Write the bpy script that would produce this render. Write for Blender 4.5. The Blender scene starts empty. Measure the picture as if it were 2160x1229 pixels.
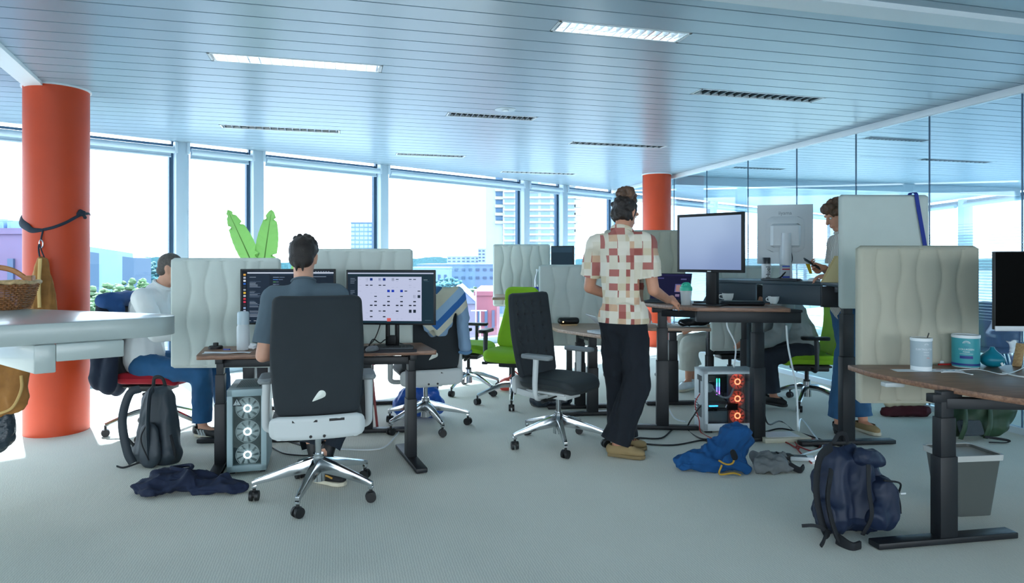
import bpy, bmesh, math, random
from mathutils import Vector, Matrix, noise
random.seed(7)
SC = bpy.context.scene
COL = SC.collection
PI = math.pi
# ---------------------------------------------------------------- camera (frame taken as 2160 x 1229)
FPX, HORIZ, CAMH, CXP = 1400.0, 548.0, 1.35, 1080.0
cam_d = bpy.data.cameras.new('camera'); cam = bpy.data.objects.new('camera', cam_d); COL.objects.link(cam)
cam_d.sensor_width = 36.0; cam_d.lens = FPX / 2160.0 * 36.0
cam_d.shift_y = (HORIZ - 614.5) / 2160.0
cam_d.clip_end = 3000; cam_d.clip_start = 0.05
cam.location = (0, 0, CAMH); cam.rotation_euler = (PI / 2, 0, 0)
SC.camera = cam
# ---------------------------------------------------------------- world, sun, exposure
SKY_STRENGTH = 2.35
wd = bpy.data.worlds.new('sky'); SC.world = wd; wd.use_nodes = True
nt = wd.node_tree; nt.nodes.clear()
wo = nt.nodes.new('ShaderNodeOutputWorld'); bg = nt.nodes.new('ShaderNodeBackground')
tcw = nt.nodes.new('ShaderNodeTexCoord'); mpw = nt.nodes.new('ShaderNodeMapping'); mpw.inputs['Scale'].default_value = (1.2, 1.2, 4.5)
nzw = nt.nodes.new('ShaderNodeTexNoise'); nzw.inputs['Scale'].default_value = 2.2; nzw.inputs['Detail'].default_value = 6
rmw = nt.nodes.new('ShaderNodeValToRGB')
rmw.color_ramp.elements[0].position = 0.36; rmw.color_ramp.elements[0].color = (0.42, 0.56, 0.68, 1)
rmw.color_ramp.elements[1].position = 0.60; rmw.color_ramp.elements[1].color = (0.90, 0.96, 1.0, 1)
nt.links.new(tcw.outputs['Generated'], mpw.inputs['Vector']); nt.links.new(mpw.outputs['Vector'], nzw.inputs['Vector'])
nt.links.new(nzw.outputs['Fac'], rmw.inputs['Fac']); nt.links.new(rmw.outputs['Color'], bg.inputs['Color'])
bg.inputs['Strength'].default_value = SKY_STRENGTH
nt.links.new(bg.outputs['Background'], wo.inputs['Surface'])
sun_d = bpy.data.lights.new('sun', 'SUN'); sun = bpy.data.objects.new('sun', sun_d); COL.objects.link(sun)
sun_d.energy = 6.0; sun_d.angle = math.radians(1.5); sun_d.color = (0.93, 0.97, 1.0)
sun.rotation_euler = Vector((0.6, -0.78, -0.95)).to_track_quat('-Z', 'Y').to_euler()
sun.location = (-8, 14, 12)
SC.view_settings.view_transform = 'Standard'; SC.view_settings.look = 'None'
EXPO = 1.62
SC.view_settings.exposure = EXPO; SC.view_settings.gamma = 1.0; SC.view_settings.use_curve_mapping = False

# ---------------------------------------------------------------- helpers
def at(px, py, Y): return Vector(((px - CXP) / FPX * Y, Y, CAMH - (py - HORIZ) / FPX * Y))
def onz(px, py, z): return at(px, py, (CAMH - z) * FPX / (py - HORIZ))
def fl(px, py): return onz(px, py, 0.0)
def lin(c):
    if isinstance(c, str):
        c = [int(c[i:i + 2], 16) / 255 for i in (0, 2, 4)]
        c = [x / 12.92 if x <= .04045 else ((x + .055) / 1.055) ** 2.4 for x in c]
    return tuple(c[:3]) + (1.0,)
MATS = {}
def M(name, col='808080', rough=.6, metal=0.0, bump=None, var=None, emit=None, es=1.0, coat=0.0, spec=None, sheen=0.0, trans=0.0, alpha=None, aniso=None):
    """procedural material; bump=(scale,strength[,distance]), var=(scale,amount) tints the base colour by noise"""
    if name in MATS: return MATS[name]
    m = bpy.data.materials.new(name); m.use_nodes = True; t = m.node_tree; b = t.nodes['Principled BSDF']
    c = lin(col); b.inputs['Base Color'].default_value = c; b.inputs['Roughness'].default_value = rough; b.inputs['Metallic'].default_value = metal
    if coat: b.inputs['Coat Weight'].default_value = coat
    if spec is not None: b.inputs['Specular IOR Level'].default_value = spec
    if sheen: b.inputs['Sheen Weight'].default_value = sheen
    if emit: b.inputs['Emission Color'].default_value = lin(emit); b.inputs['Emission Strength'].default_value = es
    if alpha is not None: b.inputs['Alpha'].default_value = alpha
    tc = t.nodes.new('ShaderNodeTexCoord')
    mp = t.nodes.new('ShaderNodeMapping'); t.links.new(tc.outputs['Object'], mp.inputs['Vector'])
    if aniso: mp.inputs['Scale'].default_value = aniso
    if var:
        n = t.nodes.new('ShaderNodeTexNoise'); n.inputs['Scale'].default_value = var[0]; n.inputs['Detail'].default_value = 5
        t.links.new(mp.outputs['Vector'], n.inputs['Vector'])
        r = t.nodes.new('ShaderNodeValToRGB'); k = var[1]
        r.color_ramp.elements[0].position = .3; r.color_ramp.elements[1].position = .7
        r.color_ramp.elements[0].color = tuple(max(0, x * (1 - k)) for x in c[:3]) + (1,)
        r.color_ramp.elements[1].color = tuple(min(1, x * (1 + k)) for x in c[:3]) + (1,)
        t.links.new(n.outputs['Fac'], r.inputs['Fac']); t.links.new(r.outputs['Color'], b.inputs['Base Color'])
    if bump:
        n2 = t.nodes.new('ShaderNodeTexNoise'); n2.inputs['Scale'].default_value = bump[0]; n2.inputs['Detail'].default_value = 4
        t.links.new(mp.outputs['Vector'], n2.inputs['Vector'])
        bp = t.nodes.new('ShaderNodeBump'); bp.inputs['Strength'].default_value = bump[1]; bp.inputs['Distance'].default_value = bump[2] if len(bump) > 2 else .004
        t.links.new(n2.outputs['Fac'], bp.inputs['Height']); t.links.new(bp.outputs['Normal'], b.inputs['Normal'])
    MATS[name] = m
    return m
def M_glass(name, tint='ffffff', refl=1.0, base=0.0, rough=0.0):
    if name in MATS: return MATS[name]
    m = bpy.data.materials.new(name); m.use_nodes = True; t = m.node_tree; t.nodes.clear()
    o = t.nodes.new('ShaderNodeOutputMaterial'); tr = t.nodes.new('ShaderNodeBsdfTransparent'); gl = t.nodes.new('ShaderNodeBsdfGlossy')
    tr.inputs['Color'].default_value = lin(tint); gl.inputs['Roughness'].default_value = rough
    lw = t.nodes.new('ShaderNodeLayerWeight'); lw.inputs['Blend'].default_value = .5
    pw = t.nodes.new('ShaderNodeMath'); pw.operation = 'POWER'; pw.inputs[1].default_value = 5.0; t.links.new(lw.outputs['Facing'], pw.inputs[0])
    fr = t.nodes.new('ShaderNodeMath'); fr.operation = 'MULTIPLY_ADD'; fr.inputs[1].default_value = .96; fr.inputs[2].default_value = .04; t.links.new(pw.outputs['Value'], fr.inputs[0])
    ml = t.nodes.new('ShaderNodeMath'); ml.operation = 'MULTIPLY_ADD'; ml.inputs[1].default_value = refl; ml.inputs[2].default_value = base; ml.use_clamp = True
    mx = t.nodes.new('ShaderNodeMixShader')
    t.links.new(fr.outputs['Value'], ml.inputs[0]); t.links.new(ml.outputs['Value'], mx.inputs['Fac'])
    t.links.new(tr.outputs['BSDF'], mx.inputs[1]); t.links.new(gl.outputs['BSDF'], mx.inputs[2]); t.links.new(mx.outputs['Shader'], o.inputs['Surface'])
    MATS[name] = m; return m
def M_frost(name, col='e8f2f6', op=.5):
    if name in MATS: return MATS[name]
    m = bpy.data.materials.new(name); m.use_nodes = True; t = m.node_tree; t.nodes.clear()
    o = t.nodes.new('ShaderNodeOutputMaterial'); tr = t.nodes.new('ShaderNodeBsdfTransparent'); tl = t.nodes.new('ShaderNodeBsdfTranslucent'); df = t.nodes.new('ShaderNodeBsdfDiffuse')
    tl.inputs['Color'].default_value = lin(col); df.inputs['Color'].default_value = lin(col)
    m1 = t.nodes.new('ShaderNodeMixShader'); m1.inputs['Fac'].default_value = .5; m2 = t.nodes.new('ShaderNodeMixShader'); m2.inputs['Fac'].default_value = op
    t.links.new(tl.outputs['BSDF'], m1.inputs[1]); t.links.new(df.outputs['BSDF'], m1.inputs[2])
    t.links.new(tr.outputs['BSDF'], m2.inputs[1]); t.links.new(m1.outputs['Shader'], m2.inputs[2]); t.links.new(m2.outputs['Shader'], o.inputs['Surface'])
    MATS[name] = m; return m
def M_attr(name, strength=1.0, rough=.35, emissive=True):
    """flat print: colour per face from the mesh's colour attribute, lit as a screen or printed on paper"""
    if name in MATS: return MATS[name]
    m = bpy.data.materials.new(name); m.use_nodes = True; t = m.node_tree; b = t.nodes['Principled BSDF']
    a = t.nodes.new('ShaderNodeAttribute'); a.attribute_name = 'Col'; b.inputs['Roughness'].default_value = rough; b.inputs['Specular IOR Level'].default_value = .03
    if emissive:
        b.inputs['Base Color'].default_value = (.01, .01, .012, 1)
        t.links.new(a.outputs['Color'], b.inputs['Emission Color']); b.inputs['Emission Strength'].default_value = strength * 1.0 / 2 ** EXPO
    else: t.links.new(a.outputs['Color'], b.inputs['Base Color'])
    MATS[name] = m; return m

def tag(o, label=None, cat=None, group=None, kind=None):
    if label: o['label'] = label
    if cat: o['category'] = cat
    if group: o['group'] = group
    if kind: o['kind'] = kind
    return o
def thing(name, label, cat, loc=(0, 0, 0), rz=0.0, group=None):
    o = bpy.data.objects.new(name, None); COL.objects.link(o); o.empty_display_size = .05
    o.location = loc; o.rotation_euler = (0, 0, rz)
    return tag(o, label, cat, group)
def struct(name, loc=(0, 0, 0), rz=0.0):
    o = bpy.data.objects.new(name, None); COL.objects.link(o); o.location = loc; o.rotation_euler = (0, 0, rz); o['kind'] = 'structure'; return o
def link(name, me, mat, parent=None):
    o = bpy.data.objects.new(name, me); COL.objects.link(o); o.parent = parent
    if mat and not me.materials: me.materials.append(mat)
    return o
def copy_tree(o, parent=None):
    c = o.copy(); COL.objects.link(c); c.parent = parent
    for ch in list(o.children): copy_tree(ch, c)
    return c
def rotm(rx=0, ry=0, rz=0): return Matrix.Rotation(rz, 4, 'Z') @ Matrix.Rotation(ry, 4, 'Y') @ Matrix.Rotation(rx, 4, 'X')
def T(x, y, z): return Matrix.Translation((x, y, z))
def frame_from(d):
    d = Vector(d).normalized(); up = Vector((0, 0, 1)) if abs(d.z) < .95 else Vector((1, 0, 0))
    x = up.cross(d).normalized(); y = d.cross(x); return x, y, d
def catmull(pts, n=8):
    P = [Vector(p) for p in pts]
    if len(P) < 3: return P
    Q = [P[0] * 2 - P[1]] + P + [P[-1] * 2 - P[-2]]; out = []
    for i in range(1, len(Q) - 2):
        a, b, c, d = Q[i - 1:i + 3]
        for k in range(n):
            t = k / n
            out.append(.5 * ((2 * b) + (c - a) * t + (2 * a - 5 * b + 4 * c - d) * t * t + (3 * b - a - 3 * c + d) * t ** 3))
    return out + [P[-1]]
class MB:
    """collects simple shapes; build() links them as ONE mesh object"""
    def __init__(s): s.v = []; s.f = []; s.c = []
    def add(s, vs, fs, mt=None, col=None):
        n = len(s.v)
        s.v += [tuple(mt @ Vector(v)) if mt else tuple(v) for v in vs]
        s.f += [tuple(i + n for i in f) for f in fs]
        s.c += [col] * len(fs)
        return s
    def box(s, c, d, mt=None, col=None):
        x, y, z = c; a, b, h = d[0] / 2, d[1] / 2, d[2] / 2
        vs = [(x + i * a, y + j * b, z + k * h) for i in (-1, 1) for j in (-1, 1) for k in (-1, 1)]
        return s.add(vs, [(0, 1, 3, 2), (4, 6, 7, 5), (0, 4, 5, 1), (2, 3, 7, 6), (0, 2, 6, 4), (1, 5, 7, 3)], mt, col)
    def bar(s, p0, p1, w, h, mt=None):
        """box of section w x h running from p0 to p1"""
        p0, p1 = Vector(p0), Vector(p1); x, y, d = frame_from(p1 - p0)
        vs = [p + x * (i * w / 2) + y * (j * h / 2) for p in (p0, p1) for i, j in ((-1, -1), (1, -1), (1, 1), (-1, 1))]
        return s.add(vs, [(3, 2, 1, 0), (4, 5, 6, 7), (0, 1, 5, 4), (1, 2, 6, 5), (2, 3, 7, 6), (3, 0, 4, 7)], mt)
    def cyl(s, p0, p1, r0, r1=None, seg=16, mt=None, caps=True):
        if r1 is None: r1 = r0
        p0, p1 = Vector(p0), Vector(p1); x, y, d = frame_from(p1 - p0); vs = []
        for p, r in ((p0, r0), (p1, r1)):
            vs += [p + x * (r * math.cos(2 * PI * i / seg)) + y * (r * math.sin(2 * PI * i / seg)) for i in range(seg)]
        fs = [(i, (i + 1) % seg, seg + (i + 1) % seg, seg + i) for i in range(seg)]
        if caps: fs += [tuple(range(seg - 1, -1, -1)), tuple(range(seg, 2 * seg))]
        return s.add(vs, fs, mt)
    def lathe(s, prof, seg=24, mt=None, caps=True, sx=1.0, sy=1.0):
        vs = []; n = len(prof)
        for r, z in prof: vs += [(r * sx * math.cos(2 * PI * i / seg), r * sy * math.sin(2 * PI * i / seg), z) for i in range(seg)]
        fs = [(j * seg + i, j * seg + (i + 1) % seg, (j + 1) * seg + (i + 1) % seg, (j + 1) * seg + i) for j in range(n - 1) for i in range(seg)]
        if caps: fs += [tuple(range(seg - 1, -1, -1)), tuple((n - 1) * seg + i for i in range(seg))]
        return s.add(vs, fs, mt)
    def tube(s, pts, r, seg=8, mt=None, smooth=8, flat=1.0, closed=False):
        P = catmull(pts, smooth) if smooth else [Vector(p) for p in pts]
        n = len(P); rad = r if callable(r) else (lambda t: r); vs = []
        d0 = (P[1] - P[0]).normalized(); x, y, _ = frame_from(d0)
        for i, p in enumerate(P):
            d = (P[min(i + 1, n - 1)] - P[max(i - 1, 0)]).normalized()
            x = (x - d * x.dot(d)).normalized(); y = d.cross(x); rr = rad(i / (n - 1))
            vs += [p + x * (rr * flat * math.cos(2 * PI * k / seg)) + y * (rr * math.sin(2 * PI * k / seg)) for k in range(seg)]
        fs = [(j * seg + k, j * seg + (k + 1) % seg, (j + 1) * seg + (k + 1) % seg, (j + 1) * seg + k) for j in range(n - 1) for k in range(seg)]
        fs += [tuple(range(seg - 1, -1, -1)), tuple((n - 1) * seg + k for k in range(seg))]
        return s.add(vs, fs, mt)
    def prism(s, poly, z0, z1, mt=None):
        n = len(poly); vs = [(x, y, z0) for x, y in poly] + [(x, y, z1) for x, y in poly]
        return s.add(vs, [tuple(range(n - 1, -1, -1)), tuple(range(n, 2 * n))] + [(i, (i + 1) % n, n + (i + 1) % n, n + i) for i in range(n)], mt)
    def ell(s, c, r, mt=None, seg=16, rings=10):
        c = Vector(c); r = (r, r, r) if isinstance(r, (int, float)) else r
        vs = [(c.x, c.y, c.z - r[2])]
        for j in range(1, rings):
            a = -PI / 2 + PI * j / rings
            vs += [(c.x + r[0] * math.cos(a) * math.cos(2 * PI * i / seg), c.y + r[1] * math.cos(a) * math.sin(2 * PI * i / seg), c.z + r[2] * math.sin(a)) for i in range(seg)]
        vs.append((c.x, c.y, c.z + r[2])); last = len(vs) - 1
        fs = [(0, 1 + (i + 1) % seg, 1 + i) for i in range(seg)]
        for j in range(rings - 2): fs += [(1 + j * seg + i, 1 + j * seg + (i + 1) % seg, 1 + (j + 1) * seg + (i + 1) % seg, 1 + (j + 1) * seg + i) for i in range(seg)]
        fs += [(last, 1 + (rings - 2) * seg + i, 1 + (rings - 2) * seg + (i + 1) % seg) for i in range(seg)]
        return s.add(vs, fs, mt)
    def rod(s, p0, p1, r0, r1=None, seg=12, flat=None):
        """tapered capsule, for bodies; flat=(vector, factor) squashes along a direction"""
        if r1 is None: r1 = r0
        p0, p1 = Vector(p0), Vector(p1)
        x, y, d = frame_from(p1 - p0) if (p1 - p0).length > 1e-6 else frame_from((0, 0, 1))
        vs = []; rows = []
        for k in range(4): a = -PI / 2 + PI / 2 * (k + .35) / 4; rows.append((p0 + d * (r0 * math.sin(a)), r0 * math.cos(a)))
        rows.append((p0, r0)); rows.append((p1, r1))
        for k in range(4): a = PI / 2 * (k + .65) / 4; rows.append((p1 + d * (r1 * math.sin(a)), r1 * math.cos(a)))
        for p, r in rows: vs += [p + x * (r * math.cos(2 * PI * i / seg)) + y * (r * math.sin(2 * PI * i / seg)) for i in range(seg)]
        n = len(rows); fs = [(j * seg + i, j * seg + (i + 1) % seg, (j + 1) * seg + (i + 1) % seg, (j + 1) * seg + i) for j in range(n - 1) for i in range(seg)]
        fs += [tuple(range(seg - 1, -1, -1)), tuple((n - 1) * seg + i for i in range(seg))]
        if flat:
            f = Vector(flat[0]).normalized(); q = flat[1]; c = (p0 + p1) / 2
            vs = [v - f * ((v - c).dot(f) * (1 - q)) for v in vs]
        return s.add(vs, fs)
    def rods(s, pts, rr, flat=None):
        for i in range(len(pts) - 1): s.rod(pts[i], pts[i + 1], rr[i], rr[i + 1], flat=flat)
        return s
    def quad(s, a, b, c, d, col=None, mt=None): return s.add([a, b, c, d], [(0, 1, 2, 3)], mt, col)
    def mesh(s, name, off=None):
        me = bpy.data.meshes.new(name); o = Vector(off) if off else None
        me.from_pydata([tuple(Vector(v) - o) for v in s.v] if o else s.v, [], s.f)
        if any(c is not None for c in s.c):
            a = me.color_attributes.new('Col', 'FLOAT_COLOR', 'CORNER'); i = 0
            for p, c in zip(me.polygons, s.c):
                cc = lin(c) if c else (0, 0, 0, 1)
                for _ in p.vertices: a.data[i].color = cc; i += 1
        return me
    def build(s, name, mat, parent=None, bevel=0, smooth=False, off=None, segs=2, ang=38):
        me = s.mesh(name, off)
        if bevel:
            bm = bmesh.new(); bm.from_mesh(me); bmesh.ops.recalc_face_normals(bm, faces=bm.faces)
            ed = [e for e in bm.edges if len(e.link_faces) == 2 and e.calc_face_angle(0) > math.radians(30)]
            bmesh.ops.bevel(bm, geom=ed, offset=bevel, segments=segs, profile=.5, affect='EDGES', clamp_overlap=True); bm.to_mesh(me); bm.free()
        if smooth or bevel:
            me.polygons.foreach_set('use_smooth', [True] * len(me.polygons)); me.set_sharp_from_angle(angle=math.radians(ang))
        me.update()
        return link(name, me, mat, parent)
def folds(me, amp, scale=(6, 6, 6), seed=0, oct2=.5):
    """cloth relief: moves the vertices along their normals by ridged noise"""
    s = Vector(scale); o = Vector((seed * 7.3, seed * 3.1, seed * 1.7)); ns = [v.normal.copy() for v in me.vertices]
    for v, n in zip(me.vertices, ns):
        p = Vector((v.co.x * s.x, v.co.y * s.y, v.co.z * s.z)) + o
        q = p + noise.noise_vector(p * .6) * .5
        k = .55 - 1.9 * math.sqrt(abs(noise.noise(q)) + .01) + oct2 * (.5 - 1.6 * math.sqrt(abs(noise.noise(q * 2.1 + o)) + .01)) + .25 * noise.noise(q * 4.7)
        v.co += n * (amp * k)
    me.update()
def blob(name, mb, vox, mat, parent=None, smooth=6, fold=None, off=None, dec=None):
    """all the shapes of MB fused into one continuous skin"""
    me = mb.mesh(name + '_src', off); ob = bpy.data.objects.new('tmp_' + name, me); COL.objects.link(ob)
    r = ob.modifiers.new('r', 'REMESH'); r.mode = 'VOXEL'; r.voxel_size = vox
    if smooth: q = ob.modifiers.new('s', 'SMOOTH'); q.factor = .5; q.iterations = smooth
    if dec: d = ob.modifiers.new('d', 'DECIMATE'); d.ratio = dec
    dg = bpy.context.evaluated_depsgraph_get(); out = bpy.data.meshes.new_from_object(ob.evaluated_get(dg)); out.name = name
    bpy.data.objects.remove(ob); bpy.data.meshes.remove(me)
    if fold:
        folds(out, *fold); bm = bmesh.new(); bm.from_mesh(out)
        for _ in range(2): bmesh.ops.smooth_vert(bm, verts=bm.verts, factor=.5, use_axis_x=True, use_axis_y=True, use_axis_z=True)
        bm.to_mesh(out); bm.free()
    out.polygons.foreach_set('use_smooth', [True] * len(out.polygons)); out.update()
    return link(name, out, mat, parent)
def text_part(name, body, size, mat, parent, mt, ext=.0004, align='CENTER'):
    cu = bpy.data.curves.new('t', 'FONT'); cu.body = body; cu.size = size; cu.extrude = ext; cu.align_x = align; cu.align_y = 'CENTER'; cu.resolution_u = 3
    ob = bpy.data.objects.new('tmp_text', cu); COL.objects.link(ob)
    dg = bpy.context.evaluated_depsgraph_get(); me = bpy.data.meshes.new_from_object(ob.evaluated_get(dg)); me.name = name
    bpy.data.objects.remove(ob); me.transform(mt)
    return link(name, me, mat, parent)
def rounded_poly(pts, rads, n=8):
    """2-D polygon with rounded corners"""
    out = []; N = len(pts)
    for i in range(N):
        p, a, b = Vector(pts[i]), Vector(pts[i - 1]), Vector(pts[(i + 1) % N]); r = rads[i] if isinstance(rads, (list, tuple)) else rads
        if r <= 0: out.append(tuple(p)); continue
        u, w = (a - p).normalized(), (b - p).normalized(); r = min(r, (a - p).length * .48, (b - p).length * .48)
        s, e = p + u * r, p + w * r
        for k in range(n + 1):
            t = k / n; out.append(tuple(s * (1 - t) ** 2 + p * (2 * t * (1 - t)) + e * t * t))
    return out
# ---------------------------------------------------------------- materials
m_slat = M('ceiling_metal', '8fa7b5', .30, var=(1.3, .03), spec=.9)
m_void = M('ceiling_void', '0a0d10', .95)
m_white = M('white_paint', 'e4ebee', .45, var=(2, .02))
m_frame = M('window_frame_metal', '3d5a72', .4, .3)
m_mull = M('mullion_metal', 'b4c9d6', .4, .1)
m_rail = M('rail_metal', 'b9c8d0', .4, .2)
m_glass = M_glass('window_glass', 'f4faff', .75)
m_wallglass = M_glass('partition_glass', 'e9f6fa', 1.2, .03)
m_frost = M_frost('frosted_film', 'dcebf2', .38)
m_blindtube = M('blind_fabric', 'b4cad8', .55)
m_orange = M('orange_paint', 'c23d08', .5, var=(3, .05), bump=(40, .08, .002))
m_lampwhite = M('lamp_glow', 'ffffff', .4, emit='f4fbff', es=5.0)
m_dim = M('shaded_lamp_metal', '4a565c', .3, .6)  # lamp metal darkened in its colour, so these fixtures read as shaded
m_chrome = M('polished_aluminium', 'c9cdd0', .16, 1.0)
m_black = M('black_powdercoat', '0a1017', .5, bump=(300, .1, .0005))
m_blackpl = M('black_plastic', '0d1013', .5)
m_darkpl = M('dark_grey_plastic', '2b3238', .5)
m_lgrey = M('light_grey_plastic', 'c3c9c9', .45)
def carpet():
    m = bpy.data.materials.new('carpet'); m.use_nodes = True; t = m.node_tree; b = t.nodes['Principled BSDF']; b.inputs['Roughness'].default_value = .95
    b.inputs['Specular IOR Level'].default_value = .15
    tc = t.nodes.new('ShaderNodeTexCoord'); mp = t.nodes.new('ShaderNodeMapping'); mp.inputs['Rotation'].default_value = (0, 0, -math.radians(14.65))
    t.links.new(tc.outputs['Object'], mp.inputs['Vector'])
    w = t.nodes.new('ShaderNodeTexWave'); w.bands_direction = 'X'; w.inputs['Scale'].default_value = 26; w.inputs['Distortion'].default_value = 3.5; w.inputs['Detail'].default_value = 3; w.inputs['Detail Scale'].default_value = 2.2
    n = t.nodes.new('ShaderNodeTexNoise'); n.inputs['Scale'].default_value = 1.1; n.inputs['Detail'].default_value = 6
    n3 = t.nodes.new('ShaderNodeTexNoise'); n3.inputs['Scale'].default_value = 260; n3.inputs['Detail'].default_value = 2
    for x in (w, n, n3): t.links.new(mp.outputs['Vector'], x.inputs['Vector'])
    r = t.nodes.new('ShaderNodeValToRGB'); r.color_ramp.elements[0].color = lin('c6c6bc'); r.color_ramp.elements[1].color = lin('e6e5da'); r.color_ramp.elements[0].position = .25; r.color_ramp.elements[1].position = .75
    a = t.nodes.new('ShaderNodeMath'); a.operation = 'MULTIPLY_ADD'; a.inputs[1].default_value = .3; t.links.new(w.outputs['Fac'], a.inputs[0])
    a2 = t.nodes.new('ShaderNodeMath'); a2.operation = 'MULTIPLY_ADD'; a2.inputs[1].default_value = .45; t.links.new(n.outputs['Fac'], a2.inputs[0]); a2.inputs[2].default_value = .1
    t.links.new(a2.outputs['Value'], a.inputs[2])
    a3 = t.nodes.new('ShaderNodeMath'); a3.operation = 'MULTIPLY_ADD'; a3.inputs[1].default_value = .3; t.links.new(n3.outputs['Fac'], a3.inputs[0]); t.links.new(a.outputs['Value'], a3.inputs[2])
    t.links.new(a3.outputs['Value'], r.inputs['Fac']); t.links.new(r.outputs['Color'], b.inputs['Base Color'])
    bp = t.nodes.new('ShaderNodeBump'); bp.inputs['Strength'].default_value = .35; bp.inputs['Distance'].default_value = .003
    t.links.new(a3.outputs['Value'], bp.inputs['Height']); t.links.new(bp.outputs['Normal'], b.inputs['Normal']); return m
m_carpet = carpet()
def wood(name, c0, c1, rough=.4):
    m = bpy.data.materials.new(name); m.use_nodes = True; t = m.node_tree; b = t.nodes['Principled BSDF']; b.inputs['Roughness'].default_value = rough
    tc = t.nodes.new('ShaderNodeTexCoord'); mp = t.nodes.new('ShaderNodeMapping'); mp.inputs['Scale'].default_value = (1.2, 14, 14); t.links.new(tc.outputs['Object'], mp.inputs['Vector'])
    n = t.nodes.new('ShaderNodeTexNoise'); n.inputs['Scale'].default_value = 5; n.inputs['Detail'].default_value = 8; n.inputs['Distortion'].default_value = .6; t.links.new(mp.outputs['Vector'], n.inputs['Vector'])
    r = t.nodes.new('ShaderNodeValToRGB'); r.color_ramp.elements[0].position = .3; r.color_ramp.elements[1].position = .72
    r.color_ramp.elements[0].color = lin(c0); r.color_ramp.elements[1].color = lin(c1)
    t.links.new(n.outputs['Fac'], r.inputs['Fac']); t.links.new(r.outputs['Color'], b.inputs['Base Color']); MATS[name] = m; return m
m_walnut = wood('walnut', '6a4a3a', '9a7258'); m_ash = wood('pale_walnut', '937663', 'bfa18a'); m_pale = wood('pine', 'a98558', 'cfae7e')

# ---------------------------------------------------------------- room frame: u along the ceiling slats, v across them
TH = math.radians(14.65); U = Vector((math.cos(TH), math.sin(TH))); V = Vector((-math.sin(TH), math.cos(TH)))
def uv(u, v): p = U * u + V * v; return (p.x, p.y)
def touv(x, y): p = Vector((x, y)); return p.dot(U), p.dot(V)
CEIL = 2.70
FA = Vector((-5.09, 6.6)); FD = Vector((.738, .674)).normalized(); FN = Vector((FD.y, -FD.x)); FC = FN.dot(FA)
def fac(s, inn=0.0): p = FA + FD * s + FN * inn; return p.x, p.y
def fac_s(px): k = (px - CXP) / FPX; return (FA.y * k - FA.x) / (FD.x - FD.y * k)
F2A, F2B = Vector(fac(20.9)), Vector((9.7, 3.0)); F2D = (F2B - F2A).normalized()
def gl(y): return Vector((5.274 - .2556 * y, y))
def gl_y(px): return 5.274 / ((px - CXP) / FPX + .2556)

room_poly = [fac(-9), fac(20.9), tuple(F2B), (9.4, -6), (-11.7, -6)]
fl_o = MB().prism(room_poly, -.25, 0).build('floor', m_carpet); fl_o['kind'] = 'structure'
ce = MB().prism(room_poly, CEIL + .07, CEIL + .3).build('ceiling', m_void); ce['kind'] = 'structure'
m_wall = M('wall_paint', 'e6e8e4', .85, var=(.6, .03))
for nm, a, b in (('wall_left_unseen', (-11.7, -6), fac(-9)), ('wall_side_unseen', (9.4, -6), tuple(F2B))):  # unseen side walls, added to cut the back light, pale for fill
    o = MB().bar((a[0], a[1], 1.4), (b[0], b[1], 1.4), .12, 2.9).build(nm, m_wall); o['kind'] = 'structure'
# ceiling slats, one object each; those with a lamp are cut in two
PITCH, V0 = .1887, 3.55
lamps_px = [((442, 121), (805, 147)), ((1165, 60), (1445, 80)), ((465, 266), (717, 277)), ((947, 235), (1137, 245)), ((1463, 195), (1725, 212)),
            ((837, 322), (983, 328)), ((1204, 300), (1402, 310)), ((1057, 362), (1216, 367)), ((1840, 286), (1978, 293)), ((1937, 336), (2087, 343)), ((1547, 352), (1660, 356))]
LAMPS = []
for a, b in lamps_px:
    pa, pb = onz(*a, CEIL), onz(*b, CEIL); ua, va = touv(pa.x, pa.y); ub, vb = touv(pb.x, pb.y)
    k = math.floor(((va + vb) / 2 + .06 - V0) / PITCH); LAMPS.append((k, ua, ub))
def u_lo(v): return max(-11.0, (FC + .12 - FN.dot(V) * v) / FN.dot(U))
def u_hi(v): return (9.9 + .2529 * v) / .9675
def slat_piece(k, ua, ub, cut_l, cut_r):
    va, vb = V0 + k * PITCH + .0055, V0 + (k + 1) * PITCH - .0055
    l0, l1 = (u_lo(va), u_lo(vb)) if cut_l else (ua, ua); r0, r1 = (u_hi(va), u_hi(vb)) if cut_r else (ub, ub)
    if min(r0, r1) - max(l0, l1) < .05: return
    q = [uv(l0, va), uv(r0, va), uv(r1, vb), uv(l1, vb)]
    MB().prism(q, CEIL, CEIL + .022).build('slat', m_slat, ce)
for k in range(-20, 92):
    cuts = sorted((a, b) for kk, a, b in LAMPS if kk == k)
    if not cuts: slat_piece(k, 0, 0, True, True); continue
    prev = None
    for a, b in cuts: slat_piece(k, prev, a - .004, prev is None, False); prev = b + .004
    slat_piece(k, prev, 0, False, True)
back = MB().prism([uv(-10, -5.8), uv(8.5, -5.8), uv(9, V0 - 20 * PITCH - .01), uv(-11, V0 - 20 * PITCH - .01)], CEIL, CEIL + .02).build('ceiling_panel', m_slat, ce)
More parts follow.
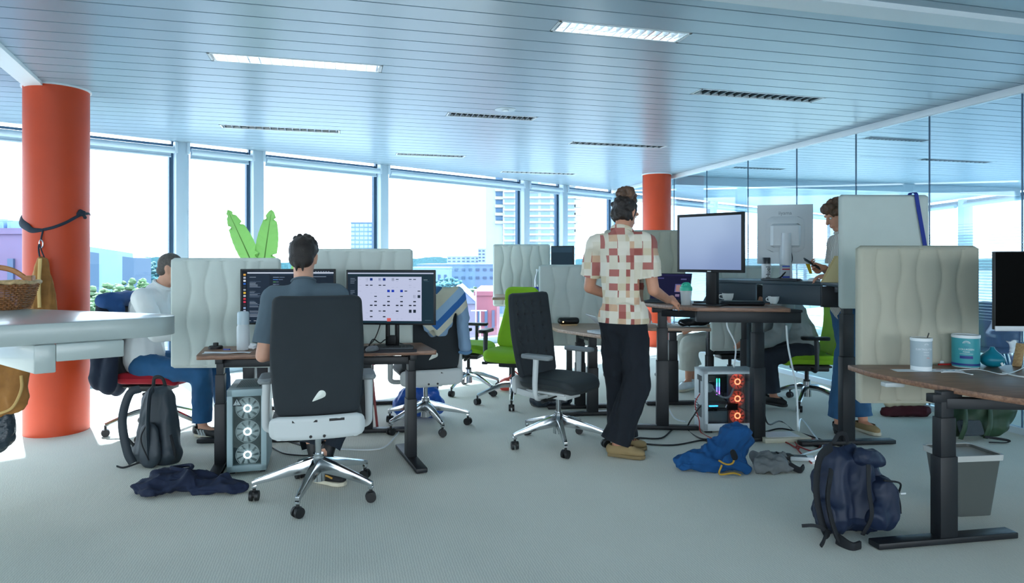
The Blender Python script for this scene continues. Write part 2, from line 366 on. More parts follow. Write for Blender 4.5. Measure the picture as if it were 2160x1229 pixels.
# recessed louvre lamps
LNAMES = ['long lit louvre lamp above the dark monitors and the seated man', 'lit louvre lamp with bright white fins at the top of the ceiling', 'thin louvre lamp above the window beside the orange column',
          'louvre lamp beside the round ceiling disc', 'louvre lamp with a white rim nearest the glass partition', 'short dark louvre lamp above the window between plant and tower',
          'louvre lamp above the curly haired man in the checked shirt', 'faint louvre lamp farthest back near the far orange column', 'louvre lamp behind the glass partition, upper right', 'louvre lamp behind the glass partition, lower right', 'thin louvre lamp behind the glass above the white monitor']
for (k, ua, ub), lb in zip(LAMPS, LNAMES):
    vc = V0 + (k + .5) * PITCH; L = ub - ua; c = uv((ua + ub) / 2, vc); w = PITCH - .008
    t = thing('ceiling_lamp', lb, 'ceiling lamp', (c[0], c[1], CEIL), TH, 'recessed louvre lamps in the slatted ceiling')
    f = MB()
    for s in (-1, 1): f.box((0, s * (w / 2 - .008), .012), (L, .016, .028)); f.box((s * (L / 2 - .008), 0, .012), (.016, w, .028))
    f.build('rim', m_white, t)
    lit = lb.startswith(('long', 'lit'))
    if lit: MB().box((0, 0, .06), (L - .03, w - .03, .008)).build('light_panel', m_lampwhite, t)
    else: MB().box((0, 0, .06), (L - .03, w - .03, .008)).build('reflector', m_dim, t); MB().cyl((-L / 2 + .03, 0, .045), (L / 2 - .03, 0, .045), .008, seg=10).build('tube', m_white, t, smooth=True)
    for s in (-1, 1): MB().box((0, s * (w / 2 - .017), .04), (L - .02, .003, .04)).build('trough_side', m_rail if lit else m_dim, t)
    n = 16
    for i in range(n):
        x = -L / 2 + L * (i + .5) / n
        MB().add([(x - .012, -w / 2 + .016, .05), (x + .012, -w / 2 + .016, .05), (x + .004, -w / 2 + .016, .0), (x - .004, -w / 2 + .016, 0), (x - .012, w / 2 - .016, .05), (x + .012, w / 2 - .016, .05), (x + .004, w / 2 - .016, .0), (x - .004, w / 2 - .016, 0)],
                 [(0, 1, 2, 3), (7, 6, 5, 4), (0, 4, 5, 1), (2, 6, 7, 3), (1, 5, 6, 2), (0, 3, 7, 4)]).build('louvre', m_chrome if lit else m_dim, t)
p = onz(1066, 231, CEIL)
t = thing('ceiling_disc', 'round grey disc flush in the ceiling slats beside a lamp', 'ceiling disc', (p.x, p.y, CEIL - .006))
MB().lathe([(.095, .012), (.095, .004), (.085, 0), (.03, 0)], 28).build('rim', m_rail, t, smooth=True); MB().lathe([(.03, 0), (.028, -.006), (.005, -.008)], 16).build('centre_cap', m_white, t, smooth=True)
# ceiling trims
p0, p1 = onz(0, 112, CEIL), onz(66, 170, CEIL); d = (p1 - p0).normalized()
o = MB().bar(p0 - d * 3 - Vector((0, 0, .012)), p1 + d * 1.6 - Vector((0, 0, .012)), .14, .03).build('trim_1', m_white); o['kind'] = 'structure'
o = MB().prism([uv(-1.2, 2.87), uv(6, 2.87), uv(6, 3.02), uv(-1.2, 3.02)], CEIL - .03, CEIL + .01).build('trim_2', m_white); o['kind'] = 'structure'
o = MB().prism([uv(5.25, 9.65), uv(12.4, 9.65), uv(12.4, 9.8), uv(5.25, 9.8)], CEIL - .14, CEIL - .002).build('trim_3', m_rail); o['kind'] = 'structure'
# ---------------------------------------------------------------- facade: mullions, windows, roller blinds
mull_px = [110, 376, 536, 800, 1099, 1180, 1289, 1497, 1612, 1700, 1750]
S = [fac_s(p) for p in mull_px]; S = [S[0] - 4.8, S[0] - 3.2, S[0] - 1.6] + S + [20.85]
ftrim = 4
RZF = math.atan2(FD.y, FD.x)
for i, s in enumerate(S):
    x, y = fac(s, .07)
    o = struct(f'trim_{ftrim}', (x, y, 0), RZF); ftrim += 1
    MB().box((0, 0, CEIL / 2 + .02), (.13, .16, CEIL + .04)).build('post', m_mull, o, bevel=.006)
    MB().box((-.075, .05, CEIL / 2 + .02), (.02, .05, CEIL + .04)).build('post_gasket', m_frame, o)
BL = ['off frame to the left', 'beyond the left frame edge', 'left of the near orange column', 'behind the near orange column at the left edge', 'between the orange column and the first white mullion', 'above the narrow window left of the plant leaves', 'above the window right of the plant leaves', 'on the widest window above the right monitor', 'above the narrow window with the tower', 'in the corner beside the glass partition',
      'behind the glass right of the far orange column', 'behind the glass above the dark framed monitor', 'behind the glass over the white monitor', 'deepest in the corner behind the glass', 'last in the corner']
wn = 1
for i in range(len(S) - 1):
    s0, s1 = S[i] + .065, S[i + 1] - .065
    if s1 - s0 < .1: continue
    x, y = fac((s0 + s1) / 2, 0); Lw = s1 - s0
    w = struct(f'window_{wn}', (x, y, 0), RZF); wn += 1
    f = MB(); zt = CEIL - .02
    for sx in (-1, 1): f.box((sx * (Lw / 2 - .02), 0, zt / 2), (.04, .06, zt))
    f.box((0, 0, zt - .03), (Lw, .06, .06)); f.box((0, 0, .05), (Lw, .06, .1)); f.build('frame', m_frame, w)
    MB().box((0, 0, (zt + .04) / 2), (Lw - .08, .012, zt - .16)).build('pane', m_glass, w)
    MB().box((0, -.09, .05), (Lw, .1, .1)).build('sill', m_mull, w, bevel=.006)
    if s1 > -3:
        x2, y2 = fac((s0 + s1) / 2, .13)
        b = thing('roller_blind', 'rolled up pale blue roller blind ' + BL[i], 'roller blind', (x2, y2, 2.60), RZF, 'rolled up blinds along the window front')
        MB().cyl((-Lw / 2 + .04, 0, 0), (Lw / 2 - .01, 0, 0), .036, seg=18).build('fabric_roll', m_blindtube, b, smooth=True)
        MB().box((0, .034, -.03), (Lw - .08, .004, .06)).build('fabric_edge', m_blindtube, b)
        MB().cyl((-Lw / 2 + .04, .034, -.068), (Lw / 2 - .04, .034, -.068), .012, seg=10).build('hem_bar', m_mull, b, smooth=True)
        for sx in (-1, 1): MB().box((sx * (Lw / 2 - .0), 0, .03), (.03, .09, .13)).build('bracket', m_mull, b, bevel=.005)
# second facade behind the glass partition
RZ2 = math.atan2(F2D.y, F2D.x)
q = 0.0; total = (F2B - F2A).length
while q < total - 1.0:
    L2 = 2.1 if int(q) % 2 else 1.7; c = F2A + F2D * (q + L2 / 2)
    w = struct(f'window_{wn}', (c.x, c.y, 0), RZ2); wn += 1
    f = MB()
    for sx in (-1, 1): f.box((sx * (L2 / 2 - .03), 0, 1.34), (.06, .08, 2.68))
    f.box((0, 0, 2.62), (L2, .08, .12)); f.box((0, 0, .05), (L2, .08, .1)); f.build('frame', m_frame, w)
    MB().box((0, 0, 1.33), (L2 - .12, .012, 2.46)).build('pane', m_glass, w)
    MB().box((L2 / 2, -.02, 1.35), (.2, .2, 2.7)).build('post', m_mull, w)
    b = MB().cyl((-L2 / 2 + .15, -.14, 2.56), (L2 / 2 - .15, -.14, 2.56), .045, seg=14).build('blind_roll', m_blindtube, w, smooth=True)
    q += L2
# ---------------------------------------------------------------- glass partition
gw = struct('wall_right')
ys = [2.0, 2.85, 3.6, 4.35] + [gl_y(p) for p in (2157, 1961, 1806, 1681, 1578, 1491)] + [10.55, 11.5, 12.4, 12.93]
a, b = gl(ys[0]), gl(ys[-1])
MB().bar((a.x, a.y, CEIL - .03), (b.x, b.y, CEIL - .03), .075, .06).build('top_rail', m_white, gw, bevel=.004)
MB().bar((a.x, a.y, .025), (b.x, b.y, .025), .06, .05).build('bottom_rail', m_rail, gw)
for i in range(len(ys) - 1):
    a, b = gl(ys[i] + .004), gl(ys[i + 1] - .004); d = (b - a).normalized()
    MB().bar((a.x, a.y, (CEIL - .01) / 2), (b.x, b.y, (CEIL - .01) / 2), .012, CEIL - .11).build('glass_panel', m_wallglass, gw)
    st = MB()
    for z in range(34):
        zz = .86 + z * .024; e = min(z, 33 - z) / 16; th = .003 + .017 * min(1, e)
        st.bar((a.x - .008, a.y, zz), (b.x - .008, b.y, zz), .001, th)
    s_ = st.build('frosted_stripes', m_frost, gw); s_['kind'] = 'stuff'
    MB().bar((b.x, b.y + .004, (CEIL - .01) / 2), (b.x + d.x * .006, b.y + .004 + d.y * .006, (CEIL - .01) / 2), .014, CEIL - .11).build('glass_joint', m_frame, gw)
# ---------------------------------------------------------------- orange columns
colA = Vector((-3.60, 5.25)); colB = Vector((2.29, 10.5))
for c, lb in ((colA, 'near orange round column with a black strap tied around it'), (colB, 'far orange round column beside the glass partition')):
    t = thing('column', lb, 'column', (c.x, c.y, 0))
    MB().lathe([(.222, 0), (.222, CEIL)], 64).build('shaft', m_orange, t, smooth=True)
    MB().lathe([(.235, CEIL - .012), (.235, CEIL)], 48).build('collar', m_white, t, smooth=True)
    MB().bar((-.2215, -.03, .0), (-.2215, -.03, CEIL - .012), .003, .003).build('cladding_seam', m_frame, t)
# ---------------------------------------------------------------- furniture library
m_idfab = M('charcoal_fabric', '22292e', .85, bump=(350, .25, .001), var=(9, .06), sheen=.05)
m_idseat = M('grey_leather', '2e3437', .6, bump=(200, .1, .001))
m_green = M('lime_fabric', '86b81c', .85, bump=(400, .25, .001), var=(8, .05))
m_red = M('red_fabric', 'a30d22', .85, bump=(400, .25, .001))
m_felt = M('pale_felt', 'c6cfc9', .95, bump=(220, .3, .0015), var=(5, .03))
m_feltw = M('beige_felt', 'b6b4a3', .95, bump=(220, .3, .0015), var=(5, .03))
def pad(W, H, T, R=.05, re=.03, nx=24, nz=24, wf=None, cen=None, front=None, back=None):
    """rounded upholstered slab: x across, z 0..H, +y is the front"""
    mb = MB(); vs = []; n1, n2 = nx + 1, nz + 1
    def ease(i, n): t = -math.cos(PI * i / n); q = 2 * i / n - 1; return t * .45 + q * .55
    for side in (1, -1):
        for j in range(n2):
            z = (ease(j, nz) + 1) / 2 * H; dz = min(z, H - z); hw = (wf(z) if wf else W / 2)
            wc = hw - R + math.sqrt(max(0, R * R - (R - dz) ** 2)) if dz < R else hw
            for i in range(n1):
                x = ease(i, nx) * wc; e = min(wc - abs(x), dz)
                k = math.sqrt(max(0, 1 - (1 - e / re) ** 2)) if e < re else 1.0
                g = (front if side > 0 else back); y = T / 2 * k - (g(x, z) * k if g else 0)
                vs.append((x, side * y + (cen(x, z) if cen else 0), z))
    o = n1 * n2; fs = []
    for j in range(nz):
        for i in range(nx):
            a = j * n1 + i; fs.append((a, a + n1, a + n1 + 1, a + 1)); a += o; fs.append((a, a + 1, a + n1 + 1, a + n1))
    for i in range(nx): fs.append((i, i + 1, o + i + 1, o + i)); a = nz * n1 + i; fs.append((a + 1, a, o + a, o + a + 1))
    for j in range(nz): a = j * n1; fs.append((a + n1, a, o + a, o + a + n1)); a = j * n1 + nx; fs.append((a, a + n1, o + a + n1, o + a))
    return vs, fs
def caster(t, x, y, ang, m_w=None, name='caster', r=.03):
    """two-wheeled caster under a base arm"""
    mt = T(x, y, 0) @ rotm(rz=ang)
    MB0 = MB().cyl((0, 0, r + .005), (0, 0, .088), .009, seg=8, mt=mt).box((0, .0, r + .014), (.012, .04, .022), mt=mt)
    c = MB0.build(name, m_blackpl, t)
    for s in (-1, 1):
        w = MB().cyl((s * .007, 0, r), (s * .025, 0, r), r, r * .94, seg=18, mt=mt); w.build('wheel', m_w or m_blackpl, c, smooth=True)
def star_base(t, R=.33, rot=0, arm_m=None, curved=False):
    MB().cyl((0, 0, .085), (0, 0, .225), .040, .033, seg=20).build('hub', arm_m, t, smooth=True)
    for i in range(5):
        a = rot + 2 * PI * i / 5; mt = rotm(rz=a)
        if curved:
            mb = MB().tube([(.02, 0, .17), (.13, 0, .165), (.25, 0, .125), (R, 0, .088)], lambda q: .024 - .008 * q, seg=8, mt=mt)
        else:
            vs = []
            for x, w, h, z in ((.02, .025, .040, .178), (.16, .020, .027, .152), (R - .02, .014, .015, .110), (R + .012, .013, .014, .098), (R + .012, .012, .010, .084), (R - .012, .012, .010, .084)):
                vs += [(x, -w, z - h), (x, w, z - h), (x, w * .8, z + h), (x, -w * .8, z + h)]
            fs = []
            for k in range(5):
                b = 4 * k
                for q in range(4): fs.append((b + q, b + (q + 1) % 4, b + 4 + (q + 1) % 4, b + 4 + q))
            fs += [(3, 2, 1, 0), (20, 21, 22, 23)]
            mb = MB().add(vs, fs, mt)
        mb.build('base_arm', arm_m, t, bevel=0 if curved else .005, smooth=True)
        caster(t, R * math.cos(a), R * math.sin(a), a + .9 + i * 1.3)
def office_chair(name, label, loc, yaw, style='dark', seat_z=.46, base_rot=0.3, tilt=.16, back_h=.62, arms=True, group=None, R=.345):
    """swivel chair facing local +y"""
    t = thing(name, label, 'chair', (loc[0], loc[1], 0), yaw, group)
    dark = style == 'dark'
    fab = {'dark': m_idfab, 'green': m_green, 'red': m_red, 'greenhigh': m_green}[style]
    mech = m_lgrey if dark else m_blackpl
    star_base(t, R, base_rot - yaw, m_chrome, curved=not dark)
    MB().cyl((0, 0, .12), (0, 0, .24), .03, seg=18).build('gas_sleeve', m_blackpl if not dark else m_chrome, t, smooth=True)
    MB().cyl((0, 0, .22), (0, 0, seat_z - .1), .018, seg=14).build('gas_lift', m_chrome if dark else m_blackpl, t, smooth=True)
    MB().box((0, -.02, seat_z - .085), (.2, .30, .05)).box((0, .0, seat_z - .055), (.36, .34, .02)).build('mechanism', mech, t, bevel=.012)
    MB().cyl((.1, .05, seat_z - .085), (.27, .06, seat_z - .09), .007, seg=8).cyl((.24, .06, seat_z - .09), (.29, .06, seat_z - .09), .014, seg=10).build('tilt_lever', m_blackpl, t, smooth=True)
    vs, fs = pad(.48, .47, .085, R=.10, re=.05, nx=22, nz=22, cen=lambda x, z: .015 * (x / .24) ** 2 - .03 * max(0, (z - .34) / .13) ** 2)
    MB().add([(x, z - .22, y + seat_z) for x, y, z in vs], [f[::-1] for f in fs]).build('seat', m_idseat if dark else fab, t, smooth=True, ang=80)
    bt = T(0, -.20, seat_z + .03) @ rotm(rx=tilt)
    if dark:
        tuft = lambda x, z: .020 * sum(math.exp(-(((x - cx) / .022) ** 2 + ((z - cz) / .022) ** 2)) for cx in (-.15, -.05, .05, .15) for cz in (.16, .26, .36, .46, .54)) if z > .1 else 0
        vs, fs = pad(.47, back_h, .05, R=.04, re=.022, nx=40, nz=44, wf=lambda z: .222 + .03 * math.sin(min(1, z / .5) * PI * .5) - .018 * max(0, (z - .3) / .32), front=tuft, cen=lambda x, z: .12 * x * x * 4 - .05 * (z / .6) * (1 - z / .6))
    elif style == 'greenhigh':
        vs, fs = pad(.48, back_h, .07, R=.07, re=.035, nx=26, nz=34, wf=lambda z: .235 - .07 * max(0, (z - .12) / .35) ** 1.2 if z < .42 else .185 - .02 * (z - .42) / .3, cen=lambda x, z: .6 * x * x - .05 * math.sin(z / back_h * PI))
    else:
        vs, fs = pad(.46, back_h, .06, R=.08, re=.03, nx=24, nz=24, cen=lambda x, z: .5 * x * x - .03 * math.sin(z / back_h * PI))
    br = MB().add(vs, fs, bt).build('backrest', fab, t, smooth=True, ang=80)
    if dark:
        bb = MB()
        for cx in (-.15, -.05, .05, .15):
            for cz in (.16, .26, .36, .46, .54): bb.ell((cx, .012 + .48 * cx * cx - .05 * (cz / .6) * (1 - cz / .6), cz), (.007, .004, .007), bt, seg=8, rings=4)
        bb.build('tuft_buttons', m_blackpl, br, smooth=True)['kind'] = 'stuff'
    if dark:
        sh = MB().add(*pad(.5, .13, .03, R=.045, re=.012, nx=20, nz=8, cen=lambda x, z: -.02 + .45 * x * x), mt=T(0, -.235, seat_z - .085) @ rotm(rx=tilt * .5)); shp = sh.build('shell_bracket', m_lgrey, t, smooth=True, ang=60)
        MB().bar((-.13, -.262, seat_z + .018), (.0, -.27, seat_z + .018), .012, .012).bar((.06, -.268, seat_z + .02), (.14, -.26, seat_z + .02), .014, .014).build('bracket_slot', m_blackpl, shp)
        for s in (-1, 1):
            MB().bar((s * .2, -.25, seat_z - .06), (s * .15, -.02, seat_z - .1), .03, .045).build('shell_arm', m_lgrey, t, bevel=.008)
            MB().cyl((s * .035, -.25, seat_z - .065), (s * .035, -.275, seat_z - .065), .008, seg=10).build('bolt', m_blackpl, t)
        th = MB().lathe([(.0, -.004), (.021, -.004), (.024, .002), (.018, .006), (.0, .008)], 18, caps=False)
        tv = []
        for x, y, z in th.v:
            q = 1.0
            if x < 0: x *= 2.6; y *= (1 - min(1, abs(x) / .065) * .75)
            tv.append((x, y, z))
        hb = MB().add(tv, th.f, bt @ T(.02, -.03, .13) @ rotm(rx=PI / 2) @ rotm(rz=.7)); hb.build('tilt_handle', M('handle_white', 'dfe3da', .4), t, smooth=True)
    else:
        MB().bar((0, -.24, seat_z + .12), (0, -.10, seat_z - .09), .07, .02).build('back_bar', m_blackpl, t, bevel=.006)
    am, ap = (m_lgrey, M('armpad_grey', '8d9496', .6)) if dark else (m_darkpl, m_blackpl)
    for s in (-1, 1) if arms else ():
        a = MB().tube([(s * .15, -.0, seat_z - .085), (s * .27, 0, seat_z - .075), (s * .285, -.005, seat_z - .0), (s * .28, .0, seat_z + .2)], lambda q: .017 + .007 * q, seg=10, flat=.8).build('armrest', am, t, smooth=True)
        v2, f2 = pad(.095, .25, .03, R=.04, re=.012, nx=10, nz=16)
        MB().add([(x + s * .275, z - .12, y + seat_z + .212) for x, y, z in v2], [f[::-1] for f in f2]).build('arm_pad', ap, a, smooth=True, ang=80)
    return t
_panels = {}
def desk_screen(label, c, w, h, z0, yaw, mat, T_=.055, group='quilted felt desk screens', seams=5, plain=False, bracket=True):
    """quilted felt screen; centre of its bottom edge at c, facing local -y"""
    t = thing('desk_screen', label, 'desk screen', (c[0], c[1], z0), yaw, group)
    key = (round(w, 2), round(h, 2), T_, seams, plain)
    if key not in _panels:
        def groove(x, z):
            if plain: return 0
            g = 0.0; step = w / (seams + 1)
            for i in range(seams):
                xi = -w / 2 + step * (i + 1) + .018 * math.sin(2 * PI * z / .46 + (i % 2) * PI * .9 + i * .35)
                g += .006 * math.exp(-((x - xi) / .006) ** 2) + .007 * math.exp(-((x - xi) / .026) ** 2)
            return g
        vs, fs = pad(w, h, T_, R=.022, re=.02, nx=150 if not plain else 24, nz=30, front=groove, back=groove)
        me = MB().add(vs, fs).mesh('screen_cushion'); me.polygons.foreach_set('use_smooth', [True] * len(me.polygons)); _panels[key] = me
    me = _panels[key] if not _panels[key].materials or _panels[key].materials[0] == mat else _panels[key].copy()
    if me.materials and me.materials[0] != mat: me.materials.clear()
    link('screen_cushion', me, mat, t)
    for zz in (.02, h - .02):
        pp = MB()
        for sy in (-1, 1): pp.tube([(-w / 2 + .02, sy * T_ * .38, zz), (w / 2 - .02, sy * T_ * .38, zz)], .004, seg=6, smooth=0)
        pp.build('edge_piping', mat, t, smooth=True)
    if bracket:
        for sx in (-.3, .3): MB().box((sx * w, T_ / 2 + .015, .2), (.04, .03, .06)).build('clamp', m_blackpl, t, bevel=.004)
    return t
def desk(label, poly, z, legs, mtop, beam=None, name='standing_desk', thick=.028, rads=.02, cat='desk', mleg=None, tray=True):
    """height-adjustable desk: polygon top, telescopic T-legs (x, y, foot angle, foot length)"""
    cx = sum(p[0] for p in poly) / len(poly); cy = sum(p[1] for p in poly) / len(poly)
    t = thing(name, label, cat, (cx, cy, 0)); mleg = mleg or m_black
    P = rounded_poly([(x - cx, y - cy) for x, y in poly], rads, 8)
    a = sum(P[i][0] * P[(i + 1) % len(P)][1] - P[(i + 1) % len(P)][0] * P[i][1] for i in range(len(P)))
    if a < 0: P = P[::-1]
    MB().prism(P, z - thick, z).build('tabletop', mtop, t, bevel=.003)
    lp = []
    for x, y, ang, L in legs:
        x -= cx; y -= cy; lp.append((x, y)); mt = T(x, y, 0) @ rotm(rz=ang)
        l = MB().box((0, 0, .03 + (z * .52) / 2), (.095, .065, z * .52), mt=mt).build('leg', mleg, t, bevel=.004)
        MB().box((0, 0, z * .66), (.082, .055, z * .3), mt=mt).build('middle_tube', mleg, l, bevel=.003)
        MB().box((0, 0, z * .86), (.068, .044, z * .24), mt=mt).build('inner_tube', mleg, l, bevel=.003)
        MB().box((0, 0, .018), (L, .075, .03), mt=mt).build('foot', mleg, l, bevel=.006)
        MB().box((0, 0, z - thick - .02), (min(L, .16), .045, .04), mt=mt).build('top_bracket', mleg, l, bevel=.003)
    if beam is None: beam = [(i, i + 1) for i in range(len(lp) - 1)]
    for i, j in beam:
        b = MB().bar((*lp[i], z - thick - .045), (*lp[j], z - thick - .045), .05, .05).build('frame_beam', mleg, t, bevel=.003)
    return t
def monitor(label, loc, yaw, w, h, zc, rects=None, bezel=.012, mbody=None, mscreen=None, stand='black', glow=1.0, pitch=0.0, group=None, name='monitor', neck=None):
    """screen faces local -y; loc is the foot of its stand; zc the height of the screen's centre above it"""
    mbody = mbody or m_blackpl
    t = thing(name, label, 'monitor', loc, yaw, group); mt = T(0, 0, zc) @ rotm(rx=pitch)
    MB().box((0, .012, 0), (w, .024, h), mt=mt).build('housing', mbody, t, bevel=.004)
    MB().add(*pad(w * .7, h * .6, .03, R=.05, re=.015, nx=8, nz=8), mt=mt @ T(0, .028, -h * .3)).build('rear_cover', mbody, t, smooth=True)
    sw, sh = w - 2 * bezel, h - 2 * bezel
    mb = MB(); mb.quad((-sw / 2, -.0005, -sh / 2), (sw / 2, -.0005, -sh / 2), (sw / 2, -.0005, sh / 2), (-sw / 2, -.0005, sh / 2), mt=mt)
    s = mb.build('screen', mscreen or M('screen_off', '010202', .35, spec=.02), t)
    if rects:
        r = MB()
        for i, (x0, y0, x1, y1, c) in enumerate(rects):
            d = -.0012 - .00008 * (i % 9) - (.0008 if i > 2 else .0)
            X = lambda q: -sw / 2 + q * sw
            Z = lambda q: sh / 2 - q * sh
            r.quad((X(x0), d, Z(y1)), (X(x1), d, Z(y1)), (X(x1), d, Z(y0)), (X(x0), d, Z(y0)), c, mt)
        r.build('screen_image', M_attr('screen_pixels_%d' % int(glow * 100), glow), s)
    ms = {'black': m_blackpl, 'white': M('white_plastic', 'd9dee0', .4), 'none': None}[stand]
    if ms:
        n = MB()
        if neck == 'fork':
            for sx in (-1, 1): n.box((sx * .033, .05, zc * .48), (.028, .03, zc * .9))
            n.box((0, .05, zc * .14), (.094, .03, zc * .2)); n.box((0, .05, zc * .9), (.094, .03, .05))
        else: n.box((0, .05, zc * .52), (.075 if neck != 'thick' else .09, .035 if neck != 'thick' else .05, zc * 1.02))
        n.build('stand_neck', ms, t, bevel=.008)
        MB().box((0, .035, zc), (.1, .03, .1)).build('mount_plate', ms, t, bevel=.004)
        MB().prism(rounded_poly([(-.12, -.07), (.12, -.07), (.12, .13), (-.12, .13)], .04), 0, .012).build('stand_base', ms, t, bevel=.004)
    return t
def cable(label, pts, r, mat, name='cable', plug=None, group=None, snap=None):
    p0 = Vector(pts[0]); mb = MB().tube([Vector(p) - p0 for p in pts], r, seg=7, smooth=6)
    if plug: t = thing(name, label, 'cable', p0, 0, group); mb.build('cord', mat, t, smooth=True); q = Vector(pts[-1]) - p0; MB().box(q, plug).build('plug', mat, t, bevel=.003); return t
    o = mb.build(name, mat, None, smooth=True); o.location = p0; return tag(o, label, 'cable', group)
def cup(label, loc, r=.042, h=.06, handle=0.0, mat=None, name='cup'):
    t = thing(name, label, 'cup', loc, handle); mat = mat or M('porcelain', 'e8edec', .25, coat=.3)
    MB().lathe([(r * .55, 0), (r * .6, .004), (r * .9, h * .5), (r, h), (r - .004, h), (r * .86, h * .5), (r * .5, .008)], 28, caps=True).build('body', mat, t, smooth=True, ang=60)
    MB().tube([(r * .93, 0, h * .8), (r + .022, 0, h * .78), (r + .024, 0, h * .45), (r * .8, 0, h * .28)], .0045, seg=8).build('handle', mat, t, smooth=True)
    MB().lathe([(.0, h * .7), (r * .9, h * .7)], 20, caps=False).build('coffee', M('coffee', '2a160c', .2), t)
    return t

# ---------------------------------------------------------------- people library
m_skin = M('skin', 'c98f73', .55, bump=(120, .08, .001), var=(14, .05))
m_skin2 = M('skin_pale', 'd8a48a', .55, var=(14, .05))
def trim(me, cuts):
    bm = bmesh.new(); bm.from_mesh(me)
    for co, no, R, *ax in cuts:
        co = Vector(co); no = Vector(no).normalized(); fs = []
        for f in bm.faces:
            d = f.calc_center_median() - co
            if d.length < R and (not ax or (d - no * d.dot(no)).length < ax[0]): fs.append(f)
        g = set(fs)
        for f in fs: g.update(f.edges); g.update(f.verts)
        bmesh.ops.bisect_plane(bm, geom=list(g), plane_co=co, plane_no=Vector(no), clear_outer=True)
    bm.to_mesh(me); bm.free(); me.update()
def hand(mb, wr, d, n, side, curl=.5, spread=.0235, thumb=.6, s=1.0, each=None):
    """palm and five fingers; d points to the fingertips, n out of the palm, side=+1 puts the thumb at n x d"""
    d = Vector(d).normalized(); n = Vector(n); n = (n - d * n.dot(d)).normalized(); x = n.cross(d).normalized() * side; wr = Vector(wr)
    pe = wr + d * .085 * s
    for k in range(4):
        q = (1.5 - k) * spread * s; mb.rod(wr + d * .02 * s + x * q * .55, pe + x * q - d * .012, .0155 * s, .012 * s)
    mb.rod(wr + d * .03 * s - x * .01, wr + d * .07 * s + x * .012, .02 * s, .018 * s, flat=(n, .75))
    L = [.074, .084, .078, .062]
    for k in range(4):
        p = pe + x * ((1.5 - k) * spread * s); a = 0.0; c = each[k] if each else curl * (1 + .12 * k); r = .0092 * s
        fan = (1.5 - k) * .05
        for q, fr in enumerate((.46, .31, .23)):
            a += c * (.75, 1.0, .7)[q]; dr = d * math.cos(a) + n * math.sin(a) + x * fan
            p2 = p + dr.normalized() * (L[k] * fr * s); mb.rod(p, p2, r, r * .92, seg=9); p = p2; r *= .92
    p = wr + d * .028 * s + x * .026 * s; a = thumb; r = .012 * s
    for q, l in enumerate((.038, .03, .024)):
        dr = (d * (.75 + .1 * q) + x * (.75 - .35 * q) + n * a * (.6 + .4 * q)).normalized(); p2 = p + dr * l * s; mb.rod(p, p2, r, r * .88, seg=9); p = p2; r *= .88
def head_axes(J):
    f = Vector(J['face']).normalized(); up = Vector(J.get('up', (0, 0, 1))); up = (up - f * up.dot(f)).normalized(); return f.cross(up), f, up
def hmat(J):
    r, f, u = head_axes(J); c = Vector(J['head']); return Matrix(((r.x, f.x, u.x, c.x), (r.y, f.y, u.y, c.y), (r.z, f.z, u.z, c.z), (0, 0, 0, 1)))
def body(name, label, J, base, vox, mskin, hands=True, fingers=True):
    V3 = {k: Vector(v) for k, v in J.items() if isinstance(v, (tuple, list, Vector)) and len(v) == 3}
    mb = MB(); fwd = V3['fwd'].normalized(); st = J.get('stout', 1.0)
    mb.rod(V3['hipL'], V3['hipR'], .085 * st); mb.rod(V3['pel'], V3['waist'], .125 * st, .12 * st, flat=(fwd, .8)); mb.rod(V3['waist'], V3['chest'], .12 * st, .14 * st, flat=(fwd, .8))
    mb.rod(V3['shL'], V3['shR'], .062); mb.rod(V3['chest'], (V3['shL'] + V3['shR']) / 2, .12 * st, .09, flat=(fwd, .85)); mb.rod((V3['shL'] + V3['shR']) / 2, V3['neck'], .085, .06)
    mb.rod(V3['neck'], V3['head'], .056, .058)
    H = hmat(J)
    mb.ell((0, -.012, .028), (.074, .095, .092), H); mb.ell((0, .012, -.03), (.062, .078, .085), H); mb.rod(*(H @ Vector(q) for q in ((-.02, .05, -.088), (.02, .05, -.088))), .028, .028)
    mb.rod(*(H @ Vector(q) for q in ((0, .086, .018), (0, .106, -.022))), .009, .013); mb.rod(*(H @ Vector(q) for q in ((-.04, .076, .032), (.04, .076, .032))), .014, .014)
    mb.rod(*(H @ Vector(q) for q in ((-.02, .083, -.052), (.02, .083, -.052))), .009, .009); mb.rod(*(H @ Vector(q) for q in ((-.016, .081, -.065), (.016, .081, -.065))), .009, .009)
    for s in (-1, 1): mb.rod(H @ Vector((s * .077, -.004, .018)), H @ Vector((s * .074, .002, -.022)), .016, .011, flat=(H.to_3x3() @ Vector((1, .4, 0)), .55))
    for s in 'LR':
        mb.rod(V3['sh' + s], V3['el' + s], .05 * st, .041); mb.rod(V3['el' + s], V3['wr' + s], .041, .029)
        if 'hd' + s in J and fingers: hand(mb, V3['wr' + s], V3['hd' + s], V3['hn' + s], 1 if s == 'R' else -1, J.get('curl' + s, .5), thumb=J.get('th' + s, .5), each=J.get('each' + s))
        else: mb.rod(V3['wr' + s], V3['wr' + s] + (V3['wr' + s] - V3['el' + s]).normalized() * .12, .035, .025)
        mb.rod(V3['hip' + s], V3['kn' + s], .083 * st, .056); kn, an = V3['kn' + s], V3['an' + s]; md = kn.lerp(an, .3) - fwd * .012
        mb.rod(kn, md, .054, .053); mb.rod(md, an, .052, .036); mb.rod(an - Vector((0, 0, .03)), V3['to' + s], .034, .026)
    o = blob(name, mb, vox, mskin, None, 4, off=base); o.location = base
    tag(o, label, 'person'); e = M('eye_white', 'e9ece8', .2)
    for s in (-1, 1):
        q = MB().ell((H @ Vector((s * .031, .0765, .012))) - Vector(base), .0092, seg=10, rings=8).build('eye', e, o, smooth=True)
        MB().ell((H @ Vector((s * .031, .0830, .011))) - Vector(base), .0048, seg=8, rings=6).build('iris', M('iris', '2a1a10', .2), q, smooth=True)
    return o
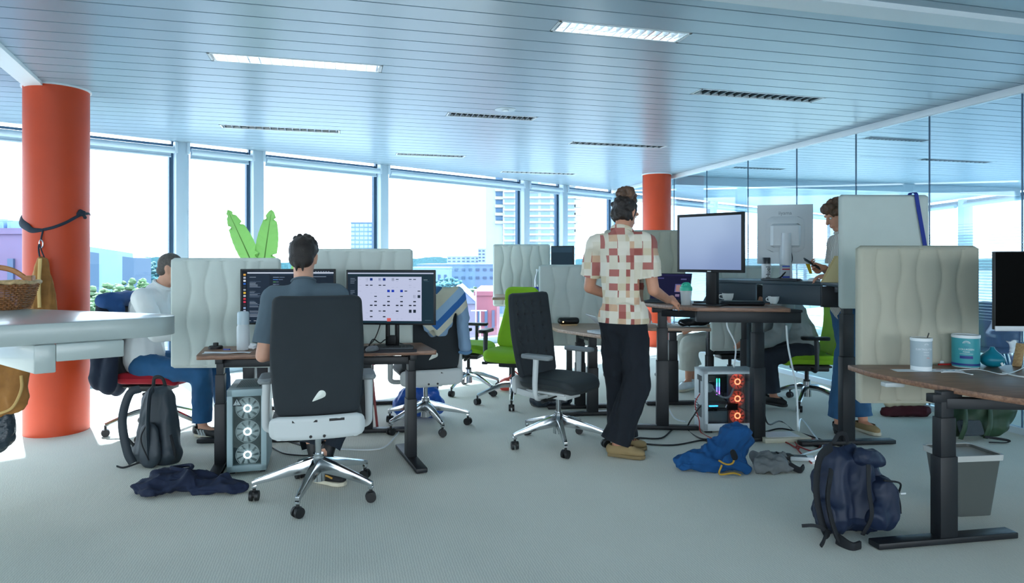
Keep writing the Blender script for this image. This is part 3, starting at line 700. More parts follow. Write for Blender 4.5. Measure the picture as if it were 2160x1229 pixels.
def shirt(root, J, base, mat, name='shirt', sleeve=.75, long_=False, grow=.014, low=None, fold=(.006, (7, 7, 5), 1), vox=.011, hem=None, collar=True, cuts=()):
    V3 = {k: Vector(v) for k, v in J.items() if isinstance(v, (tuple, list, Vector)) and len(v) == 3}; g = grow; st = J.get('stout', 1.0); fwd = V3['fwd'].normalized(); mb = MB()
    lo = Vector(low) if low else V3['pel']
    mb.rod(lo, V3['waist'], .145 * st + g, .128 * st + g, flat=(fwd, .84)); mb.rod(V3['waist'], V3['chest'], .128 * st + g, .148 * st + g, flat=(fwd, .82)); mb.rod(V3['shL'], V3['shR'], .066 + g)
    mid = (V3['shL'] + V3['shR']) / 2; mb.rod(V3['chest'], mid, .125 * st + g, .095 + g, flat=(fwd, .85)); mb.rod(mid, V3['neck'], .085 + g, .056 + g)
    tr = []
    for s in 'LR':
        a, b, c = V3['sh' + s], V3['el' + s], V3['wr' + s]
        if long_:
            mb.rod(a, b, .06 + g, .05 + g); mb.rod(b, c, .05 + g, .036 + g); tr.append((c, (c - b).normalized(), .14))
        else:
            e = a.lerp(b, sleeve + .06); mb.rod(a, e, .058 + g, .055 + g * 1.3); q = a.lerp(b, sleeve); tr.append((q, (b - a).normalized(), .17, .092))
    if hem: mb.rod(V3['hipL'] + Vector((0, 0, .045)), V3['hipR'] + Vector((0, 0, .045)), .105 + g, .105 + g)
    if hem: tr.append((hem, (0, 0, -1), .45))
    tr += list(cuts)
    nk = V3['neck']; hd = (V3['head'] - nk).normalized(); tr.append((nk + hd * .025, hd, .13))
    o = blob(name, mb, vox, mat, root, 5, fold, off=base)
    trim(o.data, [(Vector(c[0]) - Vector(base),) + tuple(c[1:]) for c in tr])
    if collar:
        x, y, d = frame_from(hd); pts = [nk - Vector(base) + hd * .022 + x * (.068 * math.cos(k)) + y * (.068 * math.sin(k)) for k in [i * PI / 6 for i in range(13)]]
        MB().tube(pts, .011 if collar is True else collar, seg=8, smooth=3).build('collar', mat, o, smooth=True)
    return o
def trousers(root, J, base, mat, name='trousers', length=1.0, grow=.014, wide=0.0, fold=(.006, (9, 9, 4), 2), vox=.011, top=None):
    V3 = {k: Vector(v) for k, v in J.items() if isinstance(v, (tuple, list, Vector)) and len(v) == 3}; g = grow; st = J.get('stout', 1.0); fwd = V3['fwd'].normalized(); mb = MB()
    mb.rod(V3['hipL'], V3['hipR'], .09 * st + g); mb.rod(V3['pel'], Vector(top) if top else V3['pel'].lerp(V3['waist'], .45), .118 * st + g * .4, .112 * st + g * .3, flat=(fwd, .84)); tr = []
    for s in 'LR':
        h, k, a = V3['hip' + s], V3['kn' + s], V3['an' + s]; e = k.lerp(a, length); x = k.lerp(a, min(1.2, length + .12))
        mb.rod(h, k, .088 * st + g, .063 + g + wide * .4); mb.rod(k, x, .062 + g + wide * .4, .05 + g + wide); tr.append((e, (a - k).normalized(), .2))
    o = blob(name, mb, vox, mat, root, 5, fold, off=base); trim(o.data, [(Vector(c) - Vector(base), n, R) for c, n, R in tr]); return o
def shoe(root, an, toe, base, mat, msole, s=1.0, name='shoe'):
    an, toe = Vector(an), Vector(toe); d = (toe - an); d.z = 0; d.normalize(); z0 = toe.z - .028; heel = Vector((an.x, an.y, z0)) - d * .055; tip = Vector((toe.x, toe.y, z0)) + d * .03
    mb = MB(); up = Vector((0, 0, 1))
    mb.rod(heel + up * .045 + d * .02, heel.lerp(tip, .55) + up * .05, .042 * s, .046 * s); mb.rod(heel.lerp(tip, .55) + up * .045, tip + up * .033 - d * .035, .046 * s, .034 * s, flat=(up, .8)); mb.rod(heel + up * .06 + d * .04, an + up * .0, .045 * s, .047 * s)
    o = blob(name, mb, .007, mat, root, 5, off=base); trim(o.data, [(Vector((an.x, an.y, z0 + .012)) - Vector(base), (0, 0, -1), .4), (an + up * .005 - Vector(base), (0, 0, 1), .2)])
    L = (tip - heel).length; rt = Vector((d.y, -d.x, 0)); P = [(-.005, .03), (L * .25, .037), (L * .5, .04), (L * .72, .049), (L * .9, .04), (L, .015)]
    ring = [heel + d * a + rt * b * s for a, b in P] + [heel + d * a - rt * b * s for a, b in P[::-1]]; b0 = Vector(base)
    MB().prism([(q.x - b0.x, q.y - b0.y) for q in ring], z0 - b0.z - .002, z0 - b0.z + .022).build('sole', msole, o, bevel=.006, smooth=True)
    return o
def curls(mb, H, spots, r, n, seed, jit=.02):
    rnd = random.Random(seed)
    for c, R in spots:
        for _ in range(n):
            v = Vector((rnd.gauss(0, 1), rnd.gauss(0, 1), rnd.gauss(0, 1))).normalized(); q = Vector(c) + Vector((v.x * R[0], v.y * R[1], v.z * R[2])); mb.ell(H @ q, r * rnd.uniform(.7, 1.25), seg=8, rings=6)
# ================================================================ desks
desk('walnut desk with papers and two monitors before the man in grey T-shirt', [(-1.981, 4.158), (-.497, 4.40), (-.66, 4.83), (-2.13, 4.60)], .75,
     [(-1.90, 4.33, math.radians(105), .6), (-.684, 4.48, math.radians(112), .62)], m_walnut)
desk('desk of the man in the white shirt, behind the left felt screen', [(-2.37, 4.82), (-1.63, 4.95), (-1.86, 6.4), (-2.6, 6.25)], .75, [(-1.95, 4.93, .06, .74), (-2.25, 6.0, .15, .7)], m_walnut)
desk('raised desk under the felt screen behind the right monitor', [(-1.49, 5.02), (-.76, 5.12), (-1.0, 6.5), (-1.72, 6.38)], .81, [(-1.14, 5.2, .08, .74), (-1.34, 6.2, .15, .7)], m_walnut)
d3 = desk('raised walnut standing desk with shaker, cups and large monitor', [(1.02, 5.52), (1.16, 5.15), (1.354, 4.88), (2.02, 4.80), (2.06, 5.2), (1.7, 5.6), (1.35, 5.9)], 1.0,
     [(1.20, 5.30, math.radians(-4), .56), (1.835, 4.96, math.radians(12), .46)], m_walnut, rads=[.03, .2, .02, .02, .02, .02, .02])
cx, cy = d3.location.x, d3.location.y
MB().bar((1.38 - cx, 4.98 - cy, .93), (2.12 - cx, 4.90 - cy, .93), .1, .085).build('cable_tray', m_black, d3, bevel=.004)
MB().box((2.06 - cx, 4.93 - cy, .975), (.13, .16, .018)).build('side_plate', m_black, d3, bevel=.003)
d4 = desk('highest standing desk with the back of the white monitor on it', [(1.72, 5.8), (2.38, 5.10), (2.38, 4.84), (2.98, 4.88), (2.95, 5.0), (2.5, 5.03), (2.475, 5.45), (2.4, 6.0), (2.0, 6.25)], 1.18,
     [(2.45, 4.86, math.radians(5), .72), (2.1, 5.95, math.radians(40), .5)], M('dark_edge_top', '37474f', .35), rads=.015, beam=[])
cx, cy = d4.location.x, d4.location.y
for a, b in ((.02, .46), (.52, 1.0)):
    q = lambda k: (1.70 + .68 * k - cx, 5.79 - .70 * k - cy, 1.075)
    MB().bar(q(a), q(b), .03, .155).build('tray_panel', M('slate_panel', '2c3b45', .5, var=(4, .06)), d4, bevel=.004)
MB().bar((2.36 - cx, 5.07 - cy, 1.07), (2.9 - cx, 5.0 - cy, 1.07), .03, .16).build('tray_panel', m_black, d4, bevel=.004)
desk('low walnut desk with round speaker and laptops behind the tufted chair', [(.40, 5.86), (.72, 5.36), (1.12, 5.62), (1.05, 6.40), (.30, 6.40)], .74, [(.70, 5.78, .1, .6), (.62, 6.05, .1, .6)], m_ash)
desk('low desk with a tangle of white cables under the raised desk', [(1.12, 5.98), (1.78, 5.92), (1.84, 6.36), (1.2, 6.42)], .74, [(1.5, 6.2, .05, .5)], m_ash, beam=[])
desk('raised back desk with a small dark monitor near the windows', [(-.22, 7.25), (.82, 7.15), (.86, 7.93), (-.2, 7.95)], .94, [(.0, 7.6, 1.55, .6), (.65, 7.55, 1.55, .6)], m_ash)
desk('raised desk behind the man in the checked shirt', [(.95, 7.08), (1.85, 7.06), (1.85, 7.8), (.95, 7.8)], 1.04, [(1.1, 7.45, 1.57, .6), (1.7, 7.45, 1.57, .6)], m_ash)
desk('low desk behind the felt screen under the white monitor', [(1.9, 6.59), (2.66, 6.59), (2.66, 6.72), (1.9, 6.72)], .70, [(1.98, 6.655, 1.57, .12), (2.58, 6.655, 1.57, .12)], m_ash)
d6 = desk('foreground walnut desk with the grey and the teal canister', [(1.95, 3.86), (1.945, 3.58), (2.20, 2.93), (2.75, 2.45), (3.5, 2.6), (3.5, 3.86)], .74, [(2.07, 3.18, math.radians(10), .76), (3.2, 3.1, math.radians(10), .7)], m_walnut, rads=[.01, .12, .25, .2, .02, .02])
cx, cy = d6.location.x, d6.location.y
MB().box((1.99 - cx, 3.47 - cy, .70), (.1, .05, .022)).build('height_control', m_lgrey, d6, bevel=.004)
# ================================================================ felt screens
desk_screen('left pale felt screen hiding the face of the man in white', (-2.055, 4.775), .775, .79, .575, .04, m_felt)
desk_screen('pale felt screen behind the right monitor of the pair', (-1.115, 4.99), .735, .80, .635, .06, m_felt)
desk_screen('pale felt screen behind the round speaker', (.69, 6.46), .86, .79, .515, .03, m_felt)
desk_screen('distant felt screen above the green chairs by the windows', (.115, 8.02), .69, .75, .79, .02, m_felt)
desk_screen('felt screen behind the checked shirt below the far orange column', (1.40, 7.0), .86, .80, .865, .02, m_feltw)
desk_screen('tall smooth felt screen with a blue lanyard, hiding the curly man', (2.68, 4.79), .66, .82, 1.0, .03, m_felt, plain=True)
desk_screen('nearest beige felt screen behind the canisters', (2.39, 3.92), .71, .93, .505, .0, m_feltw, T_=.07)
desk_screen('low felt screen seen under the white monitor and the raised desk', (2.32, 6.54), .74, .84, .455, .02, m_felt)
# blue lanyard over the tall screen
p = at(1940, 421, 4.75)
t = thing('lanyard', 'blue lanyard hung over the tall felt screen', 'lanyard', (2.945, 4.775, 1.822))
rb = [(-.05, .066, -.2), (-.05, .06, -.0), (-.05, .05, .012), (-.05, -.002, .012), (-.048, -.016, .0), (-.03, -.018, -.12), (.02, -.018, -.40)]
for a, b in zip(rb[:-1], rb[1:]): MB().add([(a[0] - .014, a[1], a[2]), (a[0] + .014, a[1], a[2]), (b[0] + .014, b[1], b[2]), (b[0] - .014, b[1], b[2]), (a[0] - .014, a[1] - .003, a[2] + .002), (a[0] + .014, a[1] - .003, a[2] + .002), (b[0] + .014, b[1] - .003, b[2] + .002), (b[0] - .014, b[1] - .003, b[2] + .002)], [(0, 1, 2, 3), (7, 6, 5, 4), (0, 3, 7, 4), (1, 5, 6, 2), (0, 4, 5, 1), (3, 2, 6, 7)]).build('strap', M('blue_webbing', '1c3490', .7), t)
# ================================================================ chairs
gch = 'charcoal swivel chairs'
office_chair('office_chair', 'charcoal swivel chair of the man in the grey T-shirt', (-1.115, 3.82), .27, 'dark', .47, -PI / 2 - .02, .10, .66, group=gch)
office_chair('office_chair', 'charcoal swivel chair with a striped sweater over its back', (-.70, 5.37), math.radians(20), 'dark', .46, .2, .12, .62, group=gch)
office_chair('office_chair', 'empty charcoal swivel chair with a tufted back turned sideways', (.34, 4.86), math.radians(-128), 'dark', .46, -1.5, .16, .62, group=gch)
ggr = 'lime green swivel chairs'
office_chair('office_chair', 'lime green swivel chair mostly hidden behind the striped sweater', (-.45, 6.86), math.radians(-105), 'green', .45, .5, .1, .5, group=ggr)
office_chair('office_chair', 'high backed lime green swivel chair behind the tufted chair', (.01, 6.28), math.radians(160), 'greenhigh', .46, .9, .12, .60, group=ggr)
office_chair('office_chair', 'lime green swivel chair under the hunched person at the right', (2.74, 6.17), math.radians(82), 'green', .44, .35, .1, .55, group=ggr)
office_chair('office_chair', 'swivel chair with red seat and dark jacket over its back', (-2.80, 5.23), math.radians(-90), 'red', .44, -.15, .08, .52, arms=False)
for ch in bpy.data.objects[-1:] if False else [o for o in COL.objects if o.name.startswith('backrest')][-1:]: ch.data.materials[0] = m_idfab
# ================================================================ monitors
rnd = random.Random(3)
def ide():
    R = [(0, 0, 1, 1, '16222f'), (0, 0, .055, 1, '101820'), (.06, .03, 1, .055, 'c5cfe0'), (.06, .06, .3, 1, '1d2b3b')]
    ic = ['d8a24a', 'aab2c4', 'd5dce6', '2a62b8', '2a3440', '8a94a0', 'd8b440', 'aeb8c4', 'c03a48', 'd03a58', '3a3038', '86a2c8', 'a8b8d0']
    for i, c in enumerate(ic): R.append((.018, .06 + i * .058, .044, .095 + i * .058, c))
    y = .12
    while y < .93: R.append((.085, y, .085 + rnd.uniform(.05, .13), y + .009, rnd.choice(['6f7f92', '56677c', '8796a8']))); y += .021
    R.append((.07, .935, .3, .955, '1f6fd0')); R.append((.31, .06, 1, .085, '253647')); R.append((.75, .11, .92, .122, '75879a'))
    y = .12
    while y < .55:
        x = .34 + rnd.choice([0, .02, .04]); L = rnd.uniform(.06, .2); R.append((x, y, x + L * .5, y + .012, rnd.choice(['3d7fc8', '5a9a6a', '7688a0']))); R.append((x + L * .55, y, x + L, y + .012, '62738a')); y += rnd.choice([.03, .045])
    for i in range(6): R.append((.8 + i * .028, .012, .815 + i * .028, .022, '9aa8b8'))
    R.append((.02, .955, .1, .965, '8e9aa6')); R.append((.13, .955, .2, .967, '8e9aa6'))
    return R
def grid():
    R = [(0, 0, 1, 1, '17303c'), (0, .0, 1, .03, '1a2a36'), (0, .022, 1, .045, 'c2cbe4'), (.0, .09, .112, 1, '1b2a38'), (.117, .10, .862, .955, 'c3cbe8')]
    y = .13
    while y < .9: R.append((.03, y, .03 + rnd.uniform(.03, .07), y + .01, '6f7f92')); y += .03
    rows = [(.15, '0123456x78.9', .05), (.265, '01234a', .018), (.375, '3b4b', .05), (.48, '0c12345d6', .018), (.58, '012345678abc', .022), (.655, '012345678abc', .022), (.765, '1234xd.6', .022), (.875, '1234', .022)]
    for k, (y, _, hh) in enumerate(rows):
        for i in range(13):
            x = .21 + i * .0505; q = rnd.random()
            if k in (4, 5): ok, h2, c = i > 0, .024, '1d2532'
            elif k == 0: ok, h2, c = i not in (8, 9), (.05 if i < 7 else .016), '263a4e' if i not in (1, 3, 4) else '16307c'
            elif k == 2: ok, h2, c = i in (0, 4, 5, 6, 7, 8, 9, 12), (.045 if i in (4, 5, 6, 8) else .018), '1236b4' if i in (4, 5, 6, 8) else '202a38'
            elif k == 6: ok, h2, c = i not in (0, 5, 9), (.06 if i > 9 else .024), '202c38'
            elif k == 7: ok, h2, c = i in (1, 2, 4, 6), .022, '1c2430'
            elif k == 1: ok, h2, c = i < 6 or i == 10, .018, '1d2532'
            else: ok, h2, c = i not in (9, 10), (.055 if i in (0, 7, 11, 12) else .018), '223040'
            if ok: R.append((x, y - h2 / 2, x + .031, y + h2 / 2, c))
            R.append((x + .003, y + .038, x + .028, y + .043, 'a4aecb'))
            R.append((.13, y, .16, y + .006, 'aab3ce'))
    R.append((.46, .90, .505, .965, 'd86868')); R.append((.468, .86, .5, .872, 'd88890'))
    R.append((.885, .155, .93, .163, '8fa0ac')); R.append((.89, .185, .95, .19, '41606e')); R.append((.9, .935, .97, .942, '5a7480'))
    return R
monitor('left dark monitor showing code, partly hidden by the seated man', onz(605, 731, .75) + Vector((.0, .02, 0)), .03, .655, .385, .345, ide(), neck='fork', glow=1.0)
monitor('right dark monitor showing a white page of small icons', onz(822, 735, .75) + Vector((0, .03, 0)), -.09, .62, .375, .345, grid(), neck='fork', glow=.9)
blank = [(0, 0, 1, 1, '8fa6cf'), (0, .0, 1, .42, 'a2b9dc'), (.5, .42, 1, 1, '9cb2da')]
def soft_screen():
    m = bpy.data.materials.new('pale_blue_screen'); m.use_nodes = True; t = m.node_tree; b = t.nodes['Principled BSDF']; b.inputs['Base Color'].default_value = (.02, .02, .03, 1); b.inputs['Roughness'].default_value = .25
    tc = t.nodes.new('ShaderNodeTexCoord'); sp = t.nodes.new('ShaderNodeSeparateXYZ'); t.links.new(tc.outputs['Generated'], sp.inputs[0])
    r = t.nodes.new('ShaderNodeValToRGB'); t.links.new(sp.outputs['Z'], r.inputs['Fac']); r.color_ramp.elements[0].color = lin('8399c6'); r.color_ramp.elements[1].color = lin('a5bee0')
    t.links.new(r.outputs['Color'], b.inputs['Emission Color']); b.inputs['Emission Strength'].default_value = .85 / 2 ** EXPO; return m
m3c = at(1496, 512, 5.10)
mon3 = monitor('large dark framed monitor with a pale blue empty screen', (m3c.x, m3c.y, 1.0), math.radians(-45), .56, .455, m3c.z - 1.0, None, bezel=.022, mscreen=soft_screen(), neck='thick')
MB().box((0, -.002, m3c.z - 1.0 - .219), (.03, .004, .008)).build('logo_plate', m_lgrey, mon3)
m4c = at(1655, 497, 5.62)
mon4 = monitor('white monitor seen from behind on the highest desk', (m4c.x, m4c.y, 1.18), math.radians(166), .44, .5, m4c.z - 1.18 + .012, None, mbody=M('white_plastic', 'd9dee0', .4), stand='white', bezel=.015, neck='thick')
text_part('logo', 'iiyama', .042, M('logo_grey', '7d878c', .4), mon4, T(0, .0248, m4c.z - 1.18 + .19) @ rotm(rz=PI) @ rotm(rx=PI / 2))
MB().add(*pad(.24, .2, .05, R=.02, re=.01, nx=8, nz=8), mt=T(0, .05, m4c.z - 1.18 - .1)).build('connector_cover', MATS['white_plastic'], mon4, smooth=True)
MB().cyl((0, .09, .0), (0, .085, m4c.z - 1.18 + .02), .05, .036, seg=20).build('stand_column', MATS['white_plastic'], mon4, smooth=True)
MB().tube([(-.03, .06, m4c.z - 1.18 - .1), (-.04, .1, .16), (.04, .15, .04), (.1, .17, .008)], .007, seg=8).build('power_cord', m_blackpl, mon4, smooth=True)
MB().add([(-.2, -.004, -.0), (-.165, -.004, 0), (-.20, -.03, -.085), (-.222, -.03, -.085), (-.2, -.0032, -.0), (-.165, -.0032, 0), (-.2, -.0292, -.085), (-.222, -.0292, -.085)], [(0, 1, 2, 3), (7, 6, 5, 4), (0, 4, 5, 1), (1, 5, 6, 2), (2, 6, 7, 3), (3, 7, 4, 0)], T(0, 0, m4c.z - 1.18 - .235)).build('yellow_note', M('sticky_yellow', 'd8b414', .7), mon4)
c = at(1186, 540, 7.4); monitor('small dark monitor at the back near the windows', (c.x, c.y, .94), math.radians(-25), .27, .23, c.z - .94, [(0, 0, 1, 1, '2c4556'), (0, 0, 1, .3, '3a5a70')], glow=.5)
c = at(2262, 614, 3.32); mon6 = monitor('black monitor with silver lower edge at the right frame edge', (c.x, c.y + .05, .74), -.05, .68, .40, c.z - .74, None, bezel=.004, stand='black'); M('silver_plastic', 'b9c0c4', .4)
MB().box((0, -.002, c.z - .74 - .193), (.68, .008, .026)).build('lower_edge', MATS['silver_plastic'], mon6, bevel=.002)
# laptop of the standing man
def laptop(label, loc, yaw, open_=1.9, w=.33, d=.23, mat=None, rects=None, glow=.7, closed=False):
    t = thing('laptop', label, 'laptop', loc, yaw); mat = mat or m_darkpl
    MB().box((0, 0, .008), (w, d, .014)).build('base', mat, t, bevel=.004)
    if closed: MB().box((0, 0, .019), (w, d, .006)).build('lid', mat, t, bevel=.002); return t
    MB().box((0, -.01, .0155), (w * .9, d * .5, .001)).build('keyboard', m_blackpl, t)
    mt = T(0, d / 2, .016) @ rotm(rx=PI / 2 - open_ + PI / 2)
    mt = T(0, d / 2, .014) @ rotm(rx=-(open_ - PI / 2))
    l = MB().box((0, .003, d / 2), (w, .006, d), mt=mt).build('lid', mat, t, bevel=.002)
    r = MB()
    for i, (x0, y0, x1, y1, c) in enumerate(rects or [(0, 0, 1, 1, '10141c')]):
        X = lambda q: (-.48 + .96 * q) * w
        Z = lambda q: (.97 - .93 * q) * d
        e = -.0006 - .00005 * i; r.quad((X(x0), e, Z(y1)), (X(x1), e, Z(y1)), (X(x1), e, Z(y0)), (X(x0), e, Z(y0)), c, mt)
    r.build('screen_image', M_attr('screen_pixels_%d' % int(glow * 100), glow), l)
    return t
laptop('open dark laptop in front of the man in the checked shirt', (1.25, 5.46, 1.0), math.radians(-32), 1.95, .34, .24, rects=[(0, 0, 1, 1, '1a1a3c'), (.02, .02, .98, .08, '262650'), (.62, .40, .8, .72, '6a6aa0'), (.65, .44, .77, .7, 'b08a8a'), (.65, .8, .76, .9, '8a7a9a'), (.1, .15, .3, .2, '4a4a80'), (.75, .18, .9, .23, '5a5a8c')])
laptop('half open laptop on the low desk behind the checked shirt', (.94, 5.72, .74), math.radians(100), 2.5, .3, .21, mat=M('silver_plastic', 'b9c0c4', .4))
laptop('closed silver laptop on the low desk beside the round speaker', (.80, 5.55, .74), math.radians(30), 0, .28, .2, mat=MATS['silver_plastic'], closed=True)
# ================================================================ computers on the floor
def fan(t, mt, r, ring, rgb, name='fan'):
    f = MB()
    n = 28
    for a in range(n):
        a0, a1 = 2 * PI * a / n, 2 * PI * (a + 1) / n
        f.add([(r * math.cos(a0), 0, r * math.sin(a0)), (r * math.cos(a1), 0, r * math.sin(a1)), (r * .93 * math.cos(a1), -.004, r * .93 * math.sin(a1)), (r * .93 * math.cos(a0), -.004, r * .93 * math.sin(a0))], [(0, 1, 2, 3)], mt)
    for b in range(9):
        a = 2 * PI * b / 9; f.add([(ring * math.cos(a), .004, ring * math.sin(a)), (ring * math.cos(a + .3), -.004, ring * math.sin(a + .3)), (r * .92 * math.cos(a + .62), -.004, r * .92 * math.sin(a + .62)), (r * .92 * math.cos(a + .12), .006, r * .92 * math.sin(a + .12))], [(0, 1, 2, 3)], mt)
    o = f.build(name, M('fan_blade_' + rgb, 'c8ced0' if rgb == 'w' else 'c88a80', .4, emit='dfe8ee' if rgb == 'w' else 'ff5a40', es=.30 if rgb == 'w' else .16), t, smooth=True)
    g = MB()
    for a in range(n):
        a0, a1 = 2 * PI * a / n, 2 * PI * (a + 1) / n; R0, R1 = ring, ring * .62
        g.add([(R0 * math.cos(a0), -.006, R0 * math.sin(a0)), (R0 * math.cos(a1), -.006, R0 * math.sin(a1)), (R1 * math.cos(a1), -.006, R1 * math.sin(a1)), (R1 * math.cos(a0), -.006, R1 * math.sin(a0))], [(0, 1, 2, 3)], mt)
    g.build('light_ring', M('ring_' + rgb, 'ffffff', .5, emit='f4f8ff' if rgb == 'w' else 'ff6038', es=5 if rgb == 'w' else 3.2), o)
c = fl(521, 1000); m_pc = M('pale_blue_case', '93abb0', .45)
t = thing('computer_tower', 'pale blue computer tower with three white glowing fans', 'computer', (c.x, c.y, 0), .27)
w, h, dp = .235, .515, .42
MB().box((0, dp / 2 + .02, h / 2 + .02), (w, dp - .06, h)).build('case_body', m_pc, t, bevel=.004)
f = MB()
for sx in (-1, 1): f.box((sx * (w / 2 - .017), .02, h / 2 + .02), (.034, .06, h))
f.box((0, .02, h), (w, .06, .045)); f.box((0, .02, .04), (w, .06, .04)); f.build('front_frame', m_pc, t, bevel=.004)
MB().box((0, .048, h / 2 + .02), (w - .06, .004, h - .07)).build('front_back', M('case_inside_pale', '98a2a4', .6), t)
for i in range(3): fan(t, T(0, .035, .115 + i * .147), .072, .025, 'w')
MB().box((0, .005, h / 2 + .02), (w - .066, .003, h - .08)).build('front_pane', M_glass('smoked_pane', 'b4bfc0', 1.0, .06), t)
MB().add([(0, 0, .03), (-.03, 0, -.022), (.03, 0, -.022)], [(0, 1, 2)], T(-.06, .0025, h - .06)).build('warning_sticker', M('sticker_black', '1a2430', .6), t)
MB().add([(0, 0, .021), (-.022, 0, -.017), (.022, 0, -.017)], [(0, 1, 2)], T(-.06, .0018, h - .06)).build('sticker_face', M('sticker_pale', 'a9b8ba', .6), t)
MB().box((-.06, .0012, h - .055), (.004, .0006, .016)).box((-.06, .0012, h - .071), (.004, .0006, .004)).build('exclamation_mark', MATS['sticker_black'], t)
vm = MB()
for i in range(14):
    for j in range(9): vm.box((-.07 + i * .0108, .1 + j * .03, h + .0205), (.006, .014, .001))
vm.build('top_vents', M('vent_dark', '4d5d62', .7), t)
for sx in (-1, 1):
    for y in (.06, .36): MB().box((sx * .09, y, .01), (.03, .05, .02)).build('case_foot', m_blackpl, t)
MB().box((.07, .09, h + .023), (.008, .008, .004)).build('power_button', m_blackpl, t)
# white tower with a glass side
c = fl(1484, 914); t = thing('computer_tower', 'white computer tower with glass side and orange glowing fans', 'computer', (c.x, c.y, 0), .06); m_pw = M('white_case', 'c9d5da', .4)
L, D, h = .43, .215, .465
MB().box((L / 2, D - .004, h / 2 + .02), (L, .008, h)).box((L / 2, D / 2, .024), (L, D, .012)).box((L / 2, D / 2, h + .016), (L, D, .012)).box((.006, D / 2, h / 2 + .02), (.012, D, h)).box((L - .006, D / 2, h / 2 + .02), (.012, D, h)).build('case_body', m_pw, t, bevel=.002)
MB().box((L / 2, .004, .05), (L, .008, .05)).box((L / 2, .004, h + .008), (L, .008, .028)).box((.018, .004, h / 2 + .02), (.036, .008, h)).box((L - .01, .004, h / 2 + .02), (.02, .008, h)).build('side_frame', m_pw, t, bevel=.002)
MB().box((L / 2 + .01, .002, h / 2 + .03), (L - .06, .003, h - .1)).build('side_pane', M_glass('clear_pane', 'd8e0e2', 1.0, .03), t)
MB().box((L / 2 - .03, D - .03, h / 2 + .05), (.25, .03, .3)).build('motherboard', M('board_dark', '181d20', .6), t, bevel=.003)
MB().box((.17, .11, .19), (.26, .1, .055)).build('graphics_card', M('gpu_black', '101315', .4), t, bevel=.006)
MB().box((.10, .058, .2), (.07, .003, .008)).build('card_light', M('blue_glow', '2090ff', .4, emit='2aa0ff', es=4), t)
for k, q in ((0, .15), (1, .17)):
    st = MB().box((q, .14, .34), (.007, .04, .13)).build('memory_stick', M('memory_grey', '6a6a70', .5), t)
    for j, cc in enumerate(('30e0a0', '60c0ff', '7070ff', 'c060ff')): MB().box((q, .118, .39 - j * .033), (.008, .004, .031)).build('memory_light', M('memory_glow_' + cc, cc, .5, emit=cc, es=2.2), st)
MB().cyl((.09, .12, .33), (.09, .17, .33), .035, seg=24).build('pump_head', M('pump_white', 'c8ccca', .3), t, smooth=True)
MB().tube([(.11, .12, .33), (.17, .08, .27), (.24, .08, .27), (.29, .1, .36)], .008, seg=8).build('coolant_hose', MATS['pump_white'], t, smooth=True)
for i in range(3): fan(t, T(L - .125, .09, .115 + i * .135) , .062, .026, 'o')
MB().box((L - .125, .125, .25), (.13, .03, .42)).build('fan_frame', M('case_inside', '6f7a7c', .6), t)
for zz, hh, ww in ((.37, .14, .03), (.16, .09, .09), (.42, .04, .1)): MB().box((-.001, D / 2 - .02, zz), (.004, ww, hh)).build('rear_port_plate', M('port_dark', '4c565c', .6), t)
for i in range(7): MB().box((-.001, D / 2 + .06, .1 + i * .022), (.003, .06, .008)).build('rear_slot', MATS['port_dark'], t)
for x in (.05, .38):
    for y in (.04, .17): MB().box((x, y, .01), (.05, .04, .02)).build('case_foot', m_blackpl, t)
# ================================================================ white counter at the left
m_counter = M('white_laminate', 'aab5b2', .28, coat=.2)
t = thing('counter', 'white counter with a rounded corner holding a wicker basket', 'counter', (-3.0, 3.2, 0)); bx_, by_ = -3.0, 3.2
near0, near1 = Vector((-2.28, 2.958)), Vector((-1.907, 3.256)); nd = (near1 - near0).normalized(); fard = Vector((-.8, .29)).normalized()
corner = (-1.64, 3.60)
pts = [corner, (corner[0] + fard.x * 3.2, corner[1] + fard.y * 3.2), (-5.2, 2.6), (-4.2, 1.45)]
P = rounded_poly([(x - bx_, y - by_) for x, y in pts], [.42, .02, .02, .02], 16)
MB().prism(P, .952, 1.05).build('top', m_counter, t, bevel=.004)
def nearpt(px, y): k = (px - CXP) / FPX; n0 = near0 + Vector((-nd.y, nd.x)) * .05; s = (n0.y * k - n0.x) / (nd.x - nd.y * k); return n0 + nd * s
a, b, c_ = nearpt(72, 0), nearpt(118, 0), nearpt(262, 0); lf = Vector((-.8, .6)).normalized()
def board(p, q, z0, z1, th, nm):
    d = (q - p).normalized(); n = Vector((-d.y, d.x)); vs = [(p.x, p.y), (q.x, q.y), (q.x + n.x * th, q.y + n.y * th), (p.x + n.x * th, p.y + n.y * th)]
    MB().prism([(x - bx_, y - by_) for x, y in vs], z0, z1).build(nm, m_counter, t, bevel=.006)
board(b, c_, .87, .952, .05, 'apron'); board(a, b + nd * .0, .82, .952, .05, 'apron_block'); board(a + lf * 1.5, a, .82, .952, .03, 'side_board')
MB().box((-1.35, -.6, .478), (.5, .5, .952)).build('pedestal', m_counter, t, bevel=.01)
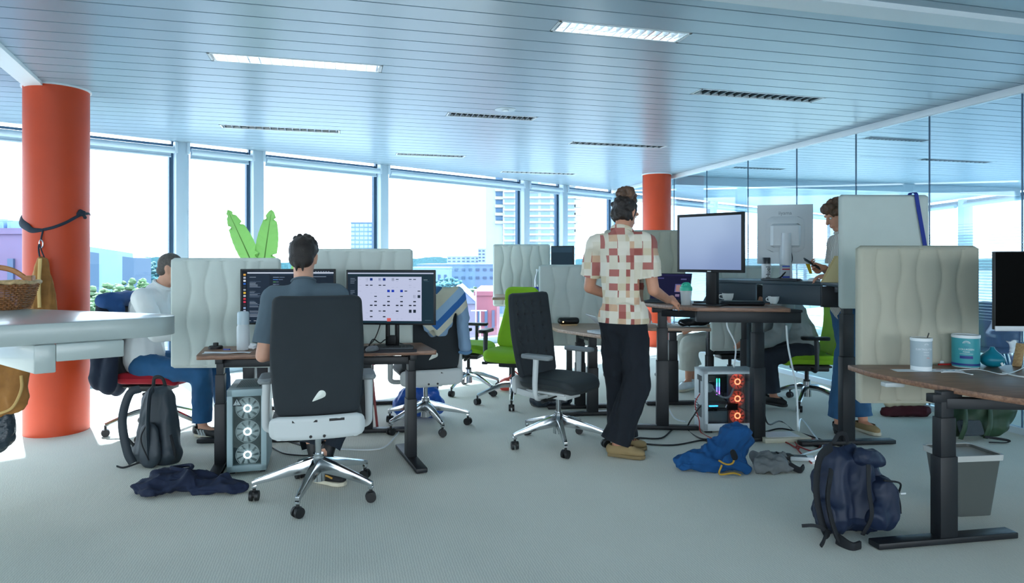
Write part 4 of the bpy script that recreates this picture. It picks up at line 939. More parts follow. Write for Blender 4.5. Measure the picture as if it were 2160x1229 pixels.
# wicker basket
c = onz(-6, 652, 1.05); t = thing('basket', 'woven brown wicker basket with a wooden handle on the white counter', 'basket', (c.x, c.y, 1.05), .12); m_wick = M('wicker', '8e5a2c', .6, var=(60, .35)); m_hand = wood('handle_wood', '9a5f2c', 'c08248')
def oval(k, z, grow=0): a = .155 + .045 * z / .15 + grow; b = .11 + .03 * z / .15 + grow; q = abs(math.cos(k)) ** .6 * (1 if math.cos(k) >= 0 else -1); r = abs(math.sin(k)) ** .6 * (1 if math.sin(k) >= 0 else -1); return Vector((a * q, b * r, z))
wv = MB()
for j in range(13):
    z = .008 + j * .0115; n = 56
    wv.tube([oval(2 * PI * i / n, z, .004 * (1 if (i + j) % 2 else -1)) for i in range(n + 1)], .0055, seg=5, smooth=0)
wv.build('weave', m_wick, t, smooth=True)
sk = MB()
for i in range(28): k = 2 * PI * i / 28; sk.cyl(oval(k, .0), oval(k, .165), .004, seg=6)
sk.build('stakes', m_wick, t, smooth=True)
MB().tube([oval(2 * PI * i / 40, .165 + .004 * math.sin(i * 2.2), .004) for i in range(41)], .011, seg=7, smooth=0).build('rim', M('wicker_pale', 'c9a878', .6, var=(50, .3)), t, smooth=True)
MB().prism([(.16 * math.cos(k) * 1.0, .115 * math.sin(k)) for k in [i * PI / 10 for i in range(20)]], .0, .008).build('bottom', m_wick, t)
hd_ = MB().tube([(-.18, 0, .11), (-.17, 0, .2), (-.09, 0, .245), (0, 0, .255), (.09, 0, .235), (.165, 0, .185), (.185, 0, .18)], .016, seg=8, flat=.5).build('handle', m_hand, t, smooth=True)
MB().box((.185, 0, .175), (.04, .045, .06)).build('handle_end', m_hand, t, bevel=.004)
# ================================================================ strap, carabiner and coats
m_strap = M('dark_webbing', '1d2836', .8)
t = thing('strap', 'dark strap tied around the near orange column', 'strap', (colA.x, colA.y, 0)); r = .229
def ring(k, z): return Vector((r * math.cos(k), r * math.sin(k), z))
ks = [math.radians(x) for x in (-60, -40, -15, 10, 60, 110, 150, 180, 200, 225, 250, 262)]; zs = [1.60, 1.64, 1.70, 1.72, 1.72, 1.72, 1.72, 1.71, 1.69, 1.64, 1.60, 1.575]
front = math.radians(-78)
MB().tube([ring(front, 1.578)] + [ring(k, z) for k, z in zip(ks, zs)] + [ring(math.radians(282), 1.576)], lambda q: .011 + .022 * max(0, math.sin((q - .5) * 2 * PI)) if q > .5 else .011, seg=8, flat=.3).build('webbing', m_strap, t, smooth=True)
b_ = MB(); rk = random.Random(2)
for _ in range(9): b_.ell(ring(math.radians(-12), 1.71) + Vector((rk.uniform(-.02, .02), rk.uniform(-.02, .02), rk.uniform(-.03, .03))), rk.uniform(.014, .024), seg=8, rings=6)
blob('knot', b_, .006, m_strap, t, 2)
q = ring(front, 1.57); MB().tube([q, q + Vector((-.003, -.012, -.05)), q + Vector((-.004, -.012, -.075))], .006, seg=6).build('hanging_cord', m_strap, t, smooth=True)
k0 = q + Vector((-.004, -.014, -.10)); pts = [k0 + Vector((.014 * math.cos(a), 0, .032 * math.sin(a))) for a in [i * PI / 6 for i in range(13)]]
MB().tube(pts, .004, seg=7, smooth=3).build('carabiner', m_chrome, t, smooth=True)
kx = Vector((colA.x, colA.y, 0)) + k0
m_tan = M('tan_cotton', '9a6a34', .85, var=(12, .2), bump=(200, .2, .001)); m_tanl = M('tan_lining', 'c9a76a', .85)
t = thing('coat', 'tan coat hanging from the carabiner on the orange column', 'coat', (kx.x + .055, kx.y - .06, 0))
b_ = MB(); zt = kx.z - .11
for dx, dy, w0, w1 in ((-.05, 0, .022, .06), (-.015, -.02, .02, .055), (.02, .0, .02, .05), (.05, .01, .016, .045)): b_.rod((dx * .4, dy, zt), (dx * 1.5, dy - .02, .98), w0 * 1.1, w1 * 1.1, flat=((0, 1, 0), .8))
cc_ = blob('coat_body', b_, .009, m_tan, t, 4, (.009, (26, 26, 3), 4))
MB().tube([(.01, -.04, zt), (.022, -.07, zt - .2), (.03, -.075, 1.0)], .014, seg=6, flat=.5).build('lining_edge', m_tanl, t, smooth=True)
MB().tube([(-.02, .0, zt), (-.05, .03, zt + .05), (-.062, .045, zt + .09), (-.058, .047, zt + .11)], .006, seg=6).tube([(.015, .0, zt), (-.03, .03, zt + .06), (-.056, .046, zt + .11)], .005, seg=6).build('hanging_loop', m_strap, t, smooth=True)
c = at(22, 800, 3.9); t = thing('coat', 'brown coat hanging under the white counter at the left edge', 'coat', (c.x, c.y, 0))
b_ = MB()
for dx, w1, zb in ((-.12, .07, .46), (-.05, .08, .46), (.02, .08, .475), (.065, .05, .52)): b_.rod((dx * .8, 0, .93), (dx, 0, zb + .04), .05, w1, flat=((0, 1, 0), .8))
blob('coat_body', b_, .012, m_tan, t, 4, (.014, (9, 9, 7), 9)); MB().tube([(.10, -.05, .68), (.108, -.06, .6), (.07, -.08, .5), (-.02, -.085, .46)], .008, seg=6).build('hem_seam', m_tanl, t, smooth=True)
MB().tube([(-.02, .0, .9), (-.02, 0, .951)], .006, seg=6, smooth=0).build('hanging_loop', m_strap, t)
t = thing('net_bag', 'crumpled black net bag hanging below the brown coat', 'bag', (c.x - .04, c.y - .0, 0)); b_ = MB()
b_.rod((-.05, 0, .46), (-.02, 0, .29), .05, .07); b_.rod((.02, 0, .45), (.02, 0, .30), .04, .05); b_.rod((.03, 0, .46), (-.04, 0, .24), .02, .04)
blob('bag_body', b_, .011, M('black_nylon', '27323c', .25, bump=(60, .6, .01)), t, 2, (.014, (16, 16, 16), 5)); MB().tube([(-.04, 0, .45), (-.03, -.01, .5), (-.01, -.01, .47)], .006, seg=6).build('draw_cord', m_blackpl, t)
# ================================================================ small things on the desks
m_wpl = M('milky_plastic', 'dfe7ea', .35); m_paper = M('paper', 'e9edf0', .8)
c = onz(513, 738, .75); t = thing('bottle', 'milky white plastic bottle left of the dark monitors', 'bottle', (c.x, c.y, .75))
MB().lathe([(.036, 0), (.041, .006), (.041, .155), (.036, .165), (.036, .175)], 24).build('body', m_wpl, t, smooth=True, ang=50)
MB().lathe([(.038, .172), (.038, .245), (.032, .256), (.02, .258)], 24).build('cap', M('milky_cap', 'cfe0e8', .3), t, smooth=True, ang=50)
c = onz(455, 735, .75); t = thing('puck', 'black round dock with a raised knob on the walnut desk', 'dock', (c.x, c.y, .75))
MB().lathe([(.046, 0), (.046, .014), (.04, .02)], 24).build('base', m_blackpl, t, smooth=True, ang=40); MB().lathe([(.018, .019), (.017, .04)], 16).build('knob', m_blackpl, t, smooth=True, ang=40)
def paper(label, loc, yaw, w, d, lift=0.0, mat=None, z=.0, name='paper_sheet', curl=.012, sd=1):
    mb = MB(); n = 8; vs = []
    for k in (0, .0006):
        for j in range(n + 1):
            for i in range(n + 1):
                x, y = i / n - .5, j / n - .5; zz = curl * max(0, noise.noise(Vector((x * 2 + sd, y * 2, sd)))) + lift * max(0, -x - .15) ** 2 * 4
                vs.append((x * w, y * d, zz + k))
    N = (n + 1) ** 2; fs = []
    for j in range(n):
        for i in range(n): a = j * (n + 1) + i; fs.append((a, a + n + 1, a + n + 2, a + 1)); fs.append((N + a, N + a + 1, N + a + n + 2, N + a + n + 1))
    o = mb.add(vs, fs).build(name, mat or m_paper, None, smooth=True); o.location = loc; o.rotation_euler = (0, 0, yaw); return tag(o, label, 'paper')
c = onz(470, 745, .75); paper('white papers on the walnut desk left of the grey T-shirt', (c.x + .02, c.y + .02, .7505), .12, .29, .07, 0, curl=.02, sd=3)
o = MB().cyl((-.06, 0, 0), (.06, .01, 0), .0045, seg=8).build('pen', M('pen_blue', '2a3aa8', .3), None, smooth=True); o.location = (c.x + .03, c.y, .776); o.rotation_euler = (0, .1, 2.2); tag(o, 'blue pen lying on the white papers', 'pen')
b_ = MB(); rk = random.Random(5)
for _ in range(8): b_.ell((rk.uniform(-.02, .02), rk.uniform(-.012, .012), rk.uniform(.014, .035)), rk.uniform(.01, .016), seg=8, rings=6)
c = onz(534, 738, .75); o = blob('tissue', b_, .006, m_paper, None, 1, (.006, (50, 50, 50), 2)); o.location = (c.x, c.y, .752); tag(o, 'crumpled white tissue beside the milky bottle', 'tissue')
# mouse mat, mouse, keyboard on the right half of the walnut desk
c = onz(822, 743, .75)
o = MB().prism(rounded_poly([(-.17, -.05), (.17, -.05), (.17, .09), (-.17, .09)], .015), 0, .003).build('mouse_mat', M('mat_dark', '2e2a2e', .9)); o.location = (c.x, c.y + .03, .7502); o.rotation_euler = (0, 0, .15); tag(o, 'dark mouse mat under the right monitor', 'mouse mat')
t = thing('computer_mouse', 'grey computer mouse on the dark mat beside the chair back', 'mouse', (c.x - .125, c.y + .03, .7535), -.3)
b_ = MB(); b_.ell((0, 0, .012), (.034, .055, .024)); b_.rod((0, -.03, .01), (.01, .03, .012), .02, .025); o = blob('shell', b_, .005, M('mouse_grey', '6d7478', .45), t, 3); trim(o.data, [((0, 0, 0.002), (0, 0, -1), .3)])
MB().cyl((-.004, .038, .03), (.004, .038, .03), .009, seg=12).build('wheel', m_blackpl, t, smooth=True)
t = thing('keyboard', 'dark grey keyboard behind the mouse mat at the right monitor', 'keyboard', (c.x - .05, c.y + .155, .7505), .12)
MB().box((0, 0, .008), (.36, .1, .014)).build('body', M('kb_grey', '3a4248', .5), t, bevel=.004)
kk = MB()
for j in range(4):
    for i in range(14): kk.box((-.163 + i * .025, -.036 + j * .024, .0165), (.02, .019, .005))
o = kk.build('keys', m_blackpl, t); o['kind'] = 'stuff'
cable('black cable loop beneath the right monitor', [onz(775, 731, .75) + Vector((0, .05, .004)), onz(785, 727, .75) + Vector((0, .08, .03)), at(800, 690, 4.62), at(806, 660, 4.6)], .004, m_blackpl)
cable('black cord coiled behind the mouse under the right monitor', [onz(772, 733, .75) + Vector((0, .1, .004)), onz(780, 730, .75) + Vector((0, .12, .035)), onz(795, 729, .75) + Vector((0, .12, .005)), onz(810, 729, .75) + Vector((0, .12, .03)), onz(850, 730, .75) + Vector((0, .06, .004))], .004, m_blackpl)
# standing desk: shaker, cups, case
c = onz(1447, 643, 1.0); t = thing('shaker', 'protein shaker with a turquoise lid and brown drink', 'shaker', (c.x, c.y, 1.0)); m_sh = M_glass('shaker_plastic', 'e6ecec', .8, .25, .3)
MB().lathe([(.034, 0), (.036, .004), (.045, .115)], 28).build('cup_wall', M('shaker_wall', 'cfd6d6', .3, alpha=.75), t, smooth=True, ang=60)
MB().lathe([(.0, .002), (.0335, .003), (.0385, .042), (.0, .042)], 24, caps=False).build('drink', M('brown_drink', '6a4a3c', .4), t, smooth=True, ang=50)
l = MB().lathe([(.048, .112), (.048, .132), (.044, .142), (.024, .152), (.02, .165), (.0, .167)], 28, caps=False).build('lid', M('turquoise_plastic', '34b898', .4), t, smooth=True, ang=40)
MB().tube([(-.03, 0, .145), (-.02, 0, .165), (.02, 0, .168), (.035, 0, .14)], .008, seg=8).build('flip_cap', MATS['turquoise_plastic'], l, smooth=True)
c = onz(1536, 635, 1.0); cup('white cup with handle to the left before the monitor neck', (c.x, c.y - .0, 1.0), .052, .068, PI)
c = onz(1632, 640, 1.0); cup('white cup behind the black case at the desk end', (c.x, c.y, 1.0), .045, .058, PI + .3)
c = onz(1560, 642, 1.0); t = thing('laptop_case', 'slim black zipped case lying on the standing desk', 'case', (c.x - .01, c.y - .03, 1.0), math.radians(-8))
MB().add(*[q for q in pad(.34, .16, .034, R=.03, re=.014, nx=16, nz=12)], mt=T(.0, -.05, .017) @ rotm(rx=-PI / 2) @ T(0, 0, -.08)).build('case_body', M('case_black', '101418', .5), t, smooth=True, ang=80)
MB().tube([(-.16, -.135, .02), (.16, -.135, .02)], .0025, seg=6, smooth=0).build('zip', m_darkpl, t)
c = onz(1495, 638, 1.0); o = MB().prism(rounded_poly([(-.12, -.03), (.12, -.03), (.12, .03), (-.12, .03)], .01), 0, .012).build('phone', m_blackpl, None, bevel=.003); o.location = (c.x, c.y, 1.0005); o.rotation_euler = (0, 0, .1); tag(o, 'flat black box beside the shaker on the standing desk', 'box')
# highest desk: bottle, printed bag, keyboard, mouse, folder
c = at(1622, 588, 5.55); t = thing('bottle', 'white bottle with a black cap and upright black lettering', 'bottle', (c.x - .03, c.y - .02, 1.18))
MB().lathe([(.034, 0), (.037, .004), (.037, .13), (.033, .14)], 24).build('body', M('white_plastic', 'd9dee0', .4), t, smooth=True, ang=50); MB().lathe([(.034, .138), (.034, .185), (.03, .19)], 24).build('cap', M('cap_slate', '2c343a', .4), t, smooth=True, ang=50)
text_part('lettering', 'Huel', .052, m_blackpl, t, T(.002, -.0378, .068) @ rotm(rx=PI / 2) @ rotm(rz=PI / 2))
c = at(1648, 592, 5.5); t = thing('snack_bag', 'clear printed bag with red and blue stripes beneath the white monitor', 'bag', (c.x + .03, c.y + .0, 1.18), -.1)
MB().add(*pad(.085, .13, .03, R=.01, re=.012, nx=10, nz=12, front=lambda x, z: .006 * math.sin(z * 90) * math.sin(x * 60)), mt=T(0, 0, 0)).build('bag_body', M('silver_film', 'b9c2ca', .2, .0, bump=(30, .5, .006)), t, smooth=True, ang=80)
for z0, z1, cc in ((.112, .122, '2448b8'), (.088, .098, 'b83040'), (.022, .036, '2440b0')): MB().box((.004, -.0165, (z0 + z1) / 2), (.06, .002, z1 - z0)).build('printed_stripe', M('print_' + cc, cc, .4), t)
c = at(1690, 590, 5.33); t = thing('keyboard', 'dark keyboard under the curly man\'s hands', 'keyboard', (2.20, 5.42, 1.1805), math.radians(-48)); MB().box((0, 0, .008), (.3, .11, .014)).build('body', MATS['kb_grey'], t, bevel=.004); MB().box((0, 0, .017), (.28, .095, .005)).build('keys', m_blackpl, t)
t = thing('computer_mouse', 'white computer mouse at the right end of the highest desk', 'mouse', (2.372, 5.215, 1.1805), .8); b_ = MB(); b_.ell((0, 0, .01), (.03, .05, .018)); o = blob('shell', b_, .005, m_wpl, t, 2); trim(o.data, [((0, 0, .001), (0, 0, -1), .3)])
t = thing('folder', 'cream card folder leaning against the tall felt screen', 'folder', (2.41, 5.02, 1.1805), -.15); MB().add([(-.07, 0, 0), (.13, 0, 0), (.13, 0, .2), (.03, 0, .2), (-.07, .012, 0), (.13, .012, 0), (.13, .012, .2), (.03, .012, .2)], [(0, 1, 2, 3), (7, 6, 5, 4), (0, 4, 5, 1), (1, 5, 6, 2), (2, 6, 7, 3), (3, 7, 4, 0)]).build('card', M('cream_card', 'd8c08a', .8), t); MB().add([(-.06, -.003, 0), (.13, -.003, 0), (.13, -.003, .19), (.04, -.003, .19)], [(0, 1, 2, 3)]).build('front_sheet', M('cream_sheet', 'e0cc9a', .8), t)
# low desk: round speaker
c = onz(1198, 684, .74); t = thing('speaker', 'black rounded speaker on the low desk beside the tufted chair', 'speaker', (c.x, c.y - .06, .74), .1)
MB().add([(x, y, z) for x, y, z in pad(.205, .062, .11, R=.03, re=.03, nx=18, nz=10)[0]], pad(.205, .062, .11, R=.03, re=.03, nx=18, nz=10)[1], T(0, 0, .01)).build('body', m_blackpl, t, smooth=True, ang=80); MB().prism(rounded_poly([(-.08, -.05), (.08, -.05), (.08, .05), (-.08, .05)], .02), 0, .012).build('base_plate', m_pale, t); MB().ell((-.06, -.056, .035), .006, seg=8, rings=6).build('light', M('amber', 'ffd080', .3, emit='ffd080', es=2), t)
c = onz(1134, 628, .94); t = thing('bottle', 'clear water bottle at the left edge of a felt screen', 'bottle', (c.x, c.y, .94)); MB().lathe([(.034, 0), (.036, .01), (.036, .2), (.014, .27), (.014, .29)], 20).build('body', M_glass('clear_plastic', 'dfe9ee', 1.0, .12), t, smooth=True, ang=50); MB().lathe([(.0365, .07), (.0365, .12)], 20, caps=False).build('label_wrap', M('pen_blue', '2a3aa8', .3), t, smooth=True); MB().lathe([(.016, .288), (.016, .31)], 16).build('cap', m_wpl, t, smooth=True)
# tangle of white cables on the low back desk
rk = random.Random(11)
WC = ['white cable coil at the left of the low back desk', 'white cable coil in the middle of the low back desk', 'white cable coil nearest the black bag on the low desk']
for i in range(3):
    q = [Vector((1.2 + i * .14 + rk.uniform(0, .2), 6.0 + rk.uniform(0, .3), .742 + rk.uniform(.002, .05))) for _ in range(6)]
    cable(WC[i], q, .0045, m_wpl, group='white cables tangled on the low desk')
t = thing('shoulder_bag', 'black bag lying on the low desk behind the raised desk leg', 'bag', (1.66, 6.08, .742)); b_ = MB(); b_.rod((-.1, 0, .035), (.1, .03, .04), .045, .05, flat=((0, 0, 1), .8)); b_.rod((.02, -.02, .06), (.09, 0, .07), .03, .03); o = blob('bag_body', b_, .01, m_blackpl, t, 3, (.006, (14, 14, 14), 3)); trim(o.data, [((0, 0, 0.0), (0, 0, -1), .4)]); MB().tube([(-.1, -.03, .04), (-.13, -.08, .05), (-.05, -.07, .01)], .007, seg=6).build('strap', m_blackpl, t, smooth=True)
# foreground desk
def canister(label, c, r, h, mat, mlid, rows, yawp, band=None):
    t = thing('canister', label, 'canister', c, yawp)
    MB().lathe([(r, .0), (r, h - .012)], 36).build('tin', m_wpl, t, smooth=True, ang=50)
    MB().lathe([(r + .0008, h * .13 if not band else .004), (r + .0008, h - .016)], 36, caps=False).build('label_wrap', mat, t, smooth=True)
    MB().lathe([(r + .003, h - .014), (r + .003, h), (r - .003, h + .001), (r - .004, h - .004)], 36).build('lid', mlid, t, smooth=True, ang=40)
    def wrap(o, R):
        for v in o.data.vertices: a = v.co.x / R; yy = v.co.y; v.co = Vector((R * math.sin(a), -R * math.cos(a) + yy * .0, v.co.z))
        o.data.update()
    for body_, size, z, m, dx in rows:
        o = text_part('lettering', body_, size, m, t, T(dx, 0, z) @ rotm(rx=PI / 2), ext=0); wrap(o, r + .0014)
    return t, wrap
m_lw = M('label_white', 'e2eaec', .5); m_ln = M('label_navy', '16307c', .5); m_lo = M('label_orange', 'd86a4a', .5)
c = onz(1943, 780, .74); r1 = .052
t, wr_ = canister('grey canister with a black spoon handle sticking out', (c.x, c.y, .7415), r1, .178, M('label_grey', '9fb0b8', .5), m_wpl, [('ELEKTROLYTEN', .0125, .118, m_lw, .012), ('POEDER', .008, .102, m_lw, .02), ('CITROEN', .007, .088, m_lw, .02), ('300g', .009, .072, m_lo, .028)], -.42)
def arch(t, wr_, r, x, z, s, mat):
    mb = MB()
    for k in range(5):
        R = s * (1 - k * .17); pts = [(x + R * math.cos(a), 0, z + R * math.sin(a) * .8) for a in [i * PI / 8 for i in range(9)]]
        for a, b in zip(pts[:-1], pts[1:]): mb.quad((a[0], 0, a[2]), (b[0], 0, b[2]), (x + (b[0] - x) * .93, 0, z + (b[2] - z) * .93), (x + (a[0] - x) * .93, 0, z + (a[2] - z) * .93))
    o = mb.build('emblem', mat, t); wr_(o, r + .0014)
arch(t, wr_, r1, .02, .142, .012, m_lw)
MB().bar((.02, .01, .14), (.038, .005, .205), .012, .005).build('spoon_handle', m_blackpl, t, bevel=.002); MB().lathe([(.0, .1775), (.046, .1775)], 20, caps=False).build('powder', M('powder', 'd8d2c4', .9), t)
c = onz(2037, 773, .74); r2 = .068
t, wr_ = canister('large turquoise canister with a white lid', (c.x, c.y, .7415), r2, .182, M('label_teal', '2f96a0', .45), m_wpl, [('VEGAN', .007, .118, m_ln, 0), ('COLLAGEEN', .0135, .104, m_lw, 0), ('POEDER', .009, .090, m_lw, 0), ('PLANTAARDIGE FORMULE', .0055, .079, m_lw, 0)], -.55, band=True)
arch(t, wr_, r2, .0, .138, .019, m_lw)
mb = MB()
for i in range(6): mb.quad((-.032 + i * .0107, 0, .052), (-.0213 + i * .0107, 0, .052), (-.0213 + i * .0107, 0, .068), (-.032 + i * .0107, 0, .068))
wr_(mb.build('navy_badge', m_ln, t), r2 + .0014); MB().lathe([(r2 + .0012, .012), (r2 + .0012, .024)], 36, caps=False).build('navy_band', m_ln, t, smooth=True)
c = onz(2093, 773, .74); t = thing('vase', 'teal onion shaped vase beside the turquoise canister', 'vase', (c.x, c.y, .7415)); MB().lathe([(.028, 0), (.05, .012), (.062, .035), (.058, .055), (.04, .075), (.022, .09), (.013, .102), (.011, .112), (.006, .113)], 32).build('body', M('teal_glaze', '0f7c92', .35), t, smooth=True, ang=60); MB().box((.022, -.058, .012), (.012, .004, .02), mt=rotm(ry=-.5)).build('paper_tag', m_paper, t)
c = onz(1945, 782, .74); paper('printed sheet under the grey canister on the foreground desk', (c.x + .03, c.y + .005, .7405), -.05, .36, .085, .0, curl=.003, name='paper_sheet', sd=2)
t = thing('printed_card', 'white card with red and blue print under the red pen', 'card', (c.x + .13, c.y + .0, .7445), -.12); MB().box((0, 0, .0), (.15, .07, .0012)).build('card', m_paper, t); MB().box((.02, -.008, .001), (.045, .012, .0006)).build('print_blue', M('print_cyan', '2f7fb0', .6), t); MB().box((-.035, .006, .001), (.025, .008, .0006)).build('print_red', M('print_rose', 'b03a5a', .6), t)
c = onz(1998, 771, .74); t = thing('pen', 'dark red pen beside the turquoise canister', 'pen', (c.x, c.y, .748), .1); MB().cyl((-.055, 0, 0), (.045, .0, 0), .0055, seg=10).build('barrel', M('pen_red', '9c1f1c', .35), t, smooth=True); MB().box((.05, 0, .003), (.035, .022, .016)).build('cap_clip', MATS['pen_red'], t, bevel=.004)
c = onz(1985, 768, .74); t = thing('eraser', 'small white eraser stick behind the red pen', 'eraser', (c.x, c.y + .02, .7415), -.5); MB().box((0, 0, .009), (.05, .02, .018)).build('block', m_paper, t, bevel=.004); MB().box((-.02, 0, .009), (.014, .021, .019)).build('sleeve', M('eraser_green', '8aa45a', .6), t, bevel=.002)
cable('white charging cable running across the foreground desk', [onz(1990, 784, .74) + Vector((0, 0, .004)), onz(2060, 780, .74) + Vector((0, 0, .004)), onz(2110, 790, .74) + Vector((0, 0, .004)), onz(2140, 786, .74) + Vector((0, 0, .006)), onz(2180, 768, .74) + Vector((0, 0, .01))], .0028, m_wpl)
cable('short white cable end on the foreground desk below the canister', [onz(1985, 786, .74) + Vector((0, 0, .004)), onz(2020, 786, .74) + Vector((0, 0, .004)), onz(2050, 791, .74) + Vector((0, 0, .004))], .0022, m_wpl, plug=(.014, .006, .005))
cable('white cable end beneath the black monitor at the right edge', [onz(2115, 787, .74) + Vector((0, 0, .004)), onz(2150, 795, .74) + Vector((0, 0, .004)), onz(2200, 800, .74) + Vector((0, 0, .004))], .0042, m_wpl)
c = onz(2150, 772, .74); t = thing('easel', 'wooden slanted stand beneath the black monitor', 'stand', (c.x + .02, c.y - .02, .7405))
MB().bar((-.05, 0, .0), (-.01, .02, .13), .045, .014).build('slat', m_pale, t, bevel=.003); MB().bar((.12, 0, .0), (.08, .02, .13), .045, .014).build('slat', m_pale, t, bevel=.003); MB().box((.1, -.03, .062), (.2, .06, .018)).build('shelf', m_blackpl, t, bevel=.004); MB().box((.06, -.03, .028), (.03, .03, .056)).build('foot', m_blackpl, t)
# ================================================================ waste bin
c = fl(2062, 1092); t = thing('waste_bin', 'grey plastic waste bin behind the foreground desk leg', 'bin', (c.x - .005, c.y + .11, 0), .12); m_bin = M('bin_grey', '4a504e', .5)
def tub(w0, d0, w1, d1, z0, z1, th):
    o0 = rounded_poly([(-w0, -d0), (w0, -d0), (w0, d0), (-w0, d0)], .03, 5); o1 = rounded_poly([(-w1, -d1), (w1, -d1), (w1, d1), (-w1, d1)], .03, 5); n = len(o0); k1 = (w1 - th) / w1; k0 = (w0 - th) / w0
    vs = [(x, y, z0) for x, y in o0] + [(x, y, z1) for x, y in o1] + [(x * k1, y * k1, z1) for x, y in o1] + [(x * k0, y * k0, z0 + th) for x, y in o0]
    fs = [(a * n + i, a * n + (i + 1) % n, (a + 1) * n + (i + 1) % n, (a + 1) * n + i) for a in range(3) for i in range(n)] + [tuple(range(n - 1, -1, -1)), tuple(range(3 * n, 4 * n))]
    return vs, fs
MB().add(*tub(.105, .085, .14, .112, 0, .325, .004)).build('body', m_bin, t, smooth=True, ang=40); MB().add(*tub(.147, .119, .149, .121, .298, .328, .012)).build('rim', M('bin_rim', 'b4b8b6', .5), t, smooth=True, ang=40)
MB().tube([(-.15, -.03, .318), (-.168, 0, .322), (-.15, .03, .318)], .007, seg=8).build('handle', MATS['bin_rim'], t, smooth=True)
# ================================================================ backpacks, clothes and bags on the floor
m_navyp = M('navy_nylon', '0c1d38', .6, bump=(300, .2, .001), var=(7, .12)); m_greyp = M('slate_nylon', '27323b', .55, bump=(300, .2, .001), var=(7, .1)); m_mesh = M('black_webbing', '10151b', .8)
# slate backpack by the red chair
c = fl(312, 985); t = thing('backpack', 'slate grey upright backpack on the floor by the red chair', 'backpack', (c.x, c.y + .1, 0), -.25)
b_ = MB(); b_.rod((-.02, 0, .1), (-.01, .02, .4), .13, .11, flat=((0, 1, 0), .75)); b_.rod((.06, 0, .1), (.03, .02, .42), .12, .10, flat=((0, 1, 0), .75)); b_.rod((-.09, .0, .07), (.1, 0, .07), .09, .09)
o = blob('bag_body', b_, .010, m_greyp, t, 3, (.014, (8, 8, 3), 3)); trim(o.data, [((0, 0, .0), (0, 0, -1), .5)])
b_ = MB(); b_.rod((.04, -.1, .08), (.03, -.09, .22), .09, .075, flat=((0, 1, 0), .5)); blob('front_pocket', b_, .012, m_greyp, t, 5, (.005, (9, 9, 6), 6))
for s in (-1, 1): MB().tube([(s * .05 - .02, -.06, .5), (s * .08 - .03, -.11, .47), (s * .10 - .04, -.135, .3), (s * .085 - .03, -.12, .1), (s * .07 - .02, -.1, .02)], .026, seg=8, flat=.35).build('shoulder_strap', m_greyp, t, smooth=True)
MB().tube([(-.05, .03, .5), (-.03, .02, .56), (.03, .02, .56), (.05, .03, .5)], .013, seg=8, flat=.6).build('grab_handle', m_mesh, t, smooth=True)
MB().tube([(-.12, -.06, .12), (-.19, -.06, .17), (-.2, -.04, .08), (-.12, -.02, .03)], .012, seg=6, flat=.4).build('side_strap', m_mesh, t, smooth=True); MB().tube([(-.03, -.11, .03), (-.1, -.16, .008), (-.17, -.15, .008)], .007, seg=6, flat=.4).build('loose_strap', m_mesh, t, smooth=True)
MB().tube([(.03, -.085, .46), (.06, -.13, .32), (.02, -.15, .2), (.07, -.14, .06)], .004, seg=6).build('zip', m_mesh, t, smooth=True); MB().tube([(.14, -.03, .2), (.18, -.04, .1), (.17, -.03, .06)], .014, seg=6, flat=.5).build('side_strap', m_mesh, t, smooth=True)
# navy backpack in the foreground
c = fl(1822, 1142); t = thing('backpack', 'navy backpack slumped on the floor in the right foreground', 'backpack', (c.x, c.y + .13, 0), .1)
b_ = MB(); b_.rod((-.02, .02, .12), (-.04, .05, .34), .15, .10, flat=((0, 1, 0), .8)); b_.rod((.08, 0, .12), (.07, .02, .3), .13, .10, flat=((0, 1, 0), .8)); b_.rod((-.12, 0, .09), (.1, 0, .09), .1, .1); b_.rod((-.09, .05, .38), (.05, .06, .4), .05, .045); b_.rod((-.09, .04, .2), (-.08, .06, .4), .09, .055)
o = blob('bag_body', b_, .009, m_navyp, t, 2, (.028, (7, 7, 2.6), 5)); trim(o.data, [((0, 0, .0), (0, 0, -1), .6)])
b_ = MB(); b_.rod((.14, -.04, .1), (.14, -.03, .22), .085, .07); b_.rod((.09, -.08, .1), (.17, -.04, .2), .07, .06); o = blob('front_pocket', b_, .009, m_navyp, t, 2, (.014, (9, 9, 5), 8)); trim(o.data, [((0, 0, .0), (0, 0, -1), .6)])
b_ = MB(); b_.rod((.05, -.02, .37), (.15, .0, .35), .055, .05); blob('top_flap', b_, .009, m_navyp, t, 2, (.014, (9, 9, 6), 2))
MB().tube([(-.1, .0, .42), (-.19, -.05, .38), (-.235, -.1, .24), (-.22, -.12, .1), (-.19, -.12, .03)], .026, seg=8, flat=.4).build('shoulder_strap', m_mesh, t, smooth=True)
MB().tube([(-.13, -.05, .32), (-.19, -.12, .2), (-.17, -.15, .06), (-.14, -.15, .02)], .03, seg=8, flat=.35).build('shoulder_strap', m_mesh, t, smooth=True)
MB().tube([(-.18, -.13, .05), (-.26, -.14, .09), (-.32, -.12, .085)], .009, seg=6, flat=.4).build('loose_strap', m_mesh, t, smooth=True); MB().tube([(-.2, -.13, .06), (-.24, -.17, .03), (-.26, -.18, .012)], .016, seg=6, flat=.4).build('loose_strap', m_mesh, t, smooth=True)
MB().tube([(-.16, -.15, .03), (-.13, -.21, .012), (-.08, -.2, .012)], .03, seg=6, flat=.35).build('strap_end', m_mesh, t, smooth=True)
MB().tube([(-.07, .03, .43), (-.04, .03, .475), (.0, .04, .47), (.02, .05, .43)], .012, seg=8, flat=.5).build('grab_handle', m_mesh, t, smooth=True); MB().tube([(.03, -.1, .36), (.02, -.12, .24), (.03, -.125, .12), (.0, -.1, .02)], .012, seg=6, flat=.3).build('compression_strap', m_mesh, t, smooth=True)
